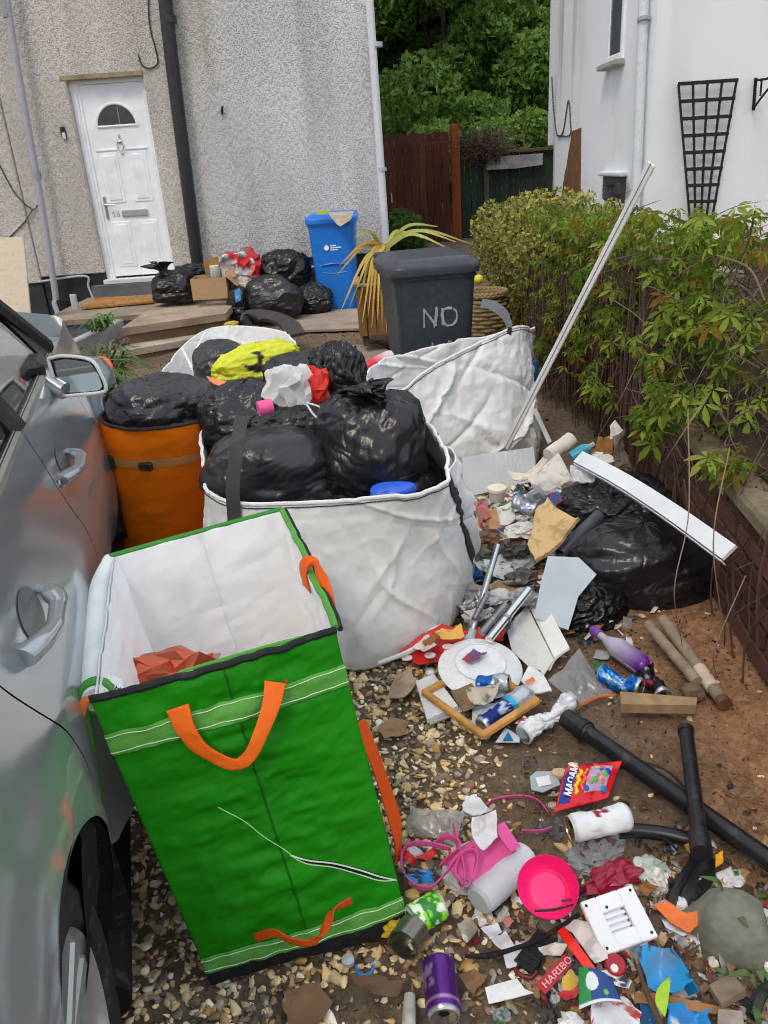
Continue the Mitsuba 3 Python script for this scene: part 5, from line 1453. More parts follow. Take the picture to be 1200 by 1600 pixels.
sackthing('black sack with fanned creases stuffed into the orange bag', oc + A(.0, .01, -.005), (r1 * 1.68, r1 * 1.68, .26), 62, S(38, 39, 43), folds=.95, freq=4.5, ax=(2.0, .8, .8), knot=None, rot=.5)
solo('dark_sack_strip', 'black sack squeezed between the car and the orange bag', 'rubbish bag', blob([-1.125, 3.000, 0.346], (.13, .34, .62), 63, folds=1.2, ax=(1, 1, .4)), 'sack', S(22, 22, 24), smooth=50)
wc = thing('pushchair_wheel', 'small black tyred wheel standing between the car and the orange bag', 'wheel')
wcc = A(*[-1.167, 3.100, 0.389])
add(wc, 'tyre', lathe([(.10, -.018), (.125, -.02), (.138, 0), (.125, .02), (.10, .018), (.10, -.018)], 40, wcc, nrm(A(.85, -.4, .1))), 'matte', S(28, 28, 29))
add(wc, 'rim', lathe([(.085, -.012), (.10, -.012), (.10, .014), (.085, .014), (.085, -.012)], 40, wcc, nrm(A(.85, -.4, .1))), 'satin', S(150, 152, 152))
solo('round_badge', 'round blue and white badge beside the car and orange bag', 'badge', lathe([(0, .012), (.028, .01), (.036, .0), (.036, -.01), (0, -.01)], 28, [-1.064, 2.950, 0.595], nrm(A(.2, -1, .35))), 'vsatin', lambda v: np.where((np.linalg.norm(v - A(*[-1.064, 2.950, 0.595]), axis=1) < .024)[:, None], S(30, 60, 110), S(196, 214, 222)))
solo('dark_bundle', 'dark lumpy bundle just in front of the car mirror and weeds', 'bundle', blob([-1.249, 3.350, 0.575], (.16, .2, .22), 64, folds=1.3), 'sack', S(26, 26, 28), smooth=50)

# ---------------------------------------------------------------- green bag in front
gbag = thing('green_garden_bag', 'open square green bag with orange handles and a white lining', 'garden bag')
GRN, LGR, OHN = S(24, 130, 6), S(88, 158, 68), S(240, 110, 34)
FLb, FRb = A(*[-0.416, 1.088, 0.000]), A(*[-0.009, 1.197, 0.000])
FLt, FRt, BLt, BRt = A(*[-0.548, 1.167, 0.660]), A(*[-0.114, 1.344, 0.660]), A(*[-0.678, 1.738, 0.660]), A(*[-0.276, 1.960, 0.660])
BLb, BRb = FLb + (BLt - FLt) * .95, FRb + (BRt - FRt) * .95
for q in (BLb, BRb):
    q[2] = 0


def panelgrid(a, b, bt, at, nu, nv, bulge, amp, seed, kink=0.0):
    P = bilin(a, b, bt, at, nu, nv)
    u, v = np.linspace(0, 1, nu)[:, None], np.linspace(0, 1, nv)[None]
    N = gnormals(P)
    edge = .18 + .82 * np.sin(np.pi * u).clip(0) ** .5
    P = P + N * ((bulge * np.sin(np.pi * u) * np.sin(np.pi * np.clip(v, 0, 1)) ** .7 + kink * np.clip(1 - np.abs(u - .5) / .5, 0, 1)) + 0 * u)[..., None]
    Q = crumple(P, amp, 9, seed, ax=(1, 1, 1.5))
    Q = crumple(Q, amp * .35, 30, seed + 2, ax=(.7, .7, 1.4))
    return P + (Q - P) * edge[..., None]


PF = panelgrid(FLb, FRb, FRt, FLt, 90, 110, -.006, .019, 71, .010)
add(gbag, 'front_panel', slab(PF, .003), 'weave_col', GRN, smooth=True)
PR = panelgrid(FRb, BRb, BRt, FRt, 60, 70, .006, .010, 72)
add(gbag, 'side_panel', slab(PR, .003), 'weave_col', GRN, smooth=True)
PBk = panelgrid(BRb, BLb, BLt, BRt, 60, 70, .0, .008, 73)
add(gbag, 'back_panel', slab(PBk, .003), 'weave_col', GRN, smooth=True)
PL = panelgrid(BLb, FLb, FLt, BLt, 60, 70, .0, .008, 74)
PL = PL - gnormals(PL) * .009 + (BLt - FLt) * .014
add(gbag, 'side_panel', slab(PL, .003), 'weave_white', smooth=True)
for nm, P_ in (('lining', PF), ('lining', PR), ('lining', PBk), ('lining', PL)):
    add(gbag, nm, slab((P_ - gnormals(P_) * .009)[::-1], .002), 'weave_white', smooth=True)
add(gbag, 'base', cat([polyslab([FLb + A(.01, .01, .03), FRb + A(-.01, .01, .03), BRb + A(-.01, -.01, .03), BLb + A(.01, -.01, .03)], .01)]), 'weave_white')
NF = gnormals(PF)
add(gbag, 'base_binding', slab(band(PF, 0, 0, 5, .003, False), .002), 'matte', S(26, 27, 27), smooth=True)
add(gbag, 'base_binding', slab((PR + gnormals(PR) * .003)[:, :4], .002), 'matte', S(26, 27, 27), smooth=True)
for (a, b) in ((5, 11), (90, 97)):
    w_ = add(gbag, 'webbing', slab(band(PF, 0, a, b, .004, False), .002), 'weave_col', LGR, smooth=True)
    for j in (a + 1, b - 1):
        add(w_, 'stitching', tube(PF[:, j] + NF[:, j] * .0045, .0011, 4, 90, smooth_path=False), 'matte', S(196, 224, 190))
add(gbag, 'centre_seam', tube(PF[45, 4:] + NF[45, 4:] * .001, .0022, 5, 100, smooth_path=False), 'weave_col', S(24, 100, 20))
add(gbag, 'rim_binding', cat([tube(PF[:, -1] + NF[:, -1] * .002 - A(0, 0, .002), .0075, 7, 90, smooth_path=False)]), 'matte', S(36, 38, 38))
add(gbag, 'rim_trim', tube(np.vstack([PR[:, -1] + A(0, 0, .002)]), .0075, 7, 60, smooth_path=False), 'weave_col', LGR)
add(gbag, 'rim_binding', tube(PR[:, -1] + gnormals(PR)[:, -1] * .010 - A(0, 0, .004), .006, 7, 60, smooth_path=False), 'matte', S(36, 38, 38))
add(gbag, 'rim_trim', tube(PBk[:, -1] + A(0, 0, .002), .0085, 7, 60, smooth_path=False), 'weave_col', S(64, 140, 56))
add(gbag, 'rim_trim', tube([PF[88, -2] - NF[88, -2] * .02, PF[60, -1] - NF[60, -1] * .012 + A(0, 0, .004), PF[30, -1] - NF[30, -1] * .012 + A(0, 0, .002)], .006, 6, 30), 'weave_col', LGR)
add(gbag, 'inner_seam', tube((PBk - gnormals(PBk) * .0125)[30, 6:], .0018, 5, 60, smooth_path=False), 'weave_white')
hp = [[-0.403, 1.188, 0.612], [-0.391, 1.175, 0.569], [-0.365, 1.170, 0.523], [-0.318, 1.170, 0.487], [-0.285, 1.175, 0.498], [-0.256, 1.195, 0.544], [-0.237, 1.222, 0.581], [-0.229, 1.248, 0.611]]
sd = [A(.9, .2, .25), A(.8, .2, .6), A(.45, .1, .9), A(.1, .0, 1), A(.5, .1, -.9) * -1, A(.9, .2, .3), A(.95, .2, .05), A(.98, .2, .0)]
sd[4] = A(-.3, 0, .9)
sd = [A(.85, .2, .45), A(.75, .1, .65), A(.4, .05, .9), A(.0, .0, 1), A(-.55, 0, .8), A(-.92, -.1, .3), A(-.97, -.2, .12), A(-.97, -.2, .05)]
add(gbag, 'carry_handle', ribbon(hp, [.042, .036, .028, .025, .025, .028, .034, .040], .0035, sd, 60, .004, 3), 'weave_col', OHN, smooth=True)
add(gbag, 'handle_tab', polyslab([[-0.215, 1.270, 0.600], [-0.209, 1.275, 0.593], [-0.212, 1.270, 0.573], [-0.219, 1.265, 0.574]], .004), 'weave_col', S(214, 84, 26))
hb = [[-0.315, 1.100, 0.108], [-0.272, 1.085, 0.136], [-0.237, 1.070, 0.130], [-0.199, 1.070, 0.121], [-0.171, 1.080, 0.142], [-0.151, 1.100, 0.168], [-0.116, 1.120, 0.169]]
sb = [A(.2, .2, 1), A(0, .2, 1), A(-.3, 0, 1), A(0, 0, 1), A(.8, .1, .6), A(.7, .1, .7), A(.2, .2, 1)]
add(gbag, 'carry_handle', ribbon(hb, .018, .003, sb, 60, .0015, 4), 'weave_col', S(206, 84, 30), smooth=True)
rp2 = [[-0.193, 1.620, 0.601], [-0.195, 1.600, 0.656], [-0.184, 1.585, 0.686], [-0.162, 1.560, 0.693], [-0.142, 1.520, 0.674], [-0.129, 1.470, 0.643], [-0.125, 1.450, 0.628]]
add(gbag, 'carry_handle', ribbon(rp2, .034, .0035, A(-.5, .85, .05), 60, .0015, 5), 'weave_col', S(236, 104, 36), smooth=True)
add(gbag, 'carry_handle', ribbon([[-0.091, 1.500, 0.303], [-0.063, 1.460, 0.236], [-0.036, 1.410, 0.154], [-0.019, 1.360, 0.095], [-0.019, 1.330, 0.038]], .05, .003, A(.25, .97, .1), 50, .002, 6), 'weave_col', S(222, 86, 26), smooth=True)
tear = [[-0.226, 1.128, 0.308], [-0.193, 1.130, 0.289], [-0.146, 1.137, 0.269], [-0.098, 1.145, 0.238], [-0.062, 1.150, 0.212], [-0.029, 1.160, 0.187], [-0.062, 1.150, 0.201], [-0.099, 1.145, 0.226], [-0.147, 1.137, 0.259], [-0.197, 1.130, 0.281]]
fix = lambda q, off: (lambda i: PF[i] + NF[i] * off)(np.unravel_index(int(np.argmin(np.linalg.norm(PF - A(*q), axis=2))), PF.shape[:2]))
tearp = np.array([A(*q) + NF[45, 45] * .012 for q in tear])
add(gbag, 'tear', polyslab(tearp, .002), 'matte', S(22, 24, 22))
for pts_, rr_ in (([tear[k] for k in (0, 1, 2, 3, 4, 5)], .0016), ([tear[k] for k in (0, 9, 8, 7, 6, 5)], .0012)):
    add(gbag, 'frayed_edge', tube(np.array([A(*q) + NF[45, 45] * .014 for q in pts_]), rr_, 5, 50), 'matte', S(190, 214, 190))
add(gbag, 'scratch', tube(np.array([A(*q) + NF[45, 45] * .011 for q in ([-0.346, 1.132, 0.432], [-0.303, 1.130, 0.397], [-0.272, 1.130, 0.356], [-0.241, 1.130, 0.324], [-0.224, 1.128, 0.306])]), .0011, 4, 50), 'matte', S(150, 206, 140))
# rolled down side with the lining showing, its flap and strap
add(gbag, 'rolled_lining', tube([[-0.681, 1.745, 0.653], [-0.679, 1.650, 0.632], [-0.645, 1.500, 0.617], [-0.605, 1.360, 0.617], [-0.563, 1.230, 0.623]], [.016, .024, .027, .028, .029], 16, 60), 'weave_white')
add(gbag, 'roll_end', cat([tube([[-0.564, 1.235, 0.625], [-0.556, 1.210, 0.628]], .033, 18)]), 'weave_col', S(70, 150, 62))
add(gbag, 'roll_core', tube([[-0.556, 1.212, 0.631], [-0.553, 1.202, 0.631]], .025, 16), 'weave_white')
add(gbag, 'strap', ribbon([[-0.553, 1.200, 0.641], [-0.566, 1.190, 0.639], [-0.579, 1.185, 0.616], [-0.589, 1.185, 0.581], [-0.592, 1.185, 0.548]], .018, .003, A(.9, -.1, .1), 40, .003), 'weave_col', S(236, 128, 60))
add(gbag, 'strap', tube([[-0.586, 1.178, 0.595], [-0.572, 1.178, 0.597]], .009, 8), 'weave_col', S(230, 120, 52))
fl = crumple(np.stack([curve([[-0.577, 1.205, 0.622], [-0.583, 1.200, 0.553], [-0.590, 1.190, 0.438], [-0.596, 1.180, 0.334], [-0.591, 1.175, 0.301]], 50), curve([[-0.559, 1.225, 0.591], [-0.567, 1.230, 0.511], [-0.578, 1.225, 0.388], [-0.584, 1.200, 0.312], [-0.583, 1.180, 0.298]], 50),
                       curve([[-0.551, 1.260, 0.560], [-0.551, 1.260, 0.484], [-0.556, 1.250, 0.362], [-0.556, 1.240, 0.324], [-0.575, 1.190, 0.301]], 50)], 1), .01, 14, 8)
add(gbag, 'side_flap', slab(fl, .003), 'weave_col', S(112, 114, 112), smooth=True)
add(gbag, 'flap_edging', tube([[-0.574, 1.200, 0.620], [-0.577, 1.195, 0.556], [-0.584, 1.185, 0.442], [-0.591, 1.175, 0.338], [-0.589, 1.170, 0.306]], .0065, 7, 50), 'weave_col', S(66, 140, 60))
o_l = A(*[-0.559, 1.280, 0.627])
lab = [[-0.565, 1.300, 0.621], [-0.538, 1.300, 0.603], [-0.523, 1.255, 0.605], [-0.549, 1.255, 0.621]]
add(gbag, 'care_label', polyslab(lab, .0015), 'clean', S(232, 234, 236))
add(gbag, 'label_print', text_on('BHB', .012, A(*[-0.547, 1.255, 0.622]) + A(.002, -.004, .003), A(*lab[1]) - A(*lab[0]), A(*lab[0]) - A(*lab[3]), .0008), 'matte', S(40, 42, 50))
solo('copper_foil', 'crumpled shiny copper foil lying inside the green bag', 'foil', wad([-0.524, 1.520, 0.445], (.24, .16, .14), 75), 'metal', S(196, 96, 70), smooth=20)
solo('copper_foil', 'flat corner of pink copper foil next to the lining', 'foil', polyslab([[-0.501, 1.550, 0.461], [-0.410, 1.580, 0.451], [-0.419, 1.500, 0.454], [-0.480, 1.480, 0.460]], .004, .02, .03), 'metal', S(206, 140, 120), smooth=20)


# ---------------------------------------------------------------- litter
def scrap(name, label, cat_, pts, color, mat='matte', t=.002, amp=.008, freq=16, seed=0, seg=.012, smooth=30, group=None):
    p = np.asarray(pts, float)
    r = np.random.default_rng(int(abs(p.sum()) * 1e4) % 100000)
    size = np.linalg.norm(np.ptp(p, axis=0))
    if amp > .004:
        q = []
        for k in range(len(p)):
            a, b = p[k], p[(k + 1) % len(p)]
            for f_ in (0, .3, .65):
                q.append(a + (b - a) * f_ + (r.normal(0, .018 * size, 3) * [1, 1, .3] if f_ else 0))
        p = np.array(q)
    m = polyslab(p, t, min(seg, size / 13), amp * 1.25, freq, seed)
    if amp > .004:
        v = np.asarray(m.vertices).copy()
        c = v.mean(0)
        for _ in range(3):
            a = r.uniform(0, 6.28)
            d = (v - c) @ A(math.cos(a), math.sin(a), 0) - r.uniform(-.2, .2) * size
            v[:, 2] += np.abs(d) * r.uniform(-.10, .42) * min(1.0, amp / .010)
        v[:, 2] -= (v[:, 2].min() - np.asarray(m.vertices)[:, 2].min()) * .8
        m = trimesh.Trimesh(v, m.faces, process=False)
    if amp > .004 and mat in ('satin', 'matte'):
        base, sd_ = np.asarray(color, float), r.integers(1000)
        ink = [S(214, 214, 210), S(40, 44, 60), S(170, 40, 44), S(60, 100, 60)][r.integers(4)] if mat == 'satin' else base * .72

        def tone(v):
            a, b, c_ = fb(v * 38, 2, sd_), fb(v * 95, 2, sd_ + 3), fb(v * 16, 3, sd_ + 7)
            o = np.where(((a > .60) & (b > .42))[:, None], ink, base)
            k = np.clip((c_ - .50) * 3.2, 0, .75)[:, None]
            return o * (1 - k) + (base * .4 + S(104, 82, 62) * .6) * k
        return solo(name, label, cat_, m, 'v' + mat, tone, smooth=smooth, group=group)
    return solo(name, label, cat_, m, mat, color, smooth=smooth, group=group)


def can(label, a, b, r, colfn, crush=0.0, seed=0, mat='vmetal', name='drink_can', spin=0.0, end_open=True, gold=False):
    """a: middle of the base, b: middle of the drinking end."""
    a, b = np.asarray(a, float), np.asarray(b, float)
    L = np.linalg.norm(b - a)
    B_ = basis(b - a, (0, 0, 1))
    prof = [(.62, .0), (.74, -.0), (.80, .012), (.96, .06), (1, .09)] + [(1, h) for h in np.linspace(.13, .86, 16)] + [(.96, .92), (.86, .965), (.80, .985), (.82, 1.0), (.78, 1.0)]
    prof = np.array(prof)
    n = 56
    th = np.linspace(0, 2 * np.pi, n, endpoint=False)[:, None] + 0 * prof[None, :, 0]
    P = np.stack([prof[None, :, 0] * r * np.cos(th), prof[None, :, 0] * r * np.sin(th), prof[None, :, 1] * L + 0 * th], -1)
    if crush:
        q = P / r
        w = np.sin(np.pi * np.clip(prof[None, :, 1], 0, 1)) ** .7
        P = P - (np.stack([np.cos(th), np.sin(th), 0 * th], -1)) * (crush * r * w * (1.5 * (ridge(q * .8 + seed, 2, seed) - .35) + .6 * (ridge(q * 2.2, 2, seed + 1) - .5)))[..., None]
        P[..., 0] += r * crush * .5 * w * np.sin(prof[None, :, 1] * 5 + seed)
    h, ang = prof[None, :, 1] + 0 * th, (th + spin) % (2 * np.pi) / (2 * np.pi)
    cc = np.clip(colfn(h, ang), 0, 1)
    al = S(190, 192, 194)
    cc = np.where(((h > .93) | (h < .05))[..., None], al, cc).reshape(-1, 3)
    t = thing(name, label, 'drink can')
    m = surf(P, True)
    m.vertices = np.asarray(m.vertices) @ B_.T + a
    add(t, 'body', m, mat, lambda v, c=cc: c, smooth=True)
    ec = S(186, 160, 96) if gold else S(178, 180, 182)
    add(t, 'drinking_end', orient(cat([lathe([(0, L * .985), (r * .70, L * .985), (r * .76, L * .972), (r * .80, L)], 40)]), a, b - a, (0, 0, 1)), 'metal', ec)
    if end_open:
        e_ = trimesh.creation.extrude_polygon(Polygon([(r * (.36 + .20 * math.cos(k)), r * .30 * math.sin(k)) for k in np.linspace(0, 6.2, 24)]), .0008, engine='earcut').apply_translation([0, 0, L * .985 + .0004])
        add(t, 'opening', orient(e_, a, b - a, (0, 0, 1)), 'matte', S(18, 16, 14))
        tb = trimesh.creation.extrude_polygon(Polygon([(r * (-.12 + .34 * math.cos(k)), r * .17 * math.sin(k)) for k in np.linspace(0, 6.2, 20)]), .0012, engine='earcut').apply_translation([0, 0, L * .985 + .003])
        add(t, 'tab', orient(tb, a, b - a, (0, 0, 1)), 'metal', S(196, 196, 196))
    add(t, 'base_dish', orient(lathe([(0, r * .22), (r * .4, r * .14), (r * .66, 0.001)], 30), a, b - a, (0, 0, 1)), 'metal', S(170, 172, 174))
    return t


def cols(*c):
    return [np.asarray(x, float) for x in c]


def pattern(base, spots, seed, fh=6, fa=5):
    """A label print: base colour and (colour, threshold) blotches and bars."""
    def f(h, a):
        x = np.stack([np.cos(a * 2 * np.pi) * fa / 6, np.sin(a * 2 * np.pi) * fa / 6, h * fh / 2], -1)
        out = np.broadcast_to(base, h.shape + (3,)).copy()
        for k, (c, th) in enumerate(spots):
            out = np.where((fb(x * 1.6 + k * 7, 2, seed + k) > th)[..., None], c, out)
        return out
    return f


# heap between the bags and the wall: small torn bits
rl = np.random.default_rng(77)
n = 4200
u = rl.normal(0, 1, (n, 2))
hx = np.concatenate([.60 + u[:1900, 0] * .17, .45 + u[1900:2400, 0] * .12, .60 + u[2400:, 0] * .28])
hy = np.concatenate([3.05 + u[:1900, 1] * .32, 2.55 + u[1900:2400, 1] * .16, 1.06 + u[2400:, 1] * .17])
ok = (hx > .30 - .2 * (hy < 2)) & (hx < 1.15) & (hy > .75) & ~((hy < 1.9) & (hx < .06 + .25 * (hy < .95)))
hx, hy = hx[ok], hy[ok]
n = len(hx)
gv = bilin(A(-.5, -.5, 0), A(.5, -.5, 0), A(.5, .5, 0), A(-.5, .5, 0), 4, 4)
gv[1:3, 1:3, 2] += .18
gv[0, 0, 2] += .25
gv[3, 2, 2] -= .22
gv[1, 3, :2] += .1
ss = np.where(hy > 2, rl.uniform(.012, .055, n), rl.uniform(.006, .028, n))
sc = np.stack([ss, ss * rl.uniform(.3, 1, n), ss * rl.uniform(.4, 1, n)], -1)
yaw = rl.uniform(0, 6.28, n)
til = rl.normal(0, .45, (n, 2))
Rz = np.stack([np.stack([np.cos(yaw), -np.sin(yaw), til[:, 0]], -1), np.stack([np.sin(yaw), np.cos(yaw), til[:, 1]], -1), np.stack([-til[:, 0], -til[:, 1], np.ones(n)], -1)], 1)
pal = np.array([S(206, 204, 200), S(160, 160, 162), S(58, 58, 60), S(112, 84, 60), S(186, 150, 110), S(150, 42, 44), S(60, 116, 70), S(196, 120, 60), S(42, 74, 130), S(206, 196, 150)])
pc = pal[rl.choice(10, n, p=[.21, .15, .17, .13, .09, .05, .05, .05, .04, .06])] * rl.uniform(.6, 1.05, (n, 1))
pb2 = pal[rl.choice([0, 2, 3, 4, 9, 5, 1], n, p=[.10, .22, .36, .20, .03, .02, .07])] * rl.uniform(.4, .95, (n, 1))
pc = np.where((hy > 2)[:, None], pc, pb2)
m, cc = scatter((np.stack([hx, hy, gh(hx, hy) + rl.uniform(.002, .03, n) * np.where(hy > 2, 1, .5)], -1), Rz * sc[:, None, :]), gv.reshape(-1, 3), gridfaces(4, 4), pc)
solo('litter_bits', 'small torn bits of paper and plastic strewn over the soil', 'litter', m, 'vsatin', lambda v, c=cc: c, smooth=False, kind='stuff')

# screwed up packaging that fills the heap
rw = np.random.default_rng(55)
wm, wcol = [], []
for k in range(330):
    if k < 200:
        x, y, sz = .55 + rw.normal(0, .15), 2.92 + rw.normal(0, .32), rw.uniform(.03, .095)
        if x < .36 or x > .95 or y < 2.4:
            continue
    else:
        x, y, sz = .52 + rw.normal(0, .22), 1.10 + rw.normal(0, .15), rw.uniform(.02, .055)
        if x < .15 or y < .85:
            continue
    w_ = wad(A(x, y, float(gh(x, y)) + sz * .22), (sz, sz * rw.uniform(.6, 1), sz * rw.uniform(.4, .8)), 300 + k, n=70, depth=.5, rot=rw.uniform(0, 6))
    wm.append(w_)
    c0 = [S(222, 222, 224), S(198, 200, 204), S(150, 152, 156), S(214, 206, 190), S(90, 88, 86), S(176, 140, 100), S(176, 60, 58), S(80, 120, 150)][rw.choice(8, p=[.30, .20, .14, .12, .10, .07, .03, .04])]
    c1 = [S(60, 62, 70), S(150, 50, 50), S(60, 110, 70), S(180, 150, 90)][rw.integers(4)]
    vv = np.asarray(w_.vertices)
    wcol.append(np.where((fb(vv * 50, 2, k) > .66)[:, None], c1, c0 * (.75 + .4 * fb(vv * 20, 2, k + 5)[:, None])))
wcol = np.vstack(wcol)
solo('crumpled_litter', 'crumpled film and paper packaging packed between the larger rubbish', 'litter', trimesh.Trimesh(cat(wm).vertices, cat(wm).faces, process=False), 'vsatin', lambda v, c=wcol: c, smooth=False, kind='stuff')

# --- the heap
pp = thing('plastic_board', 'pale grey ribbed plastic panel standing upright behind the heap', 'panel')
pa, pb, pc_, pd = A(*[0.374, 3.420, 0.236]), A(*[0.725, 3.500, 0.236]), A(*[0.719, 3.400, 0.104]), A(*[0.366, 3.280, 0.096])
add(pp, 'sheet', polyslab([pa, pb, pc_, pd], .006), 'clean', S(190, 193, 198))
for k in range(14):
    a = (k + .5) / 14
    add(pp, 'rib', tube([pa + (pb - pa) * a + A(0, -.005, .002), pd + (pc_ - pd) * a + A(0, -.005, .002)], .002, 5), 'clean', S(196, 199, 204))
scrap('folded_card', 'cream folded card sheet with a bent corner on top of the heap', 'card', [[0.513, 2.985, 0.300], [0.664, 3.022, 0.370], [0.678, 2.962, 0.330], [0.583, 2.853, 0.330], [0.557, 2.871, 0.270]], S(212, 204, 190), t=.004, amp=.018, freq=9, seed=2)
scrap('folded_card', 'large off white card lying flat in front of the paper roll', 'card', [[0.560, 2.850, 0.330], [0.700, 2.929, 0.360], [0.749, 2.857, 0.300], [0.629, 2.828, 0.280]], S(214, 210, 200), t=.004, amp=.012, freq=8, seed=3)
tub = thing('plastic_tub', 'round cream plastic tub with its lid on, in front of the grey panel', 'tub')
tc_ = A(*[0.474, 3.009, 0.190])
add(tub, 'body', lathe([(0, 0), (.030, 0), (.037, .05), (0, .05)], 28, tc_), 'satin', S(206, 196, 176))
add(tub, 'lid', lathe([(0, .062), (.036, .061), (.041, .058), (.041, .046), (0, .046)], 28, tc_), 'satin', S(226, 218, 196))
can('dented pale silver can lying beside the cream tub', [0.593, 2.821, 0.220], [0.510, 2.848, 0.250], .036, pattern(S(196, 206, 218), [(S(160, 176, 196), .58)], 3), .5, 3)
solo('crushed_bottle', 'crushed cloudy plastic bottle next to the pale silver can', 'bottle', wad([0.673, 3.050, 0.170], (.14, .09, .07), 82, depth=.3), 'gloss', S(176, 184, 190), smooth=20)
scrap('blue_packet', 'blue and white packet under the black sack edge', 'packet', [[0.663, 2.980, 0.200], [0.723, 2.990, 0.220], [0.727, 2.915, 0.200], [0.673, 2.879, 0.180]], S(46, 110, 176), 'satin', amp=.012)
scrap('padded_envelope', 'stained tan padded board with a torn edge in the heap', 'board', [[0.527, 2.604, 0.140], [0.580, 2.728, 0.200], [0.636, 2.774, 0.240], [0.723, 2.640, 0.240], [0.651, 2.590, 0.180], [0.542, 2.538, 0.130]], S(206, 176, 128), t=.016, amp=.010, freq=10, seed=5)
dt = thing('dark_tube', 'short dark grey plastic tube leaning across the tan board', 'tube')
ta, tb_ = A(*[0.650, 2.620, 0.122]), A(*[0.830, 2.760, 0.205])
tl_ = np.linalg.norm(tb_ - ta)
add(dt, 'wall', orient(lathe([(.020, 0), (.026, 0), (.026, tl_), (.020, tl_), (.020, 0)], 28), ta, tb_ - ta), 'satin', S(66, 72, 80))
scrap('torn_black_strip', 'torn black plastic tip hanging from the end of the dark tube', 'strip', [[0.629, 2.610, 0.129], [0.665, 2.600, 0.126], [0.629, 2.570, 0.112], [0.608, 2.560, 0.108]], S(40, 42, 46), 'satin', amp=.004)
scrap('plastic_sheet', 'smooth pale blue grey plastic sheet lying under the black sack', 'plastic sheet', [[0.513, 2.344, 0.160], [0.563, 2.431, 0.210], [0.654, 2.378, 0.230], [0.696, 2.308, 0.200], [0.633, 2.280, 0.130], [0.579, 2.199, 0.060], [0.486, 2.279, 0.060]], S(178, 190, 202), 'clean', t=.004, amp=.003, freq=5)
sackthing('crinkled dull black sack high against the wall under the white plank', [0.955, 2.950, 0.128], (.44, .36, .26), 83, S(40, 41, 45), folds=1.9, freq=7, flat=.2)
sackthing('large black sack slumped against the brick wall', [0.941, 2.580, 0.051], (.54, .40, .38), 84, S(30, 30, 33), folds=.8, freq=4, ax=(.8, .8, 1.9), flat=.25)
sackthing('trailing torn end of the large black sack pointing at the ribbed panel', [0.696, 2.420, 0.018], (.26, .22, .18), 85, S(18, 18, 20), folds=1.8, freq=6)
plk = thing('white_plank', 'long white plastic plank resting on the black sacks', 'plank')
a, b = A(*[0.824, 3.050, 0.337]), A(*[1.019, 2.060, 0.378])
pn_ = nrm(A(-.55, -.5, .7))
add(plk, 'board', ribbon([a, a * .66 + b * .34 + A(0, 0, .018), a * .33 + b * .67 + A(0, 0, .016), b], .056, .012, np.cross(b - a, pn_), 40), 'clean', S(226, 230, 234), smooth=40)
sdv = nrm(np.cross(b - a, nrm(A(-.55, -.5, .7))))
add(plk, 'edge_lip', ribbon([q + sdv * .030 - A(0, 0, .008) for q in (a, a * .66 + b * .34 + A(0, 0, .018), a * .33 + b * .67 + A(0, 0, .016), b)], .022, .004, pn_, 40), 'clean', S(200, 206, 212))
pr = thing('paper_roll', 'white kitchen paper roll lying at the top of the heap', 'paper roll')
for k, (a, b, r_) in enumerate([([0.796, 3.500, 0.189], [0.865, 3.550, 0.212], .034), ([0.861, 3.560, 0.196], [0.929, 3.600, 0.230], .036)]):
    a, b = A(*a), A(*b)
    add(pr, 'roll', orient(lathe([(0, 0), (r_, 0), (r_ * 1.04, .05), (r_, np.linalg.norm(b - a)), (0, np.linalg.norm(b - a))], 26), a, b - a), 'matte', S(226, 220, 208))
solo('teal_bottle', 'small clear bottle with a teal label beside the paper roll', 'bottle', orient(lathe([(0, 0), (.03, 0), (.032, .07), (.012, .10), (.012, .12), (0, .12)], 20), [0.888, 3.420, 0.199], A(.9, .1, .5)), 'vsatin', lambda v: np.where((v[:, 0] < np.median(v[:, 0]))[:, None], S(44, 150, 178), S(160, 172, 172)))
scrap('brown_card', 'piece of brown cardboard standing against the creeper', 'cardboard', [[0.969, 3.420, 0.187], [1.021, 3.480, 0.269], [1.111, 3.500, 0.263], [1.063, 3.420, 0.167]], S(168, 124, 76), t=.006, amp=.01)
scrap('white_guard', 'white curved plastic offcut standing beside the brown cardboard', 'plastic offcut', [[1.030, 3.340, 0.297], [1.046, 3.380, 0.374], [1.071, 3.400, 0.387], [1.103, 3.380, 0.333], [1.062, 3.340, 0.295]], S(226, 226, 220), 'satin', t=.006, amp=.008)
scrap('grey_cloth', 'grey dirty cloth hanging below the white plastic offcut', 'cloth', [[1.027, 3.320, 0.298], [1.084, 3.340, 0.311], [1.092, 3.250, 0.188], [1.020, 3.220, 0.196]], S(116, 108, 98), t=.004, amp=.03)
scrap('white_batten', 'thin white painted batten sticking up behind the paper roll', 'batten', [[0.765, 3.750, 0.344], [0.787, 3.750, 0.343], [0.851, 3.680, 0.195], [0.832, 3.680, 0.183]], S(196, 198, 198), t=.012, amp=0)
solo('blue_can', 'blue can upright between the slumped white bag and the creeper', 'can', orient(lathe([(0, 0), (.03, 0), (.034, .015), (.034, .13), (.028, .145), (0, .145)], 24), [0.834, 4.150, 0.344], A(.1, .1, 1)), 'satin', S(36, 92, 170))
wpole = thing('white_pole', 'long thin weathered white plastic trim leaning on the creeper', 'pole')
a, b = A(*[0.635, 3.750, 0.153]), A(*[1.039, 3.050, 1.441])
add(wpole, 'trim', cat([beam(a, a * .45 + b * .55, .034, .010, .002, A(-.55, -.75, .3)), beam(a * .45 + b * .55, b, .034, .010, .002, A(-.55, -.75, .3))]), 'clean', S(226, 228, 228))
add(wpole, 'groove', tube([a + A(-.004, -.006, .002), (a * .45 + b * .55) + A(-.004, -.006, .002), b + A(-.004, -.006, .002)], .0016, 5, 30), 'matte', S(130, 128, 122))
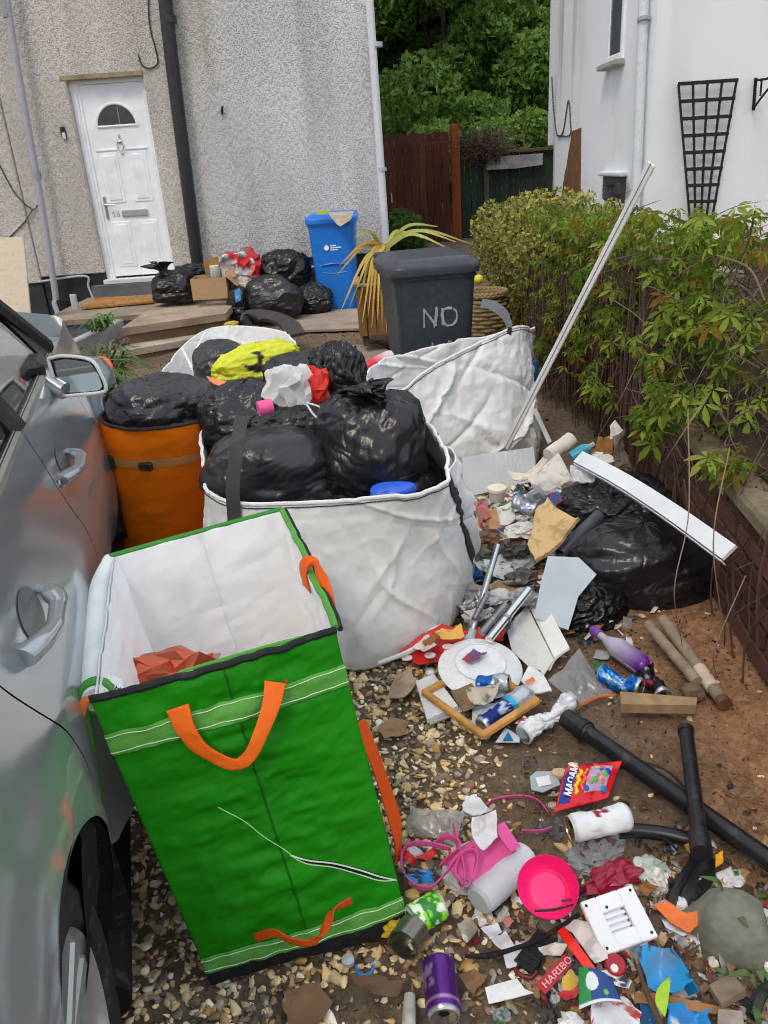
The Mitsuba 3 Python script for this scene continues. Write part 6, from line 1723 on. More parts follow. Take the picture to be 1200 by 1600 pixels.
rr_ = np.random.default_rng(6)
add(wpole, 'torn_flange', cat([polyslab([a + (b - a) * t_ + A(.012, 0, -.004), a + (b - a) * (t_ + .02) + A(.022, 0, .0), a + (b - a) * (t_ + .03) + A(.012, 0, 0)], .003) for t_ in rr_.uniform(.1, .97, 22)]), 'clean', S(206, 208, 206), kind='stuff')
scrap('white_sheet_bundle', 'white crumpled sheet tucked beneath the end of the white plank', 'sheet', [[0.801, 3.052, 0.270], [0.866, 3.046, 0.330], [0.926, 3.031, 0.320], [0.854, 2.913, 0.270], [0.787, 2.972, 0.240]], S(206, 208, 210), t=.004, amp=.03, seed=8)
scrap('white_plate_piece', 'flat white oval plastic piece over the end of the plank', 'plastic offcut', [[0.938, 3.300, 0.239], [1.024, 3.320, 0.237], [1.060, 3.280, 0.219], [0.977, 3.250, 0.212], [0.928, 3.260, 0.217]], S(222, 218, 208), 'satin', t=.008, amp=.004)
for k, (lb, pts, c) in enumerate([('white strip of paper trim curving over the heap', [[0.327, 2.780, 0.145], [0.419, 2.860, 0.128], [0.483, 2.780, 0.122]], S(222, 220, 214)), ('second white strip of trim below the curved one', [[0.318, 2.680, 0.106], [0.404, 2.760, 0.110], [0.486, 2.780, 0.119]], S(214, 212, 206))]):
    solo('paper_trim', lb, 'trim', ribbon(pts, .022, .003, A(.2, -.5, 1), 30, .003), 'matte', c)
can('green and orange patterned can half buried left of the tan board', [0.356, 2.828, 0.120], [0.401, 2.893, 0.160], .033, pattern(S(206, 200, 190), [(S(70, 130, 60), .52), (S(206, 110, 44), .60), (S(180, 40, 50), .66)], 5), .3, 5, 'vsatin')
scrap('printed_leaflet', 'white printed leaflet with green and dark marks in the heap', 'leaflet', [[0.457, 2.916, 0.180], [0.519, 2.911, 0.200], [0.515, 2.806, 0.180], [0.459, 2.831, 0.150]], S(214, 216, 212), amp=.010)
scrap('red_packet', 'crumpled pink and red packet behind the white trim', 'packet', [[0.373, 2.950, 0.200], [0.425, 2.947, 0.220], [0.425, 2.845, 0.180], [0.378, 2.835, 0.160]], S(176, 100, 100), 'satin', amp=.016)
scrap('orange_wrapper', 'torn orange wrapper in the middle of the heap', 'wrapper', [[0.406, 2.886, 0.180], [0.451, 2.881, 0.190], [0.453, 2.799, 0.160], [0.407, 2.792, 0.150]], S(178, 126, 80), 'satin', amp=.016)
scrap('red_wrapper', 'dull red wrapper next to the tan board', 'wrapper', [[0.472, 2.703, 0.160], [0.537, 2.708, 0.180], [0.537, 2.656, 0.140], [0.472, 2.620, 0.120]], S(160, 82, 70), 'satin', amp=.014)
scrap('green_offcut', 'scrap of green printed plastic beside the white leaflet', 'plastic offcut', [[0.475, 2.932, 0.200], [0.514, 2.942, 0.210], [0.519, 2.885, 0.200], [0.479, 2.889, 0.190]], S(84, 140, 70), 'satin', amp=.008)
scrap('white_wrapper', 'crumpled white film wrapper below the white trim', 'wrapper', [[0.320, 2.639, 0.100], [0.418, 2.610, 0.140], [0.469, 2.548, 0.120], [0.437, 2.499, 0.080], [0.343, 2.561, 0.080]], S(206, 210, 216), 'satin', amp=.028, freq=12)
solo('blue_cap_bottle', 'clear crushed bottle with a blue cap lying by the silver pole', 'bottle', cat([wad([0.489, 2.660, 0.076], (.13, .09, .08), 86, depth=.3), lathe([(0, 0), (.014, 0), (.014, .02), (0, .02)], 16, [0.434, 2.580, 0.068], A(-.2, -1, .2))]), 'vsatin', lambda v: np.where((np.linalg.norm(v - A(*[0.433, 2.570, 0.074]), axis=1) < .024)[:, None], S(30, 52, 170), S(190, 198, 206)), smooth=40)
scrap('blue_board', 'bright blue plastic corner under the silver pole', 'plastic offcut', [[0.310, 2.717, 0.060], [0.355, 2.647, 0.060], [0.359, 2.612, 0.040], [0.297, 2.621, 0.040]], S(22, 98, 186), 'satin', t=.01, amp=.004)
pol = thing('metal_pole', 'slim grey metal pole standing on the white dish', 'pole')
a, b = A(*[0.254, 2.200, 0.043]), A(*[0.386, 2.440, 0.269])
add(pol, 'shaft', tube([a, b], .0115, 16), 'metal', S(186, 192, 198))
add(pol, 'collar', lathe([(0, 0), (.026, 0), (.026, .012), (.014, .03), (.014, .05), (0, .05)], 24, a - nrm(b - a) * .01, b - a), 'satin', S(170, 182, 190))
ch = thing('chrome_tubes', 'bundle of chrome shower tubes lying in the dark of the heap', 'chrome tube')
for k, (p, q, r_) in enumerate([([0.306, 2.120, 0.096], [0.467, 2.300, 0.164], .014), ([0.287, 2.160, 0.096], [0.382, 2.260, 0.137], .012), ([0.272, 2.220, 0.113], [0.325, 2.300, 0.155], .010)]):
    p, q = A(*p), A(*q)
    tb2 = add(ch, 'tube', tube([p, q], r_, 16), 'mirror' if k == 0 else 'metal', None if k == 0 else S(150, 152, 154))
    add(tb2, 'ring', tube([p * .6 + q * .4, p * .56 + q * .44], r_ * 1.25, 16), 'metal', S(170, 172, 174))
solo('black_case', 'dark crumpled tray beneath the chrome tubes', 'tray', polyslab([[0.284, 2.251, 0.050], [0.335, 2.374, 0.060], [0.419, 2.346, 0.070], [0.396, 2.237, 0.050], [0.328, 2.188, 0.040]], .02, .02, .03), 'satin', S(34, 34, 36), smooth=30)
scrap('brown_paper', 'torn brown paper between the pole and the chrome tubes', 'paper', [[0.352, 2.464, 0.080], [0.396, 2.478, 0.100], [0.437, 2.449, 0.100], [0.439, 2.379, 0.080], [0.379, 2.343, 0.070]], S(176, 146, 112), amp=.014)
can('crushed silver can wedged between the white bag and the pole', [0.245, 2.381, 0.050], [0.306, 2.410, 0.080], .032, pattern(S(170, 172, 176), [(S(120, 110, 112), .56)], 8), .6, 8)
for k in range(9):
    c = A(*[[0.306, 2.298, 0.070], [0.367, 2.368, 0.100], [0.473, 2.455, 0.120], [0.294, 2.493, 0.060], [0.483, 2.642, 0.140], [0.461, 2.355, 0.100], [0.395, 2.780, 0.120], [0.348, 2.715, 0.100], [0.507, 2.681, 0.200]][k])
    solo('crumpled_wrapper', ['crumpled silver film wrapper by the chrome tubes', 'crumpled clear film behind the brown paper', 'crumpled dark film under the tan board', 'grey crushed packet beside the big white bag', 'dark bent sleeve below the red wrapper', 'silver crumpled film at the upper end of the chrome tubes', 'crumpled brown wrapper above the lower white trim', 'dull green crumpled wrapper at the bag edge', 'white crumpled wrapper at the tan board corner'][k], 'wrapper',
         wad(c, (.11, .08, .06), 90 + k), 'satin', [S(176, 178, 182), S(190, 192, 194), S(70, 66, 62), S(140, 138, 140), S(60, 56, 52), S(150, 152, 154), S(120, 86, 60), S(92, 108, 84), S(206, 202, 196)][k], smooth=25)
# ribbed white trim, red bag, plate, frame
rg = thing('ribbed_trim', 'white ribbed plastic trim bent along its length', 'plastic trim')
r0, r1_, r2, r3 = A(*[0.522, 2.351, 0.100]), A(*[0.561, 2.107, 0.050]), A(*[0.483, 2.061, 0.010]), A(*[0.437, 2.368, 0.030])
g = bilin(r0, r1_, A(*[0.508, 2.085, 0.030]), A(*[0.483, 2.376, 0.060]), 20, 4)
add(rg, 'face', slab(g, .004), 'clean', S(222, 222, 220))
for k in range(9):
    a = (k + .5) / 9
    p, q = r0 * (1 - a) + A(*[0.483, 2.376, 0.060]) * a, r1_ * (1 - a) + A(*[0.508, 2.085, 0.030]) * a
    add(rg, 'rib', tube([p + A(0, 0, .003), q + A(0, 0, .003)], .0048, 6), 'clean', S(230, 230, 228))
add(rg, 'web', slab(bilin(A(*[0.476, 2.364, 0.060]), A(*[0.506, 2.079, 0.030]), A(*[0.464, 2.029, 0.010]), A(*[0.387, 2.286, 0.020]), 20, 6), .004), 'clean', S(212, 210, 206))
add(rg, 'foot_edge', tube([[0.559, 2.100, 0.055], [0.512, 2.085, 0.030], [0.484, 2.051, 0.012]], .004, 6, 20), 'clean', S(206, 202, 190))
scrap('white_panel_piece', 'speckled white plastic piece under the ribbed trim', 'plastic offcut', [[0.388, 2.266, 0.030], [0.441, 2.317, 0.040], [0.466, 2.077, 0.015], [0.442, 2.039, 0.010], [0.388, 2.165, 0.010]], S(206, 206, 204), 'satin', t=.004, amp=.004)
rd = thing('red_carrier_bag', 'red and white carrier bag spilling paper beside the big white bag', 'carrier bag')
add(rd, 'sheet', polyslab([[0.009, 2.166, 0.020], [0.099, 2.231, 0.040], [0.167, 2.255, 0.080], [0.238, 2.226, 0.070], [0.382, 2.259, 0.050], [0.361, 2.183, 0.050], [0.220, 2.171, 0.040], [0.152, 2.113, 0.030], [0.079, 2.115, 0.020]], .003, .012, .026, 14, 4), 'satin', S(206, 32, 38), smooth=30)
for k, p in enumerate([[0.042, 2.133, 0.035], [0.116, 2.117, 0.050], [0.175, 2.131, 0.070], [0.084, 2.157, 0.060]]):
    add(rd, 'white_spot', polyslab([A(*p) + A(.018 * math.cos(t_), .016 * math.sin(t_), 0) for t_ in np.linspace(0, 6, 12)], .003, .01, .004), 'satin', S(222, 214, 210))
add(rd, 'handle_edge', tube([[0.153, 2.112, 0.060], [0.262, 2.165, 0.060], [0.349, 2.185, 0.060], [0.380, 2.243, 0.070]], .006, 6, 40), 'satin', S(200, 36, 50))
scrap('orange_card', 'crumpled orange yellow card on the red carrier bag', 'card', [[0.137, 2.150, 0.090], [0.161, 2.184, 0.100], [0.224, 2.192, 0.100], [0.232, 2.153, 0.090], [0.175, 2.123, 0.090], [0.150, 2.119, 0.080]], S(226, 176, 92), amp=.016)
scrap('printed_wrapper', 'white printed wrapper strip on the red carrier bag', 'wrapper', [[0.084, 2.127, 0.070], [0.132, 2.151, 0.080], [0.142, 2.120, 0.080], [0.095, 2.097, 0.070]], S(206, 202, 204), amp=.010)
scrap('brown_food', 'greasy brown paper scraps in the mouth of the red carrier bag', 'paper', [[0.096, 2.170, 0.070], [0.144, 2.187, 0.090], [0.154, 2.163, 0.080], [0.109, 2.132, 0.070]], S(150, 104, 62), amp=.018)
solo('black_adapter', 'small black and white plug beside the white dish', 'plug', rbox((.03, .035, .03), .006, [0.111, 2.069, 0.020]), 'vsatin', lambda v: np.where((v[:, 1] < np.median(v[:, 1]))[:, None], S(200, 200, 200), S(20, 20, 22)))
dish = thing('white_dish', 'round white enamel dish lying upside down by the wooden frame', 'dish')
dc_, da = A(*[0.266, 2.043, 0.045]), nrm(A(.05, -.18, 1))
DR = float(np.linalg.norm(A(*[0.134, 2.052, 0.045]) - A(*[0.396, 2.035, 0.045]))) / 2
add(dish, 'plate', orient(lathe([(0, .030), (DR * .55, .028), (DR * .62, .022), (DR * .97, .004), (DR, 0), (DR * .98, -.004), (DR * .62, .016), (0, .022)], 72), dc_, da), 'satin', S(222, 228, 230))
add(dish, 'ring', orient(tube([A(DR * .60 * math.cos(t_), DR * .60 * math.sin(t_), .026) for t_ in np.linspace(0, 6.2832, 80)], .0018, 5, 80, smooth_path=False), dc_, da), 'satin', S(206, 212, 214))
scrap('purple_wrapper', 'small purple sweet wrapper lying on the white dish', 'wrapper', [[0.209, 2.027, 0.085], [0.251, 2.078, 0.085], [0.291, 2.052, 0.085], [0.263, 2.020, 0.085], [0.234, 2.010, 0.085]], S(96, 70, 140), 'satin', amp=.010)
fr_ = thing('picture_mount', 'small pale wooden picture frame lying empty on the litter', 'frame')
w4 = [A(*[0.086, 1.956, 0.030]), A(*[0.231, 1.734, 0.040]), A(*[0.403, 1.855, 0.050]), A(*[0.260, 2.072, 0.035])]
for k in range(4):
    p, q = w4[k], w4[(k + 1) % 4]
    d = nrm(q - p)
    add(fr_, 'bar', beam(p - d * .006 + A(0, 0, .001 * (k % 2)), q + d * .006 + A(0, 0, .001 * (k % 2)), .021, .018, .003), 'wood', S(206, 150, 84))
scrap('white_tile', 'white ridged plastic tile under the corner of the wooden frame', 'tile', [[0.063, 2.025, 0.012], [0.122, 2.056, 0.014], [0.179, 1.890, 0.014], [0.084, 1.838, 0.012]], S(212, 212, 210), t=.012, amp=0)
scrap('white_tile', 'thin grey white tile just below the ridged one', 'tile', [[0.086, 1.863, 0.006], [0.189, 1.906, 0.006], [0.190, 1.881, 0.006], [0.091, 1.834, 0.006]], S(176, 178, 178), t=.006, amp=0)
can('silver and blue can lying half under the white dish', [0.247, 1.966, 0.040], [0.339, 1.935, 0.060], .032, lambda h, a: np.where((h < .55)[..., None], S(30, 100, 190), S(186, 190, 196)), .25, 11)
can('dark blue and silver can lying inside the wooden frame', [0.232, 1.778, 0.035], [0.388, 1.893, 0.055], .033, lambda h, a: np.where((h > .66)[..., None], S(188, 196, 204), np.where((h > .52)[..., None], S(60, 170, 220), np.where((fb(np.stack([h * 9, a * 16, 0 * a], -1), 2, 4) > .60)[..., None], S(190, 204, 226), S(22, 44, 120)))), .2, 12)
scrap('brown_packet', 'crumpled brown packet inside the wooden frame', 'packet', [[0.168, 1.954, 0.020], [0.229, 1.943, 0.040], [0.244, 1.863, 0.030], [0.190, 1.852, 0.020]], S(140, 116, 90), amp=.02)
scrap('foil_tray', 'torn foil lined card inside the wooden frame', 'foil tray', [[0.204, 1.902, 0.040], [0.286, 1.917, 0.050], [0.318, 1.926, 0.050], [0.279, 1.870, 0.040], [0.224, 1.853, 0.030]], S(186, 172, 158), 'satin', amp=.02)
scrap('white_paper', 'white paper under the dark blue can in the frame', 'paper', [[0.204, 1.800, 0.010], [0.231, 1.908, 0.015], [0.303, 1.900, 0.015], [0.276, 1.782, 0.010]], S(206, 212, 218), amp=.006)
cup = thing('paper_cup', 'squashed white paper cup with an orange mark', 'paper cup')
add(cup, 'body', polyslab([[0.374, 1.937, 0.060], [0.407, 1.991, 0.070], [0.443, 1.955, 0.060], [0.455, 1.886, 0.050], [0.406, 1.886, 0.040]], .006, .012, .016, 10, 3), 'matte', S(220, 222, 222))
add(cup, 'mark', polyslab([[0.379, 1.903, 0.085], [0.406, 1.925, 0.085], [0.411, 1.912, 0.080], [0.385, 1.896, 0.080]], .002), 'matte', S(232, 120, 70))
can('crushed white can with a torn open end beside the wooden frame', [0.343, 1.734, 0.030], [0.503, 1.850, 0.050], .037, pattern(S(222, 226, 230), [(S(186, 192, 200), .6)], 14), .75, 14, 'vsatin')
scrap('torn_can_edge', 'jagged torn white metal edge by the crushed white can', 'metal scrap', [[0.329, 1.774, 0.030], [0.354, 1.791, 0.050], [0.391, 1.776, 0.050], [0.378, 1.751, 0.040], [0.350, 1.734, 0.030], [0.361, 1.769, 0.040]], S(216, 220, 226), 'satin', amp=.012)
scrap('blue_leaflet', 'white leaflet with a blue triangle below the wooden frame', 'leaflet', [[0.266, 1.739, 0.006], [0.304, 1.795, 0.010], [0.336, 1.751, 0.008], [0.332, 1.732, 0.006]], S(196, 210, 220), amp=.004)
scrap('blue_leaflet', 'small blue printed triangle lying on the leaflet', 'leaflet', [[0.287, 1.738, 0.014], [0.307, 1.771, 0.016], [0.315, 1.735, 0.014]], S(38, 110, 160), amp=0)
solo('clear_bag', 'clear crumpled plastic bag lying on the soil by the blue can', 'plastic bag', slab(crumple(bilin([0.465, 1.981, 0.030], [0.591, 2.103, 0.060], [0.642, 1.904, 0.030], [0.525, 1.863, 0.020], 50, 50) + A(0, 0, .03) * np.sin(np.pi * np.linspace(0, 1, 50))[:, None, None] * np.sin(np.pi * np.linspace(0, 1, 50))[None, :, None], .03, 9, 7), .0015), 'film', smooth=True)
pt_ = thing('drink_pouch', 'purple and pink drink pouch bottle with a purple cap', 'drink bottle')
a, b = A(*[0.771, 1.985, 0.040]), A(*[0.690, 2.143, 0.050])
Lp = np.linalg.norm(b - a)
m = orient(lathe([(0, 0), (.026, 0), (.033, .02), (.033, Lp * .72), (.015, Lp), (0, Lp)], 36), a, b - a)
m.vertices = np.asarray(m.vertices) + .006 * (fb(np.asarray(m.vertices) * 22, 2, 3)[:, None] - .5)
dd = nrm(b - a)
add(pt_, 'body', m, 'vgloss', lambda v: (lambda h: np.where((h > .66)[:, None], S(176, 172, 190), np.where((fb(v * 55, 2, 2) > .58)[:, None], S(226, 190, 206), np.where((h > .5)[:, None], S(196, 28, 84), S(96, 36, 130)))))((v - a) @ dd / Lp), smooth=True)
add(pt_, 'neck', orient(lathe([(0, 0), (.012, 0), (.012, .03), (0, .03)], 20), b, b - a), 'satin', S(176, 178, 186))
add(pt_, 'cap', orient(lathe([(0, 0), (.017, 0), (.017, .028), (.011, .04), (0, .04)], 20), b + dd * .03, b - a), 'satin', S(118, 66, 160))
can('crushed bright blue can between the pouch and the clear bag', [0.623, 1.975, 0.045], [0.719, 1.888, 0.045], .037, pattern(S(18, 112, 200), [(S(150, 190, 226), .60), (S(10, 60, 140), .68)], 15), .65, 15)
can('black and dark red can behind the bright blue can', [0.761, 2.000, 0.035], [0.772, 1.852, 0.035], .033, pattern(S(24, 24, 28), [(S(150, 150, 150), .62), (S(140, 30, 60), .68)], 16), .5, 16)
scrap('wood_block', 'short piece of pale sawn timber lying on the soil', 'timber', [[0.648, 1.861, 0.030], [0.852, 1.809, 0.030], [0.836, 1.776, 0.030], [0.634, 1.803, 0.030]], S(164, 134, 102), 'wood', t=.03, amp=0)
solo('orange_stick', 'orange brown stick crossing toward the crushed white can', 'stick', tube([[0.512, 1.840, 0.030], [0.589, 1.873, 0.035], [0.644, 1.885, 0.030]], [.006, .004], 6, 20), 'wood', S(196, 110, 52))
for k, (lb, pts, r_) in enumerate([('round grey wooden pole poking out under the black sack', [[0.848, 2.216, 0.050], [0.893, 1.906, 0.040]], .017), ('grey wooden pole with a peeling white band near its end', [[0.901, 2.225, 0.060], [0.934, 1.812, 0.030]], .019)]):
    wpl = thing('wooden_pole', lb, 'pole')
    add(wpl, 'shaft', tube(pts, r_, 14, 12), 'wood', S(150, 134, 114))
    if k:
        a, b = A(*pts[0]), A(*pts[1])
        add(wpl, 'peeling_band', tube([a + (b - a) * .62, a + (b - a) * .84], r_ + .002, 14, 8), 'matte', S(206, 186, 168))
        add(wpl, 'end_cap', tube([b - nrm(b - a) * .02, b + nrm(b - a) * .004], r_ + .0015, 14), 'wood', S(120, 84, 62))
solo('grass_clump', 'brown dead root clump beside the wooden poles', 'root', cat([stalks([tuple(A(*[0.884, 1.911, 0.000]) + rl.normal(0, .015, 3) * [1, 1, 0]) for _ in range(60)], .07, .0018, rl, .5, .8), blob([0.872, 1.886, 0.020], (.06, .05, .05), 71, folds=1.5, nu=40, nv=30)]), 'matte', S(112, 92, 74))

# --- the black pipes
bp = thing('black_pipe', 'long black plastic pipe with a thicker socket end across the soil', 'pipe')
a, b = A(*[0.471, 1.779, 0.045]), A(*[0.822, 1.202, 0.050])
s_ = a + (b - a) * .13
add(bp, 'pipe', tube([s_, b], .0235, 20, 4), 'satin', S(24, 25, 28))
add(bp, 'socket', tube([a, a + (b - a) * .115, a + (b - a) * .13], [.027, .028, .024], 20, 10), 'satin', S(26, 27, 30))
add(bp, 'socket_ring', tube([a + (b - a) * .085, a + (b - a) * .115], .031, 20), 'satin', S(22, 23, 26))
bp2 = thing('black_pipe', 'short black pipe running under the pipe with the curved shoe', 'pipe')
add(bp2, 'pipe', tube([[0.508, 1.394, 0.020], [0.609, 1.370, 0.020], [0.697, 1.328, 0.020]], .017, 16, 12), 'satin', S(22, 22, 25))
bp3 = thing('black_downpipe', 'black downpipe with a curved shoe at its end, lying over the long pipe', 'pipe')
a, b = A(*[0.753, 1.640, 0.090]), A(*[0.635, 1.244, 0.100])
add(bp3, 'pipe', tube([a, a * .5 + b * .5, b], .0185, 20, 12), 'satin', S(24, 25, 28))
add(bp3, 'pipe_ring', tube([a - nrm(b - a) * .006, a + nrm(b - a) * .01], .021, 20), 'satin', S(28, 29, 32))
add(bp3, 'collar', tube([b - (b - a) * .12, b + (b - a) * .02], .0235, 20), 'satin', S(28, 29, 32))
sh = [[0.686, 1.330, -0.017], [0.660, 1.290, -0.023], [0.610, 1.235, -0.018], [0.580, 1.200, -0.027]]
add(bp3, 'shoe', tube(sh, [.025, .033, .037, .032], 22, 30, flat=.72), 'satin', S(26, 27, 30))
add(bp3, 'shoe_lip', tube([A(*sh[0]) + A(-.02, -.01, .006), A(*[0.604, 1.250, 0.008]), A(*[0.564, 1.200, 0.000]), A(*[0.561, 1.180, -0.014])], [.006, .010, .010, .006], 8, 30), 'satin', S(34, 35, 38))
solo('cable', 'thin dark cable looping over the soil near the long black pipe', 'cable', tube([[0.564, 1.582, 0.030], [0.619, 1.589, 0.040], [0.678, 1.566, 0.030], [0.709, 1.505, 0.020], [0.717, 1.459, 0.010]], .0035, 6, 60), 'matte', S(50, 48, 48))
solo('cable', 'black cable running from the white can to the curved shoe', 'cable', tube([[0.490, 1.340, 0.050], [0.556, 1.351, 0.040], [0.599, 1.346, 0.030], [0.620, 1.319, 0.020]], .003, 6, 50), 'matte', S(24, 24, 26))

# --- the lower litter
mw = thing('sweets_bag', 'red sweets bag with a dark blue name panel standing by the white can', 'sweet bag')
qa, qb, qc, qd = A(*[0.364, 1.450, 0.030]), A(*[0.505, 1.483, 0.030]), A(*[0.567, 1.576, 0.060]), A(*[0.420, 1.567, 0.060])
gp = crumple(bilin(qa, qb, qc, qd, 40, 40) + A(0, 0, .022) * (np.sin(np.pi * np.linspace(0, 1, 40))[:, None, None] * np.sin(np.pi * np.linspace(0, 1, 40))[None, :, None]), .006, 22, 3)
add(mw, 'film', slab(gp, .003), 'gloss', S(214, 26, 36), smooth=True)
ng = gnormals(gp)
sub = lambda u0, u1, v0, v1, o: slab((gp + ng * o)[u0:u1, v0:v1], .001)
add(mw, 'name_panel', sub(2, 11, 4, 34, .0015), 'gloss', S(34, 38, 140), smooth=True)
ua, up_ = nrm(qd - qa), nrm(qb - qa)
txo = gp[10, 5] + ng[10, 5] * .006
add(mw, 'lettering', text_on('MAOAM', .017, gp[10, 6] + ng[20, 20] * .009, qd - qa, qa - qb, .001, True, float(np.linalg.norm(gp[6, 33] - gp[6, 5])) * .95), 'clean', S(240, 240, 244))
add(mw, 'window', sub(19, 35, 8, 34, .0012), 'gloss', S(176, 160, 186), smooth=True)
rmw = np.random.default_rng(8)
for k in range(10):
    i, j = rmw.integers(20, 34), rmw.integers(9, 33)
    add(mw, 'sweet', lathe([(0, .003), (.006, .002), (.008, 0)], 12, gp[i, j] + ng[i, j] * .0015, ng[i, j]), 'gloss', [S(226, 110, 150), S(230, 190, 60), S(96, 170, 80), S(60, 80, 190), S(206, 90, 170)][k % 5])
add(mw, 'yellow_print', cat([tube(np.array([gp[13 + int(1.5 * math.sin(q * 2.4)), 8 + int(q * 3)] + ng[14, 20] * .004 for q in np.linspace(0, 7, 26)]), .0045, 6, 60)]), 'gloss', S(244, 206, 40), smooth=True)
add(mw, 'red_print', cat([tube(np.array([gp[17 + int(1.3 * math.sin(q * 2.1 + 1)), 9 + int(q * 2.8)] + ng[16, 20] * .004 for q in np.linspace(0, 7, 26)]), .0036, 6, 60)]), 'gloss', S(236, 110, 60), smooth=True)
for k, (i, j, c) in enumerate([(30, 24, S(96, 180, 60)), (32, 26, S(44, 66, 190)), (22, 34, S(210, 60, 90)), (33, 9, S(40, 120, 200))]):
    add(mw, 'blob_print', lathe([(0, .002), (.007, .0015), (.009, 0)], 14, gp[i, j] + ng[i, j] * .0025, ng[i, j]), 'gloss', c)
can('white beer can lying open with a gold rimmed mouth', [0.532, 1.407, 0.045], [0.385, 1.381, 0.045], .036, lambda h, a: np.where(((np.abs(h - .48) < .13) & (np.abs(a - .44) < .11) & (fb(np.stack([h * 15, a * 26, 0 * a], -1), 2, 3) > .42))[..., None], S(150, 24, 40), S(222, 226, 228)), .18, 21, 'vsatin', spin=2.4, gold=True)
bl = thing('blister_pack', 'small flat clear packet with a white number card', 'packet')
add(bl, 'card', polyslab([[0.333, 1.591, 0.012], [0.353, 1.608, 0.014], [0.402, 1.601, 0.014], [0.405, 1.556, 0.012], [0.355, 1.536, 0.010], [0.328, 1.547, 0.010]], .003, .01, .003), 'satin', S(160, 170, 176))
add(bl, 'paper', polyslab([[0.345, 1.583, 0.018], [0.382, 1.588, 0.019], [0.382, 1.556, 0.018], [0.348, 1.551, 0.017]], .001), 'matte', S(222, 224, 222))
solo('shell_piece', 'small cream shell shaped scrap beside the flat clear packet', 'scrap', blob([0.409, 1.593, 0.018], (.035, .03, .02), 101, folds=1.6, nu=40, nv=30), 'matte', S(206, 176, 140))
# pink and white bag
hb2 = thing('pink_handbag', 'grey white fabric bag with pink front pocket and trailing pink straps', 'bag')
PK = S(222, 92, 160)
a, b = A(*[0.152, 1.208, 0.045]), A(*[0.262, 1.308, 0.050])
cyl = tube([a - nrm(b - a) * .012, a, a * .5 + b * .5, b, b + nrm(b - a) * .012], [.010, .036, .039, .036, .010], 36, 40, flat=.85)
cyl.vertices = np.asarray(cyl.vertices) + .007 * (fb(np.asarray(cyl.vertices) * 12, 3, 4)[:, None] - .5)
add(hb2, 'bolster', cyl, 'weave_col', S(200, 206, 210), smooth=True)
add(hb2, 'bolster_end', orient(lathe([(0, .002), (.028, .001), (.034, -.006)], 30), a - nrm(b - a) * .010, a - b), 'weave_col', S(186, 192, 198))
add(hb2, 'body', blob([0.166, 1.309, 0.030], (.17, .12, .06), 111, folds=.6, rot=.6), 'weave_col', S(186, 190, 194), smooth=50)
gpk = crumple(bilin([0.075, 1.293, 0.070], [0.112, 1.218, 0.060], [0.242, 1.292, 0.085], [0.210, 1.364, 0.090], 40, 40) + A(0, 0, .012) * np.sin(np.pi * np.linspace(0, 1, 40))[:, None, None], .007, 14, 5)
add(hb2, 'pocket', slab(gpk, .004), 'weave_col', PK, smooth=True)
add(hb2, 'pocket_strip', ribbon([[0.210, 1.328, 0.130], [0.223, 1.300, 0.120], [0.239, 1.277, 0.105]], .028, .004, A(.8, .5, .1), 20), 'weave_col', PK * .92)
for pts in ([[0.096, 1.283, 0.115], [0.047, 1.311, 0.105], [0.007, 1.335, 0.080], [-0.012, 1.329, 0.060], [-0.012, 1.293, 0.045], [0.011, 1.248, 0.050], [0.044, 1.218, 0.075], [0.079, 1.229, 0.100], [0.109, 1.248, 0.125], [0.146, 1.274, 0.120]],
            [[0.110, 1.373, 0.090], [0.111, 1.292, 0.120], [0.116, 1.240, 0.115], [0.118, 1.211, 0.095]], [[0.068, 1.328, 0.085], [0.093, 1.311, 0.120], [0.115, 1.279, 0.125], [0.089, 1.273, 0.100], [0.074, 1.272, 0.080]], [[0.134, 1.208, 0.100], [0.150, 1.245, 0.125], [0.139, 1.262, 0.130], [0.116, 1.259, 0.120], [0.101, 1.230, 0.105], [0.111, 1.206, 0.090]],
            [[0.202, 1.520, -0.008], [0.239, 1.550, -0.015], [0.301, 1.560, -0.021], [0.343, 1.540, -0.019], [0.360, 1.490, -0.014]]):
    q = len(pts)
    add(hb2, 'strap', ribbon([A(*p) for p in pts], .017, .0025, [nrm(A(.3 * math.sin(i * 1.3), -.35, .9)) for i in range(q)], 60, .001), 'weave_col', PK, smooth=True)
add(hb2, 'strap', ribbon([[0.276, 1.407, 0.020], [0.322, 1.403, 0.020], [0.350, 1.412, 0.020]], .012, .002, A(0, -.3, 1), 20), 'weave_col', PK * .9)
add(hb2, 'ring', tube([A(*[0.118, 1.213, 0.085]) + A(.011 * math.cos(t_), .009 * math.sin(t_), .003) for t_ in np.linspace(0, 6.28, 20)], .0022, 6, 40), 'metal', S(170, 172, 176))
scrap('white_tissue', 'limp white tissue draped over the pink pocket', 'tissue', [[0.152, 1.344, 0.115], [0.207, 1.346, 0.120], [0.200, 1.279, 0.125], [0.164, 1.245, 0.120], [0.151, 1.269, 0.125]], S(222, 218, 222), t=.002, amp=.014, freq=12, seed=4)
scrap('white_tissue', 'crumpled white tissue corner above the pink pocket', 'tissue', [[0.155, 1.499, 0.050], [0.181, 1.504, 0.060], [0.196, 1.472, 0.060], [0.213, 1.443, 0.050], [0.164, 1.423, 0.050], [0.143, 1.454, 0.050]], S(220, 220, 222), t=.002, amp=.022, freq=14, seed=6)
solo('clear_film', 'clear crumpled plastic film bunched above the pink straps', 'plastic film', slab(crumple(bilin([-0.009, 1.422, 0.030], [0.014, 1.486, 0.050], [0.164, 1.469, 0.070], [0.113, 1.348, 0.060], 50, 50) + A(0, 0, .03) * (np.sin(np.pi * np.linspace(0, 1, 50))[:, None, None] * np.sin(np.pi * np.linspace(0, 1, 50))[None, :, None]), .035, 10, 9), .0015), 'film', smooth=True)
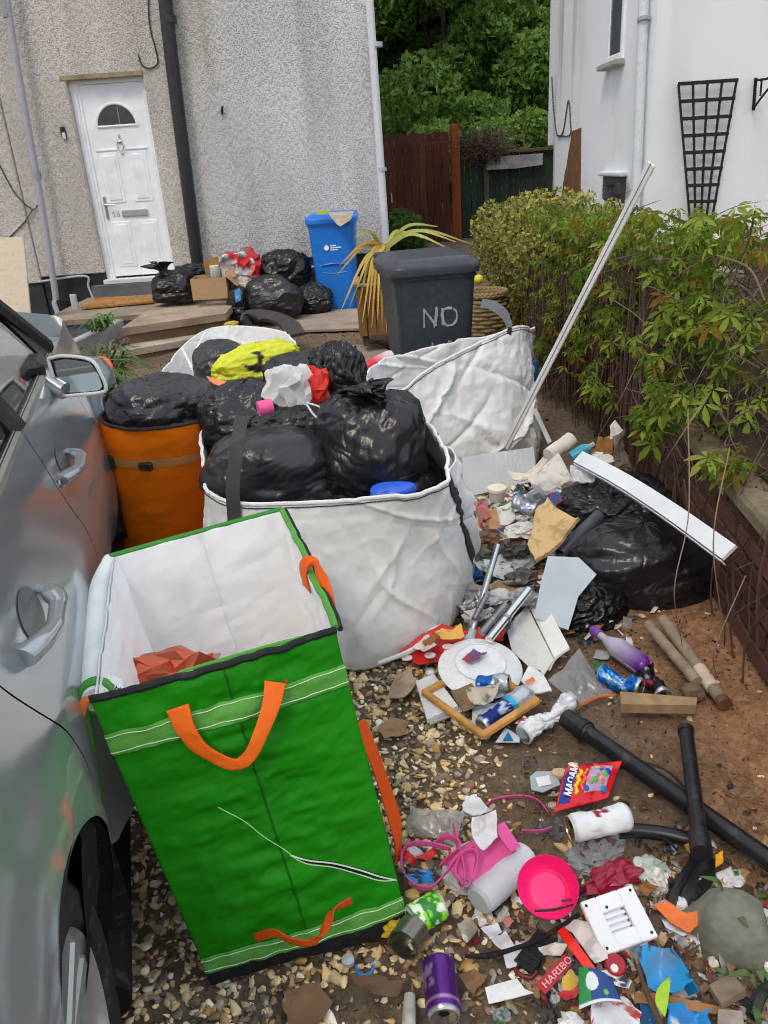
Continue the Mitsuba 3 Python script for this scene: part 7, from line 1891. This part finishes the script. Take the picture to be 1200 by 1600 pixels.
can('small clear and red cup lying by the pink strap loop', [-0.002, 1.334, 0.030], [0.024, 1.354, 0.050], .024, lambda h, a: np.where((h > .5)[..., None], S(176, 180, 190), S(190, 40, 50)), .3, 31, 'vsatin', name='plastic_cup')
scrap('red_film', 'scrap of bright red film inside the pink strap loop', 'film scrap', [[0.021, 1.330, 0.020], [0.059, 1.358, 0.030], [0.070, 1.346, 0.030], [0.044, 1.321, 0.020]], S(190, 36, 40), 'satin', amp=.012)
scrap('blue_glove', 'crumpled bright blue plastic glove beside the green bag', 'glove', [[-0.011, 1.280, 0.020], [0.008, 1.301, 0.030], [0.054, 1.290, 0.030], [0.058, 1.274, 0.020], [0.013, 1.257, 0.020]], S(24, 130, 206), 'satin', amp=.022, freq=18)
bowl = thing('pink_bowl', 'bright pink plastic bowl tilted on top of the litter', 'bowl')
bc_, bax = A(*[0.281, 1.150, 0.132]), nrm(A(-.10, -.46, .9))
BR_ = .060
add(bowl, 'bowl', orient(lathe([(0, .004), (BR_ * .70, .004), (BR_ * .78, .010), (BR_ * .96, .040), (BR_ * 1.02, .043), (BR_ * 1.03, .040), (BR_ * .99, .036), (BR_ * .82, .0), (BR_ * .74, -.006), (0, -.006)], 72), bc_ - bax * .03, bax), 'satin', S(240, 34, 122), smooth=50)
add(bowl, 'foot_ring', orient(lathe([(BR_ * .60, .0048), (BR_ * .64, .0062), (BR_ * .68, .0048)], 60), bc_ - bax * .03, bax), 'satin', S(226, 28, 112))
solo('burnt_stick', 'thin dark stick lying in the pink bowl', 'stick', tube([[0.240, 1.080, 0.155], [0.279, 1.085, 0.149], [0.318, 1.090, 0.153]], [.0022, .003, .002], 6, 20), 'matte', S(70, 40, 40))
solo('burnt_stick', 'short dark stick fragment above the longer one in the bowl', 'stick', tube([[0.297, 1.100, 0.153], [0.319, 1.105, 0.149]], .0026, 6), 'matte', S(120, 40, 66))
sf = thing('wall_fitting', 'square white plastic fitting with a recessed slotted middle and screw holes', 'fitting')
f4 = [A(*[0.349, 1.144, 0.085]), A(*[0.353, 1.047, 0.050]), A(*[0.506, 1.084, 0.060]), A(*[0.458, 1.173, 0.095])]
ctr = sum(f4) / 4
ex, ey = nrm(f4[2] - f4[1]), nrm(f4[0] - f4[1])
ez = nrm(np.cross(ex, ey))
ey = np.cross(ez, ex)
wA, wB = .118, .105
Rm = np.stack([ex, ey, ez], 1)
hx_, hy_ = .024, .020
for k, (x0, x1, y0, y1) in enumerate([(-wA / 2, -hx_, -wB / 2, wB / 2), (hx_, wA / 2, -wB / 2, wB / 2), (-hx_, hx_, -wB / 2, -hy_), (-hx_, hx_, hy_, wB / 2)]):
    add(sf, 'face', rbox((x1 - x0, y1 - y0, .014 if k < 2 else .0136), .002, ctr + Rm @ A((x0 + x1) / 2, (y0 + y1) / 2, 0), Rm), 'clean', S(230, 234, 238))
add(sf, 'recess', rbox((.05, .042, .004), .001, ctr + Rm @ A(0, 0, -.008), Rm), 'clean', S(214, 220, 228))
for k in (-1, 0, 1):
    add(sf, 'slat', rbox((.046, .007, .006), .001, ctr + Rm @ A(-.001, k * .012, -.002), Rm), 'clean', S(222, 228, 236))
for (x_, y_) in ((-.85, .8), (.85, .82), (.85, -.8), (-.82, -.8), (-.2, .52)):
    add(sf, 'screw_hole', lathe([(0, .0012), (.0028, .001), (.0032, 0)], 12, ctr + Rm @ A(x_ * wA / 2, y_ * wB / 2, .007), ez), 'matte', S(40, 40, 42))
add(sf, 'rust_mark', polyslab([ctr + Rm @ A(x_, y_, .0003 - .0045) for x_, y_ in ((.019, -.018), (.023, -.018), (.023, .019), (.018, .019), (.020, 0))], .001), 'matte', S(120, 84, 62))
for k, (lb, c, s_, co) in enumerate([('dark red crumpled film sleeve above the white fitting', [0.456, 1.280, -0.004], (.13, .07, .05), S(150, 28, 56)), ('clear crumpled wrapper between the pink bowl and the red sleeve', [0.420, 1.360, -0.038], (.09, .10, .06), S(140, 142, 146)), ('black and clear crumpled bag next to the gold rimmed can', [0.354, 1.450, -0.045], (.10, .09, .07), S(84, 86, 90)),
                                      ('silver crinkled wrapper below the white beer can', [0.479, 1.380, -0.036], (.11, .06, .04), S(150, 152, 156)), ('pale green and white crumpled carton by the curved shoe', [0.543, 1.300, -0.015], (.09, .07, .05), S(176, 190, 180)), ('white crumpled cup near the curved shoe', [0.552, 1.260, -0.006], (.05, .05, .05), S(206, 204, 196))]):
    solo('crumpled_wrapper', lb, 'wrapper', wad(c, s_, 120 + k, n=220, rot=.5), 'gloss' if k < 4 else 'satin', co, smooth=25)
scrap('white_film_end', 'white label end sticking from the silver crinkled wrapper', 'label', [[0.440, 1.380, -0.029], [0.478, 1.410, -0.031], [0.481, 1.400, -0.029], [0.445, 1.360, -0.020]], S(226, 226, 228), 'satin', amp=.003)
scrap('brown_leaf', 'curled brown leaf beside the dark red sleeve', 'leaf', [[0.497, 1.222, 0.020], [0.519, 1.238, 0.030], [0.538, 1.213, 0.030], [0.510, 1.201, 0.020]], S(150, 98, 56), amp=.014)
cp = thing('crisp_packet', 'orange crisp packet with a silver lining under the curved shoe', 'crisp packet')
add(cp, 'film', polyslab([[0.512, 1.175, 0.020], [0.541, 1.181, 0.025], [0.572, 1.147, 0.030], [0.617, 1.153, 0.030], [0.601, 1.131, 0.020], [0.567, 1.111, 0.015], [0.535, 1.137, 0.015]], .003, .01, .014, 16, 4), 'satin', S(226, 112, 40), smooth=30)
add(cp, 'lining', polyslab([[0.521, 1.159, 0.012], [0.542, 1.136, 0.016], [0.570, 1.112, 0.014], [0.552, 1.110, 0.010], [0.526, 1.133, 0.010]], .002, .01, .010, 16, 6), 'metal', S(206, 208, 210), smooth=30)
scrap('blue_print_scrap', 'tiny blue and white printed scrap above the crisp packet', 'scrap', [[0.524, 1.179, 0.030], [0.540, 1.180, 0.035], [0.539, 1.168, 0.030], [0.522, 1.166, 0.030]], S(150, 166, 196), amp=.006)
for k, (px_) in enumerate([[[0.622, 1.299, 0.050], [0.647, 1.311, 0.050], [0.651, 1.285, 0.050], [0.628, 1.270, 0.050]], [[0.692, 1.290, 0.030], [0.713, 1.299, 0.030], [0.700, 1.268, 0.030], [0.678, 1.256, 0.030]]]):
    scrap('yellow_leaf', ['fallen yellow leaf beside the curved black shoe', 'yellow leaf tucked behind the curved black shoe'][k], 'leaf', px_, S(232, 168, 36), amp=.006)
lump = thing('stone_lump', 'grey dusty crumpled bag shaped lump of concrete near the crisp packet', 'stone')
add(lump, 'body', cat([wad([0.659, 1.120, -0.013], (.19, .15, .16), 131, n=46, depth=.30, rot=-.6)]), 'stone', S(128, 126, 114), smooth=42)
solo('rubble_block', 'small pale brick rubble under the grey lump', 'rubble', polyslab([[0.553, 0.981, 0.030], [0.603, 0.994, 0.040], [0.612, 0.960, 0.040], [0.561, 0.944, 0.030]], .02, .015, .006), 'stone', S(140, 122, 108))
scrap('blue_tray', 'worn bright blue plastic scoop near the wooden strip', 'tray', [[0.434, 1.054, 0.040], [0.459, 1.061, 0.050], [0.498, 1.050, 0.050], [0.511, 1.029, 0.040], [0.525, 0.990, 0.020], [0.496, 0.988, 0.015], [0.443, 0.999, 0.015]], S(36, 142, 206), 'satin', t=.004, amp=.014, freq=8, seed=4)
solo('blue_tray_edge', 'raised darker edge of the blue scoop', 'tray edge', ribbon([[0.496, 1.046, 0.055], [0.507, 1.020, 0.050], [0.524, 0.982, 0.025]], .03, .004, A(.3, 0, 1), 30, .002), 'satin', S(30, 116, 172))
scrap('wood_strip', 'long thin brown wood strip crossing the lower litter', 'timber', [[0.412, 0.989, 0.030], [0.459, 0.985, 0.030], [0.585, 0.944, 0.030], [0.592, 0.936, 0.020], [0.487, 0.960, 0.020], [0.411, 0.978, 0.020]], S(166, 118, 76), 'wood', t=.012, amp=0)
solo('twig', 'dark twig leaning over the wooden strip', 'twig', tube([[0.428, 1.023, 0.060], [0.430, 0.976, 0.050], [0.439, 0.917, 0.040]], [.004, .006], 7, 20), 'wood', S(112, 86, 66))
lf2 = thing('green_leaf', 'yellow green pointed leaf lying on the wooden strip', 'leaf')
p = curve([[0.468, 0.970, 0.094], [0.444, 0.940, 0.083], [0.441, 0.915, 0.071]], 14)
sdv = nrm(np.cross(np.gradient(p, axis=0), A(0, -.7, .7)))
w = .012 * np.sin(np.linspace(.15, 3.0, 14))
add(lf2, 'blade', slab(np.stack([p - sdv * w[:, None], p + A(0, 0, -.003), p + sdv * w[:, None]], 1), .001), 'satin', S(160, 196, 40), smooth=True)
scrap('blue_fabric', 'dark blue dotted fabric scrap at the lower edge', 'fabric', [[0.420, 0.979, 0.010], [0.448, 0.978, 0.012], [0.441, 0.929, 0.010], [0.408, 0.929, 0.010]], S(34, 84, 132), amp=.01)
scrap('blue_sheet', 'bright blue plastic sheet at the bottom below the wooden strip', 'plastic sheet', [[0.460, 0.949, 0.015], [0.500, 0.960, 0.015], [0.540, 0.946, 0.015], [0.524, 0.906, 0.010], [0.447, 0.912, 0.010]], S(24, 136, 206), 'satin', amp=.012)
scrap('concrete_chip', 'pale concrete chip at the lower edge of the soil', 'rubble', [[0.552, 0.941, 0.020], [0.593, 0.934, 0.020], [0.581, 0.896, 0.020], [0.534, 0.899, 0.020]], S(170, 160, 146), 'stone', t=.02, amp=.004)
solo('dark_green_bottle', 'dark green plastic edge among the weeds', 'bottle', tube([[0.615, 0.935, 0.020], [0.643, 0.967, 0.030], [0.674, 0.985, 0.030]], .012, 10, 20), 'satin', S(34, 42, 34))
can('green drink can with a dark base lying against the green bag', [-0.002, 1.168, 0.040], [0.066, 1.202, 0.045], .034, pattern(S(44, 130, 48), [(S(130, 214, 40), .50), (S(222, 236, 214), .62)], 22), .1, 22, 'vsatin')
solo('tin_can', 'rusty open tin with a ridged lid next to the green can', 'tin', cat([orient(lathe([(.030, 0), (.034, .0), (.034, .05), (.030, .05), (.030, .004), (0, .004)], 30), [0.005, 1.153, 0.035], nrm(A(-.5, -.8, .15)))]), 'metal', S(140, 138, 126))
can('purple drink can lying with its open mouth towards us', [0.046, 1.078, 0.035], [0.048, 0.961, 0.035], .034, lambda h, a: np.where(((h > .12) & (h < .42) & (np.abs(a - .30) < .085))[..., None], S(196, 196, 214), np.where((((h * 22) % 1 < .5) & (h > .08) & (h < .80) & (np.abs(a - .17) < .10) & (fb(np.stack([h * 60, a * 60, 0 * a], -1), 1, 3) > .45))[..., None], S(170, 130, 196), np.where(((h > .80) & (h < .86))[..., None], S(190, 150, 210), S(92, 40, 132)))), .06, 23, 'vmetal', spin=0.0)
solo('yellow_mesh', 'yellow mesh net bag scrap with a paper tag', 'net bag', wad([-0.044, 1.181, 0.012], (.05, .05, .03), 141), 'satin', S(206, 168, 30), smooth=20)
scrap('paper_tag', 'small beige paper tag hanging off the yellow mesh', 'tag', [[-0.050, 1.157, 0.008], [-0.031, 1.162, 0.008], [-0.030, 1.137, 0.006], [-0.043, 1.132, 0.006]], S(196, 176, 150), amp=.002)
solo('blue_ring', 'broken bright blue plastic ring lying in the gravel', 'ring', tube([A(*[-0.102, 1.092, 0.012]) + A(.017 * math.cos(t_), .019 * math.sin(t_), 0) for t_ in np.linspace(2.9, 6.5, 20)], [.0022, .0045, .005, .0045, .0022], 8, 40), 'satin', S(22, 128, 206))
solo('grey_ring', 'small grey plastic cap in the pebbles near the blue ring', 'cap', lathe([(.008, 0), (.013, 0), (.013, .01), (.006, .013), (0, .013)], 20, [-0.136, 1.108, 0.008]), 'satin', S(170, 176, 186))
scrap('white_card', 'clean white card with a hole lying on the soil', 'card', [[0.134, 1.031, 0.010], [0.199, 1.043, 0.012], [0.210, 1.021, 0.012], [0.226, 1.012, 0.012], [0.137, 1.000, 0.008]], S(226, 228, 230), t=.002, amp=.003)
for k, q in enumerate([[[0.144, 1.156, 0.014], [0.178, 1.162, 0.030], [0.188, 1.142, 0.020], [0.161, 1.124, 0.012]], [[0.159, 1.126, 0.020], [0.192, 1.136, 0.020], [0.217, 1.097, 0.015], [0.201, 1.064, 0.012], [0.183, 1.068, 0.012], [0.181, 1.098, 0.014]]]):
    scrap('torn_paper', ['torn white paper scrap with a folded point', 'torn lined paper receipt beneath the cable'][k], 'paper', q, S(220, 222, 228), t=.0015, amp=.014, freq=18, seed=k)
solo('black_cable', 'black cable with a plug running out from under the pink bowl', 'cable', tube([[0.102, 1.096, 0.020], [0.145, 1.089, 0.025], [0.197, 1.088, 0.040], [0.259, 1.101, 0.050], [0.345, 1.140, 0.060]], [.004, .006, .0045, .0045, .0045], 8, 60), 'matte', S(26, 26, 28))
br2 = thing('scrubbing_brush', 'black plastic brush head with a dark red rim', 'brush')
gb_ = bilin([0.201, 1.080, 0.020], [0.231, 1.051, 0.020], [0.285, 1.101, 0.040], [0.257, 1.126, 0.045], 20, 20)
add(br2, 'head', slab(crumple(gb_, .004, 30, 3), .018), 'matte', S(34, 36, 38), smooth=30)
add(br2, 'rim', tube([[0.200, 1.089, 0.012], [0.203, 1.060, 0.010], [0.226, 1.047, 0.010], [0.241, 1.058, 0.012]], .005, 8, 40), 'satin', S(110, 36, 48))
for k in range(7):
    a_ = k / 6
    add(br2, 'ridge', tube([A(*[0.200, 1.077, 0.024]) * (1 - a_) + A(*[0.256, 1.124, 0.048]) * a_, A(*[0.231, 1.048, 0.024]) * (1 - a_) + A(*[0.285, 1.098, 0.044]) * a_], .0022, 5), 'matte', S(44, 46, 48))
solo('red_toothbrush', 'bright red flat plastic strip with a white tip', 'plastic strip', cat([ribbon([[0.300, 1.111, 0.060], [0.312, 1.077, 0.065], [0.329, 1.041, 0.060], [0.350, 1.000, 0.050]], .018, .004, A(.8, .4, .3), 40, .002)]), 'vsatin', lambda v: np.where((v[:, 1] < [0.336, 0.990, 0.086][1])[:, None], S(222, 196, 190), S(236, 40, 26)))
hw = thing('sweets_wrapper', 'red sweets wrapper with pale lettering beside the black brush', 'wrapper')
h4 = [A(*[0.229, 1.017, 0.030]), A(*[0.245, 0.999, 0.025]), A(*[0.309, 1.050, 0.035]), A(*[0.305, 1.074, 0.040])]
add(hw, 'film', polyslab(h4, .002, .01, .003), 'gloss', S(176, 26, 44))
add(hw, 'lettering', text_on('HARIBO', .012, h4[1] * .80 + h4[0] * .20 + (h4[3] - h4[0]) * .07 + A(0, 0, .006), h4[3] - h4[0], h4[0] - h4[1], .0008, True, float(np.linalg.norm(h4[3] - h4[0])) * .82), 'clean', S(216, 160, 160))
scrap('printed_wrapper', 'yellow and red crumpled print below the sweets wrapper', 'wrapper', [[0.284, 1.026, 0.030], [0.304, 1.040, 0.035], [0.316, 1.024, 0.030], [0.300, 1.000, 0.025], [0.280, 1.000, 0.020]], S(206, 168, 60), 'satin', amp=.010)
scrap('printed_wrapper', 'dark red torn corner next to the yogurt lid', 'wrapper', [[0.269, 0.996, 0.020], [0.309, 1.006, 0.030], [0.311, 0.996, 0.030], [0.280, 0.977, 0.020]], S(186, 40, 54), 'satin', amp=.010)
yg = thing('yogurt_label', 'green, white and blue pot label curling on the litter', 'label')
y4 = [A(*[0.291, 0.980, 0.040]), A(*[0.316, 1.030, 0.055]), A(*[0.373, 1.002, 0.055]), A(*[0.382, 0.966, 0.040]), A(*[0.300, 0.961, 0.035])]
gy_ = bilin(y4[4], y4[3], y4[2], y4[1], 50, 30) + A(0, 0, .012) * np.sin(np.pi * np.linspace(0, 1, 50))[:, None, None]
ug = np.repeat(np.linspace(0, 1, 50), 30)
vg = np.tile(np.linspace(0, 1, 30), 50)
yc = np.where((ug < .30)[:, None], S(40, 140, 70), S(28, 66, 130))
yc = np.where((((ug - .36) / .17) ** 2 + ((vg - .62) / .26) ** 2 < 1)[:, None], S(216, 226, 226), yc)
yc = np.where(((vg < .10))[:, None], S(206, 220, 226), yc)
yc = np.where((((ug - .68) / .06) ** 2 + ((vg - .30) / .10) ** 2 < 1)[:, None], S(110, 180, 60), yc)
ym = slab(gy_, .0015)
add(yg, 'film', ym, 'vsatin', lambda v, c=np.vstack([yc, yc]): c, smooth=True)
scrap('printed_leaflet', 'white leaflet with fine red print beside the red plastic strip', 'leaflet', [[0.304, 1.137, 0.045], [0.356, 1.124, 0.060], [0.378, 1.074, 0.055], [0.376, 1.038, 0.045], [0.350, 1.035, 0.045], [0.332, 1.090, 0.050]], S(218, 216, 212), amp=.006, t=.0015)
scrap('white_bag_scrap', 'white plastic bag scrap beneath the pot label', 'plastic bag', [[0.330, 0.980, 0.015], [0.393, 0.987, 0.020], [0.415, 0.952, 0.015], [0.396, 0.915, 0.010], [0.311, 0.921, 0.010]], S(216, 218, 224), 'satin', amp=.012, freq=10)
scrap('white_carton_flap', 'white carton flap with a grey fold under the white fitting', 'carton', [[0.348, 1.025, 0.040], [0.382, 1.026, 0.050], [0.413, 1.002, 0.040], [0.402, 0.991, 0.035], [0.369, 1.004, 0.035]], S(206, 210, 216), 'satin', amp=.010)
rl2 = thing('red_disc', 'dark red plastic lid with a white button', 'lid')
lc = A(*[0.388, 1.030, 0.055])
add(rl2, 'disc', orient(lathe([(0, .004), (.018, .003), (.021, 0), (.020, -.004), (0, -.004)], 28), lc, A(.1, -.3, 1)), 'satin', S(160, 24, 42))
add(rl2, 'button', orient(lathe([(0, .006), (.007, .005), (.008, .002)], 18), lc + A(-.005, -.008, 0), A(.1, -.3, 1)), 'satin', S(226, 220, 220))
scrap('white_tissue', 'ragged white tissue beside the black brush', 'tissue', [[0.249, 1.079, 0.040], [0.284, 1.085, 0.050], [0.308, 1.078, 0.050], [0.289, 1.061, 0.045], [0.256, 1.061, 0.040]], S(214, 206, 198), amp=.02)
scrap('red_ball_scrap', 'tiny red and white scrap under the grey bolster', 'scrap', [[0.192, 1.166, 0.020], [0.207, 1.172, 0.030], [0.215, 1.159, 0.030], [0.200, 1.150, 0.020]], S(190, 120, 124), amp=.006)
solo('bone_tube', 'worn white plastic tube end at the lower edge of the gravel', 'tube', tube([[-0.014, 1.023, 0.016], [-0.018, 0.981, 0.016], [-0.025, 0.922, 0.016]], [.011, .013, .014], 14, 20), 'stone', S(196, 194, 186))
solo('stick', 'short pale stick with a cut end on the soil', 'stick', tube([[-0.022, 1.086, 0.008], [0.001, 1.114, 0.010], [0.038, 1.142, 0.012]], [.005, .006, .005], 8, 20), 'wood', S(186, 148, 108))
solo('cigarette_end', 'white cigarette end on the soil above the short stick', 'cigarette', tube([[-0.008, 1.139, 0.008], [0.001, 1.118, 0.008]], .0035, 8), 'matte', S(222, 216, 206))
solo('yellow_scrap', 'beige food scrap beside the green can', 'scrap', blob([0.005, 1.256, 0.014], (.03, .02, .02), 151, folds=1.5, nu=36, nv=24), 'matte', S(206, 176, 110))
for k, q in enumerate([[[-0.036, 1.946, 0.008], [0.000, 2.055, 0.010], [0.051, 2.090, 0.010], [0.063, 2.028, 0.010], [0.026, 1.939, 0.008]], [[-0.061, 1.833, 0.006], [-0.023, 1.872, 0.008], [0.033, 1.849, 0.008], [0.015, 1.797, 0.006], [-0.044, 1.786, 0.006]]]):
    scrap('brown_card', ['flat brown card scrap on the gravel near the wooden frame', 'flat dirty card scrap pressed into the gravel'][k], 'cardboard', q, [S(170, 150, 124), S(160, 128, 98)][k], t=.002, amp=.006)
for k, q in enumerate([[[-0.131, 1.060, 0.006], [-0.064, 1.067, 0.008], [-0.013, 1.054, 0.006], [-0.040, 1.028, 0.005], [-0.120, 1.038, 0.005]], [[-0.260, 1.042, 0.006], [-0.192, 1.063, 0.008], [-0.165, 1.023, 0.006], [-0.200, 0.974, 0.005], [-0.249, 0.977, 0.005]], [[0.110, 1.016, 0.006], [0.143, 1.054, 0.006], [0.117, 1.069, 0.006], [0.084, 1.058, 0.006]]]):
    scrap('brown_paper', ['crumpled wet brown paper by the blue ring', 'flat wet brown card at the bottom of the gravel', 'brown card scrap beside the white card'][k], 'paper', q, [S(104, 82, 64), S(136, 104, 78), S(126, 94, 66)][k], t=.002, amp=.008)
scrap('film_scrap', 'clear crumpled film scrap on the soil below the bolster', 'film scrap', [[0.095, 1.164, 0.012], [0.124, 1.177, 0.016], [0.137, 1.144, 0.014], [0.110, 1.119, 0.012]], S(150, 142, 128), 'satin', amp=.01)
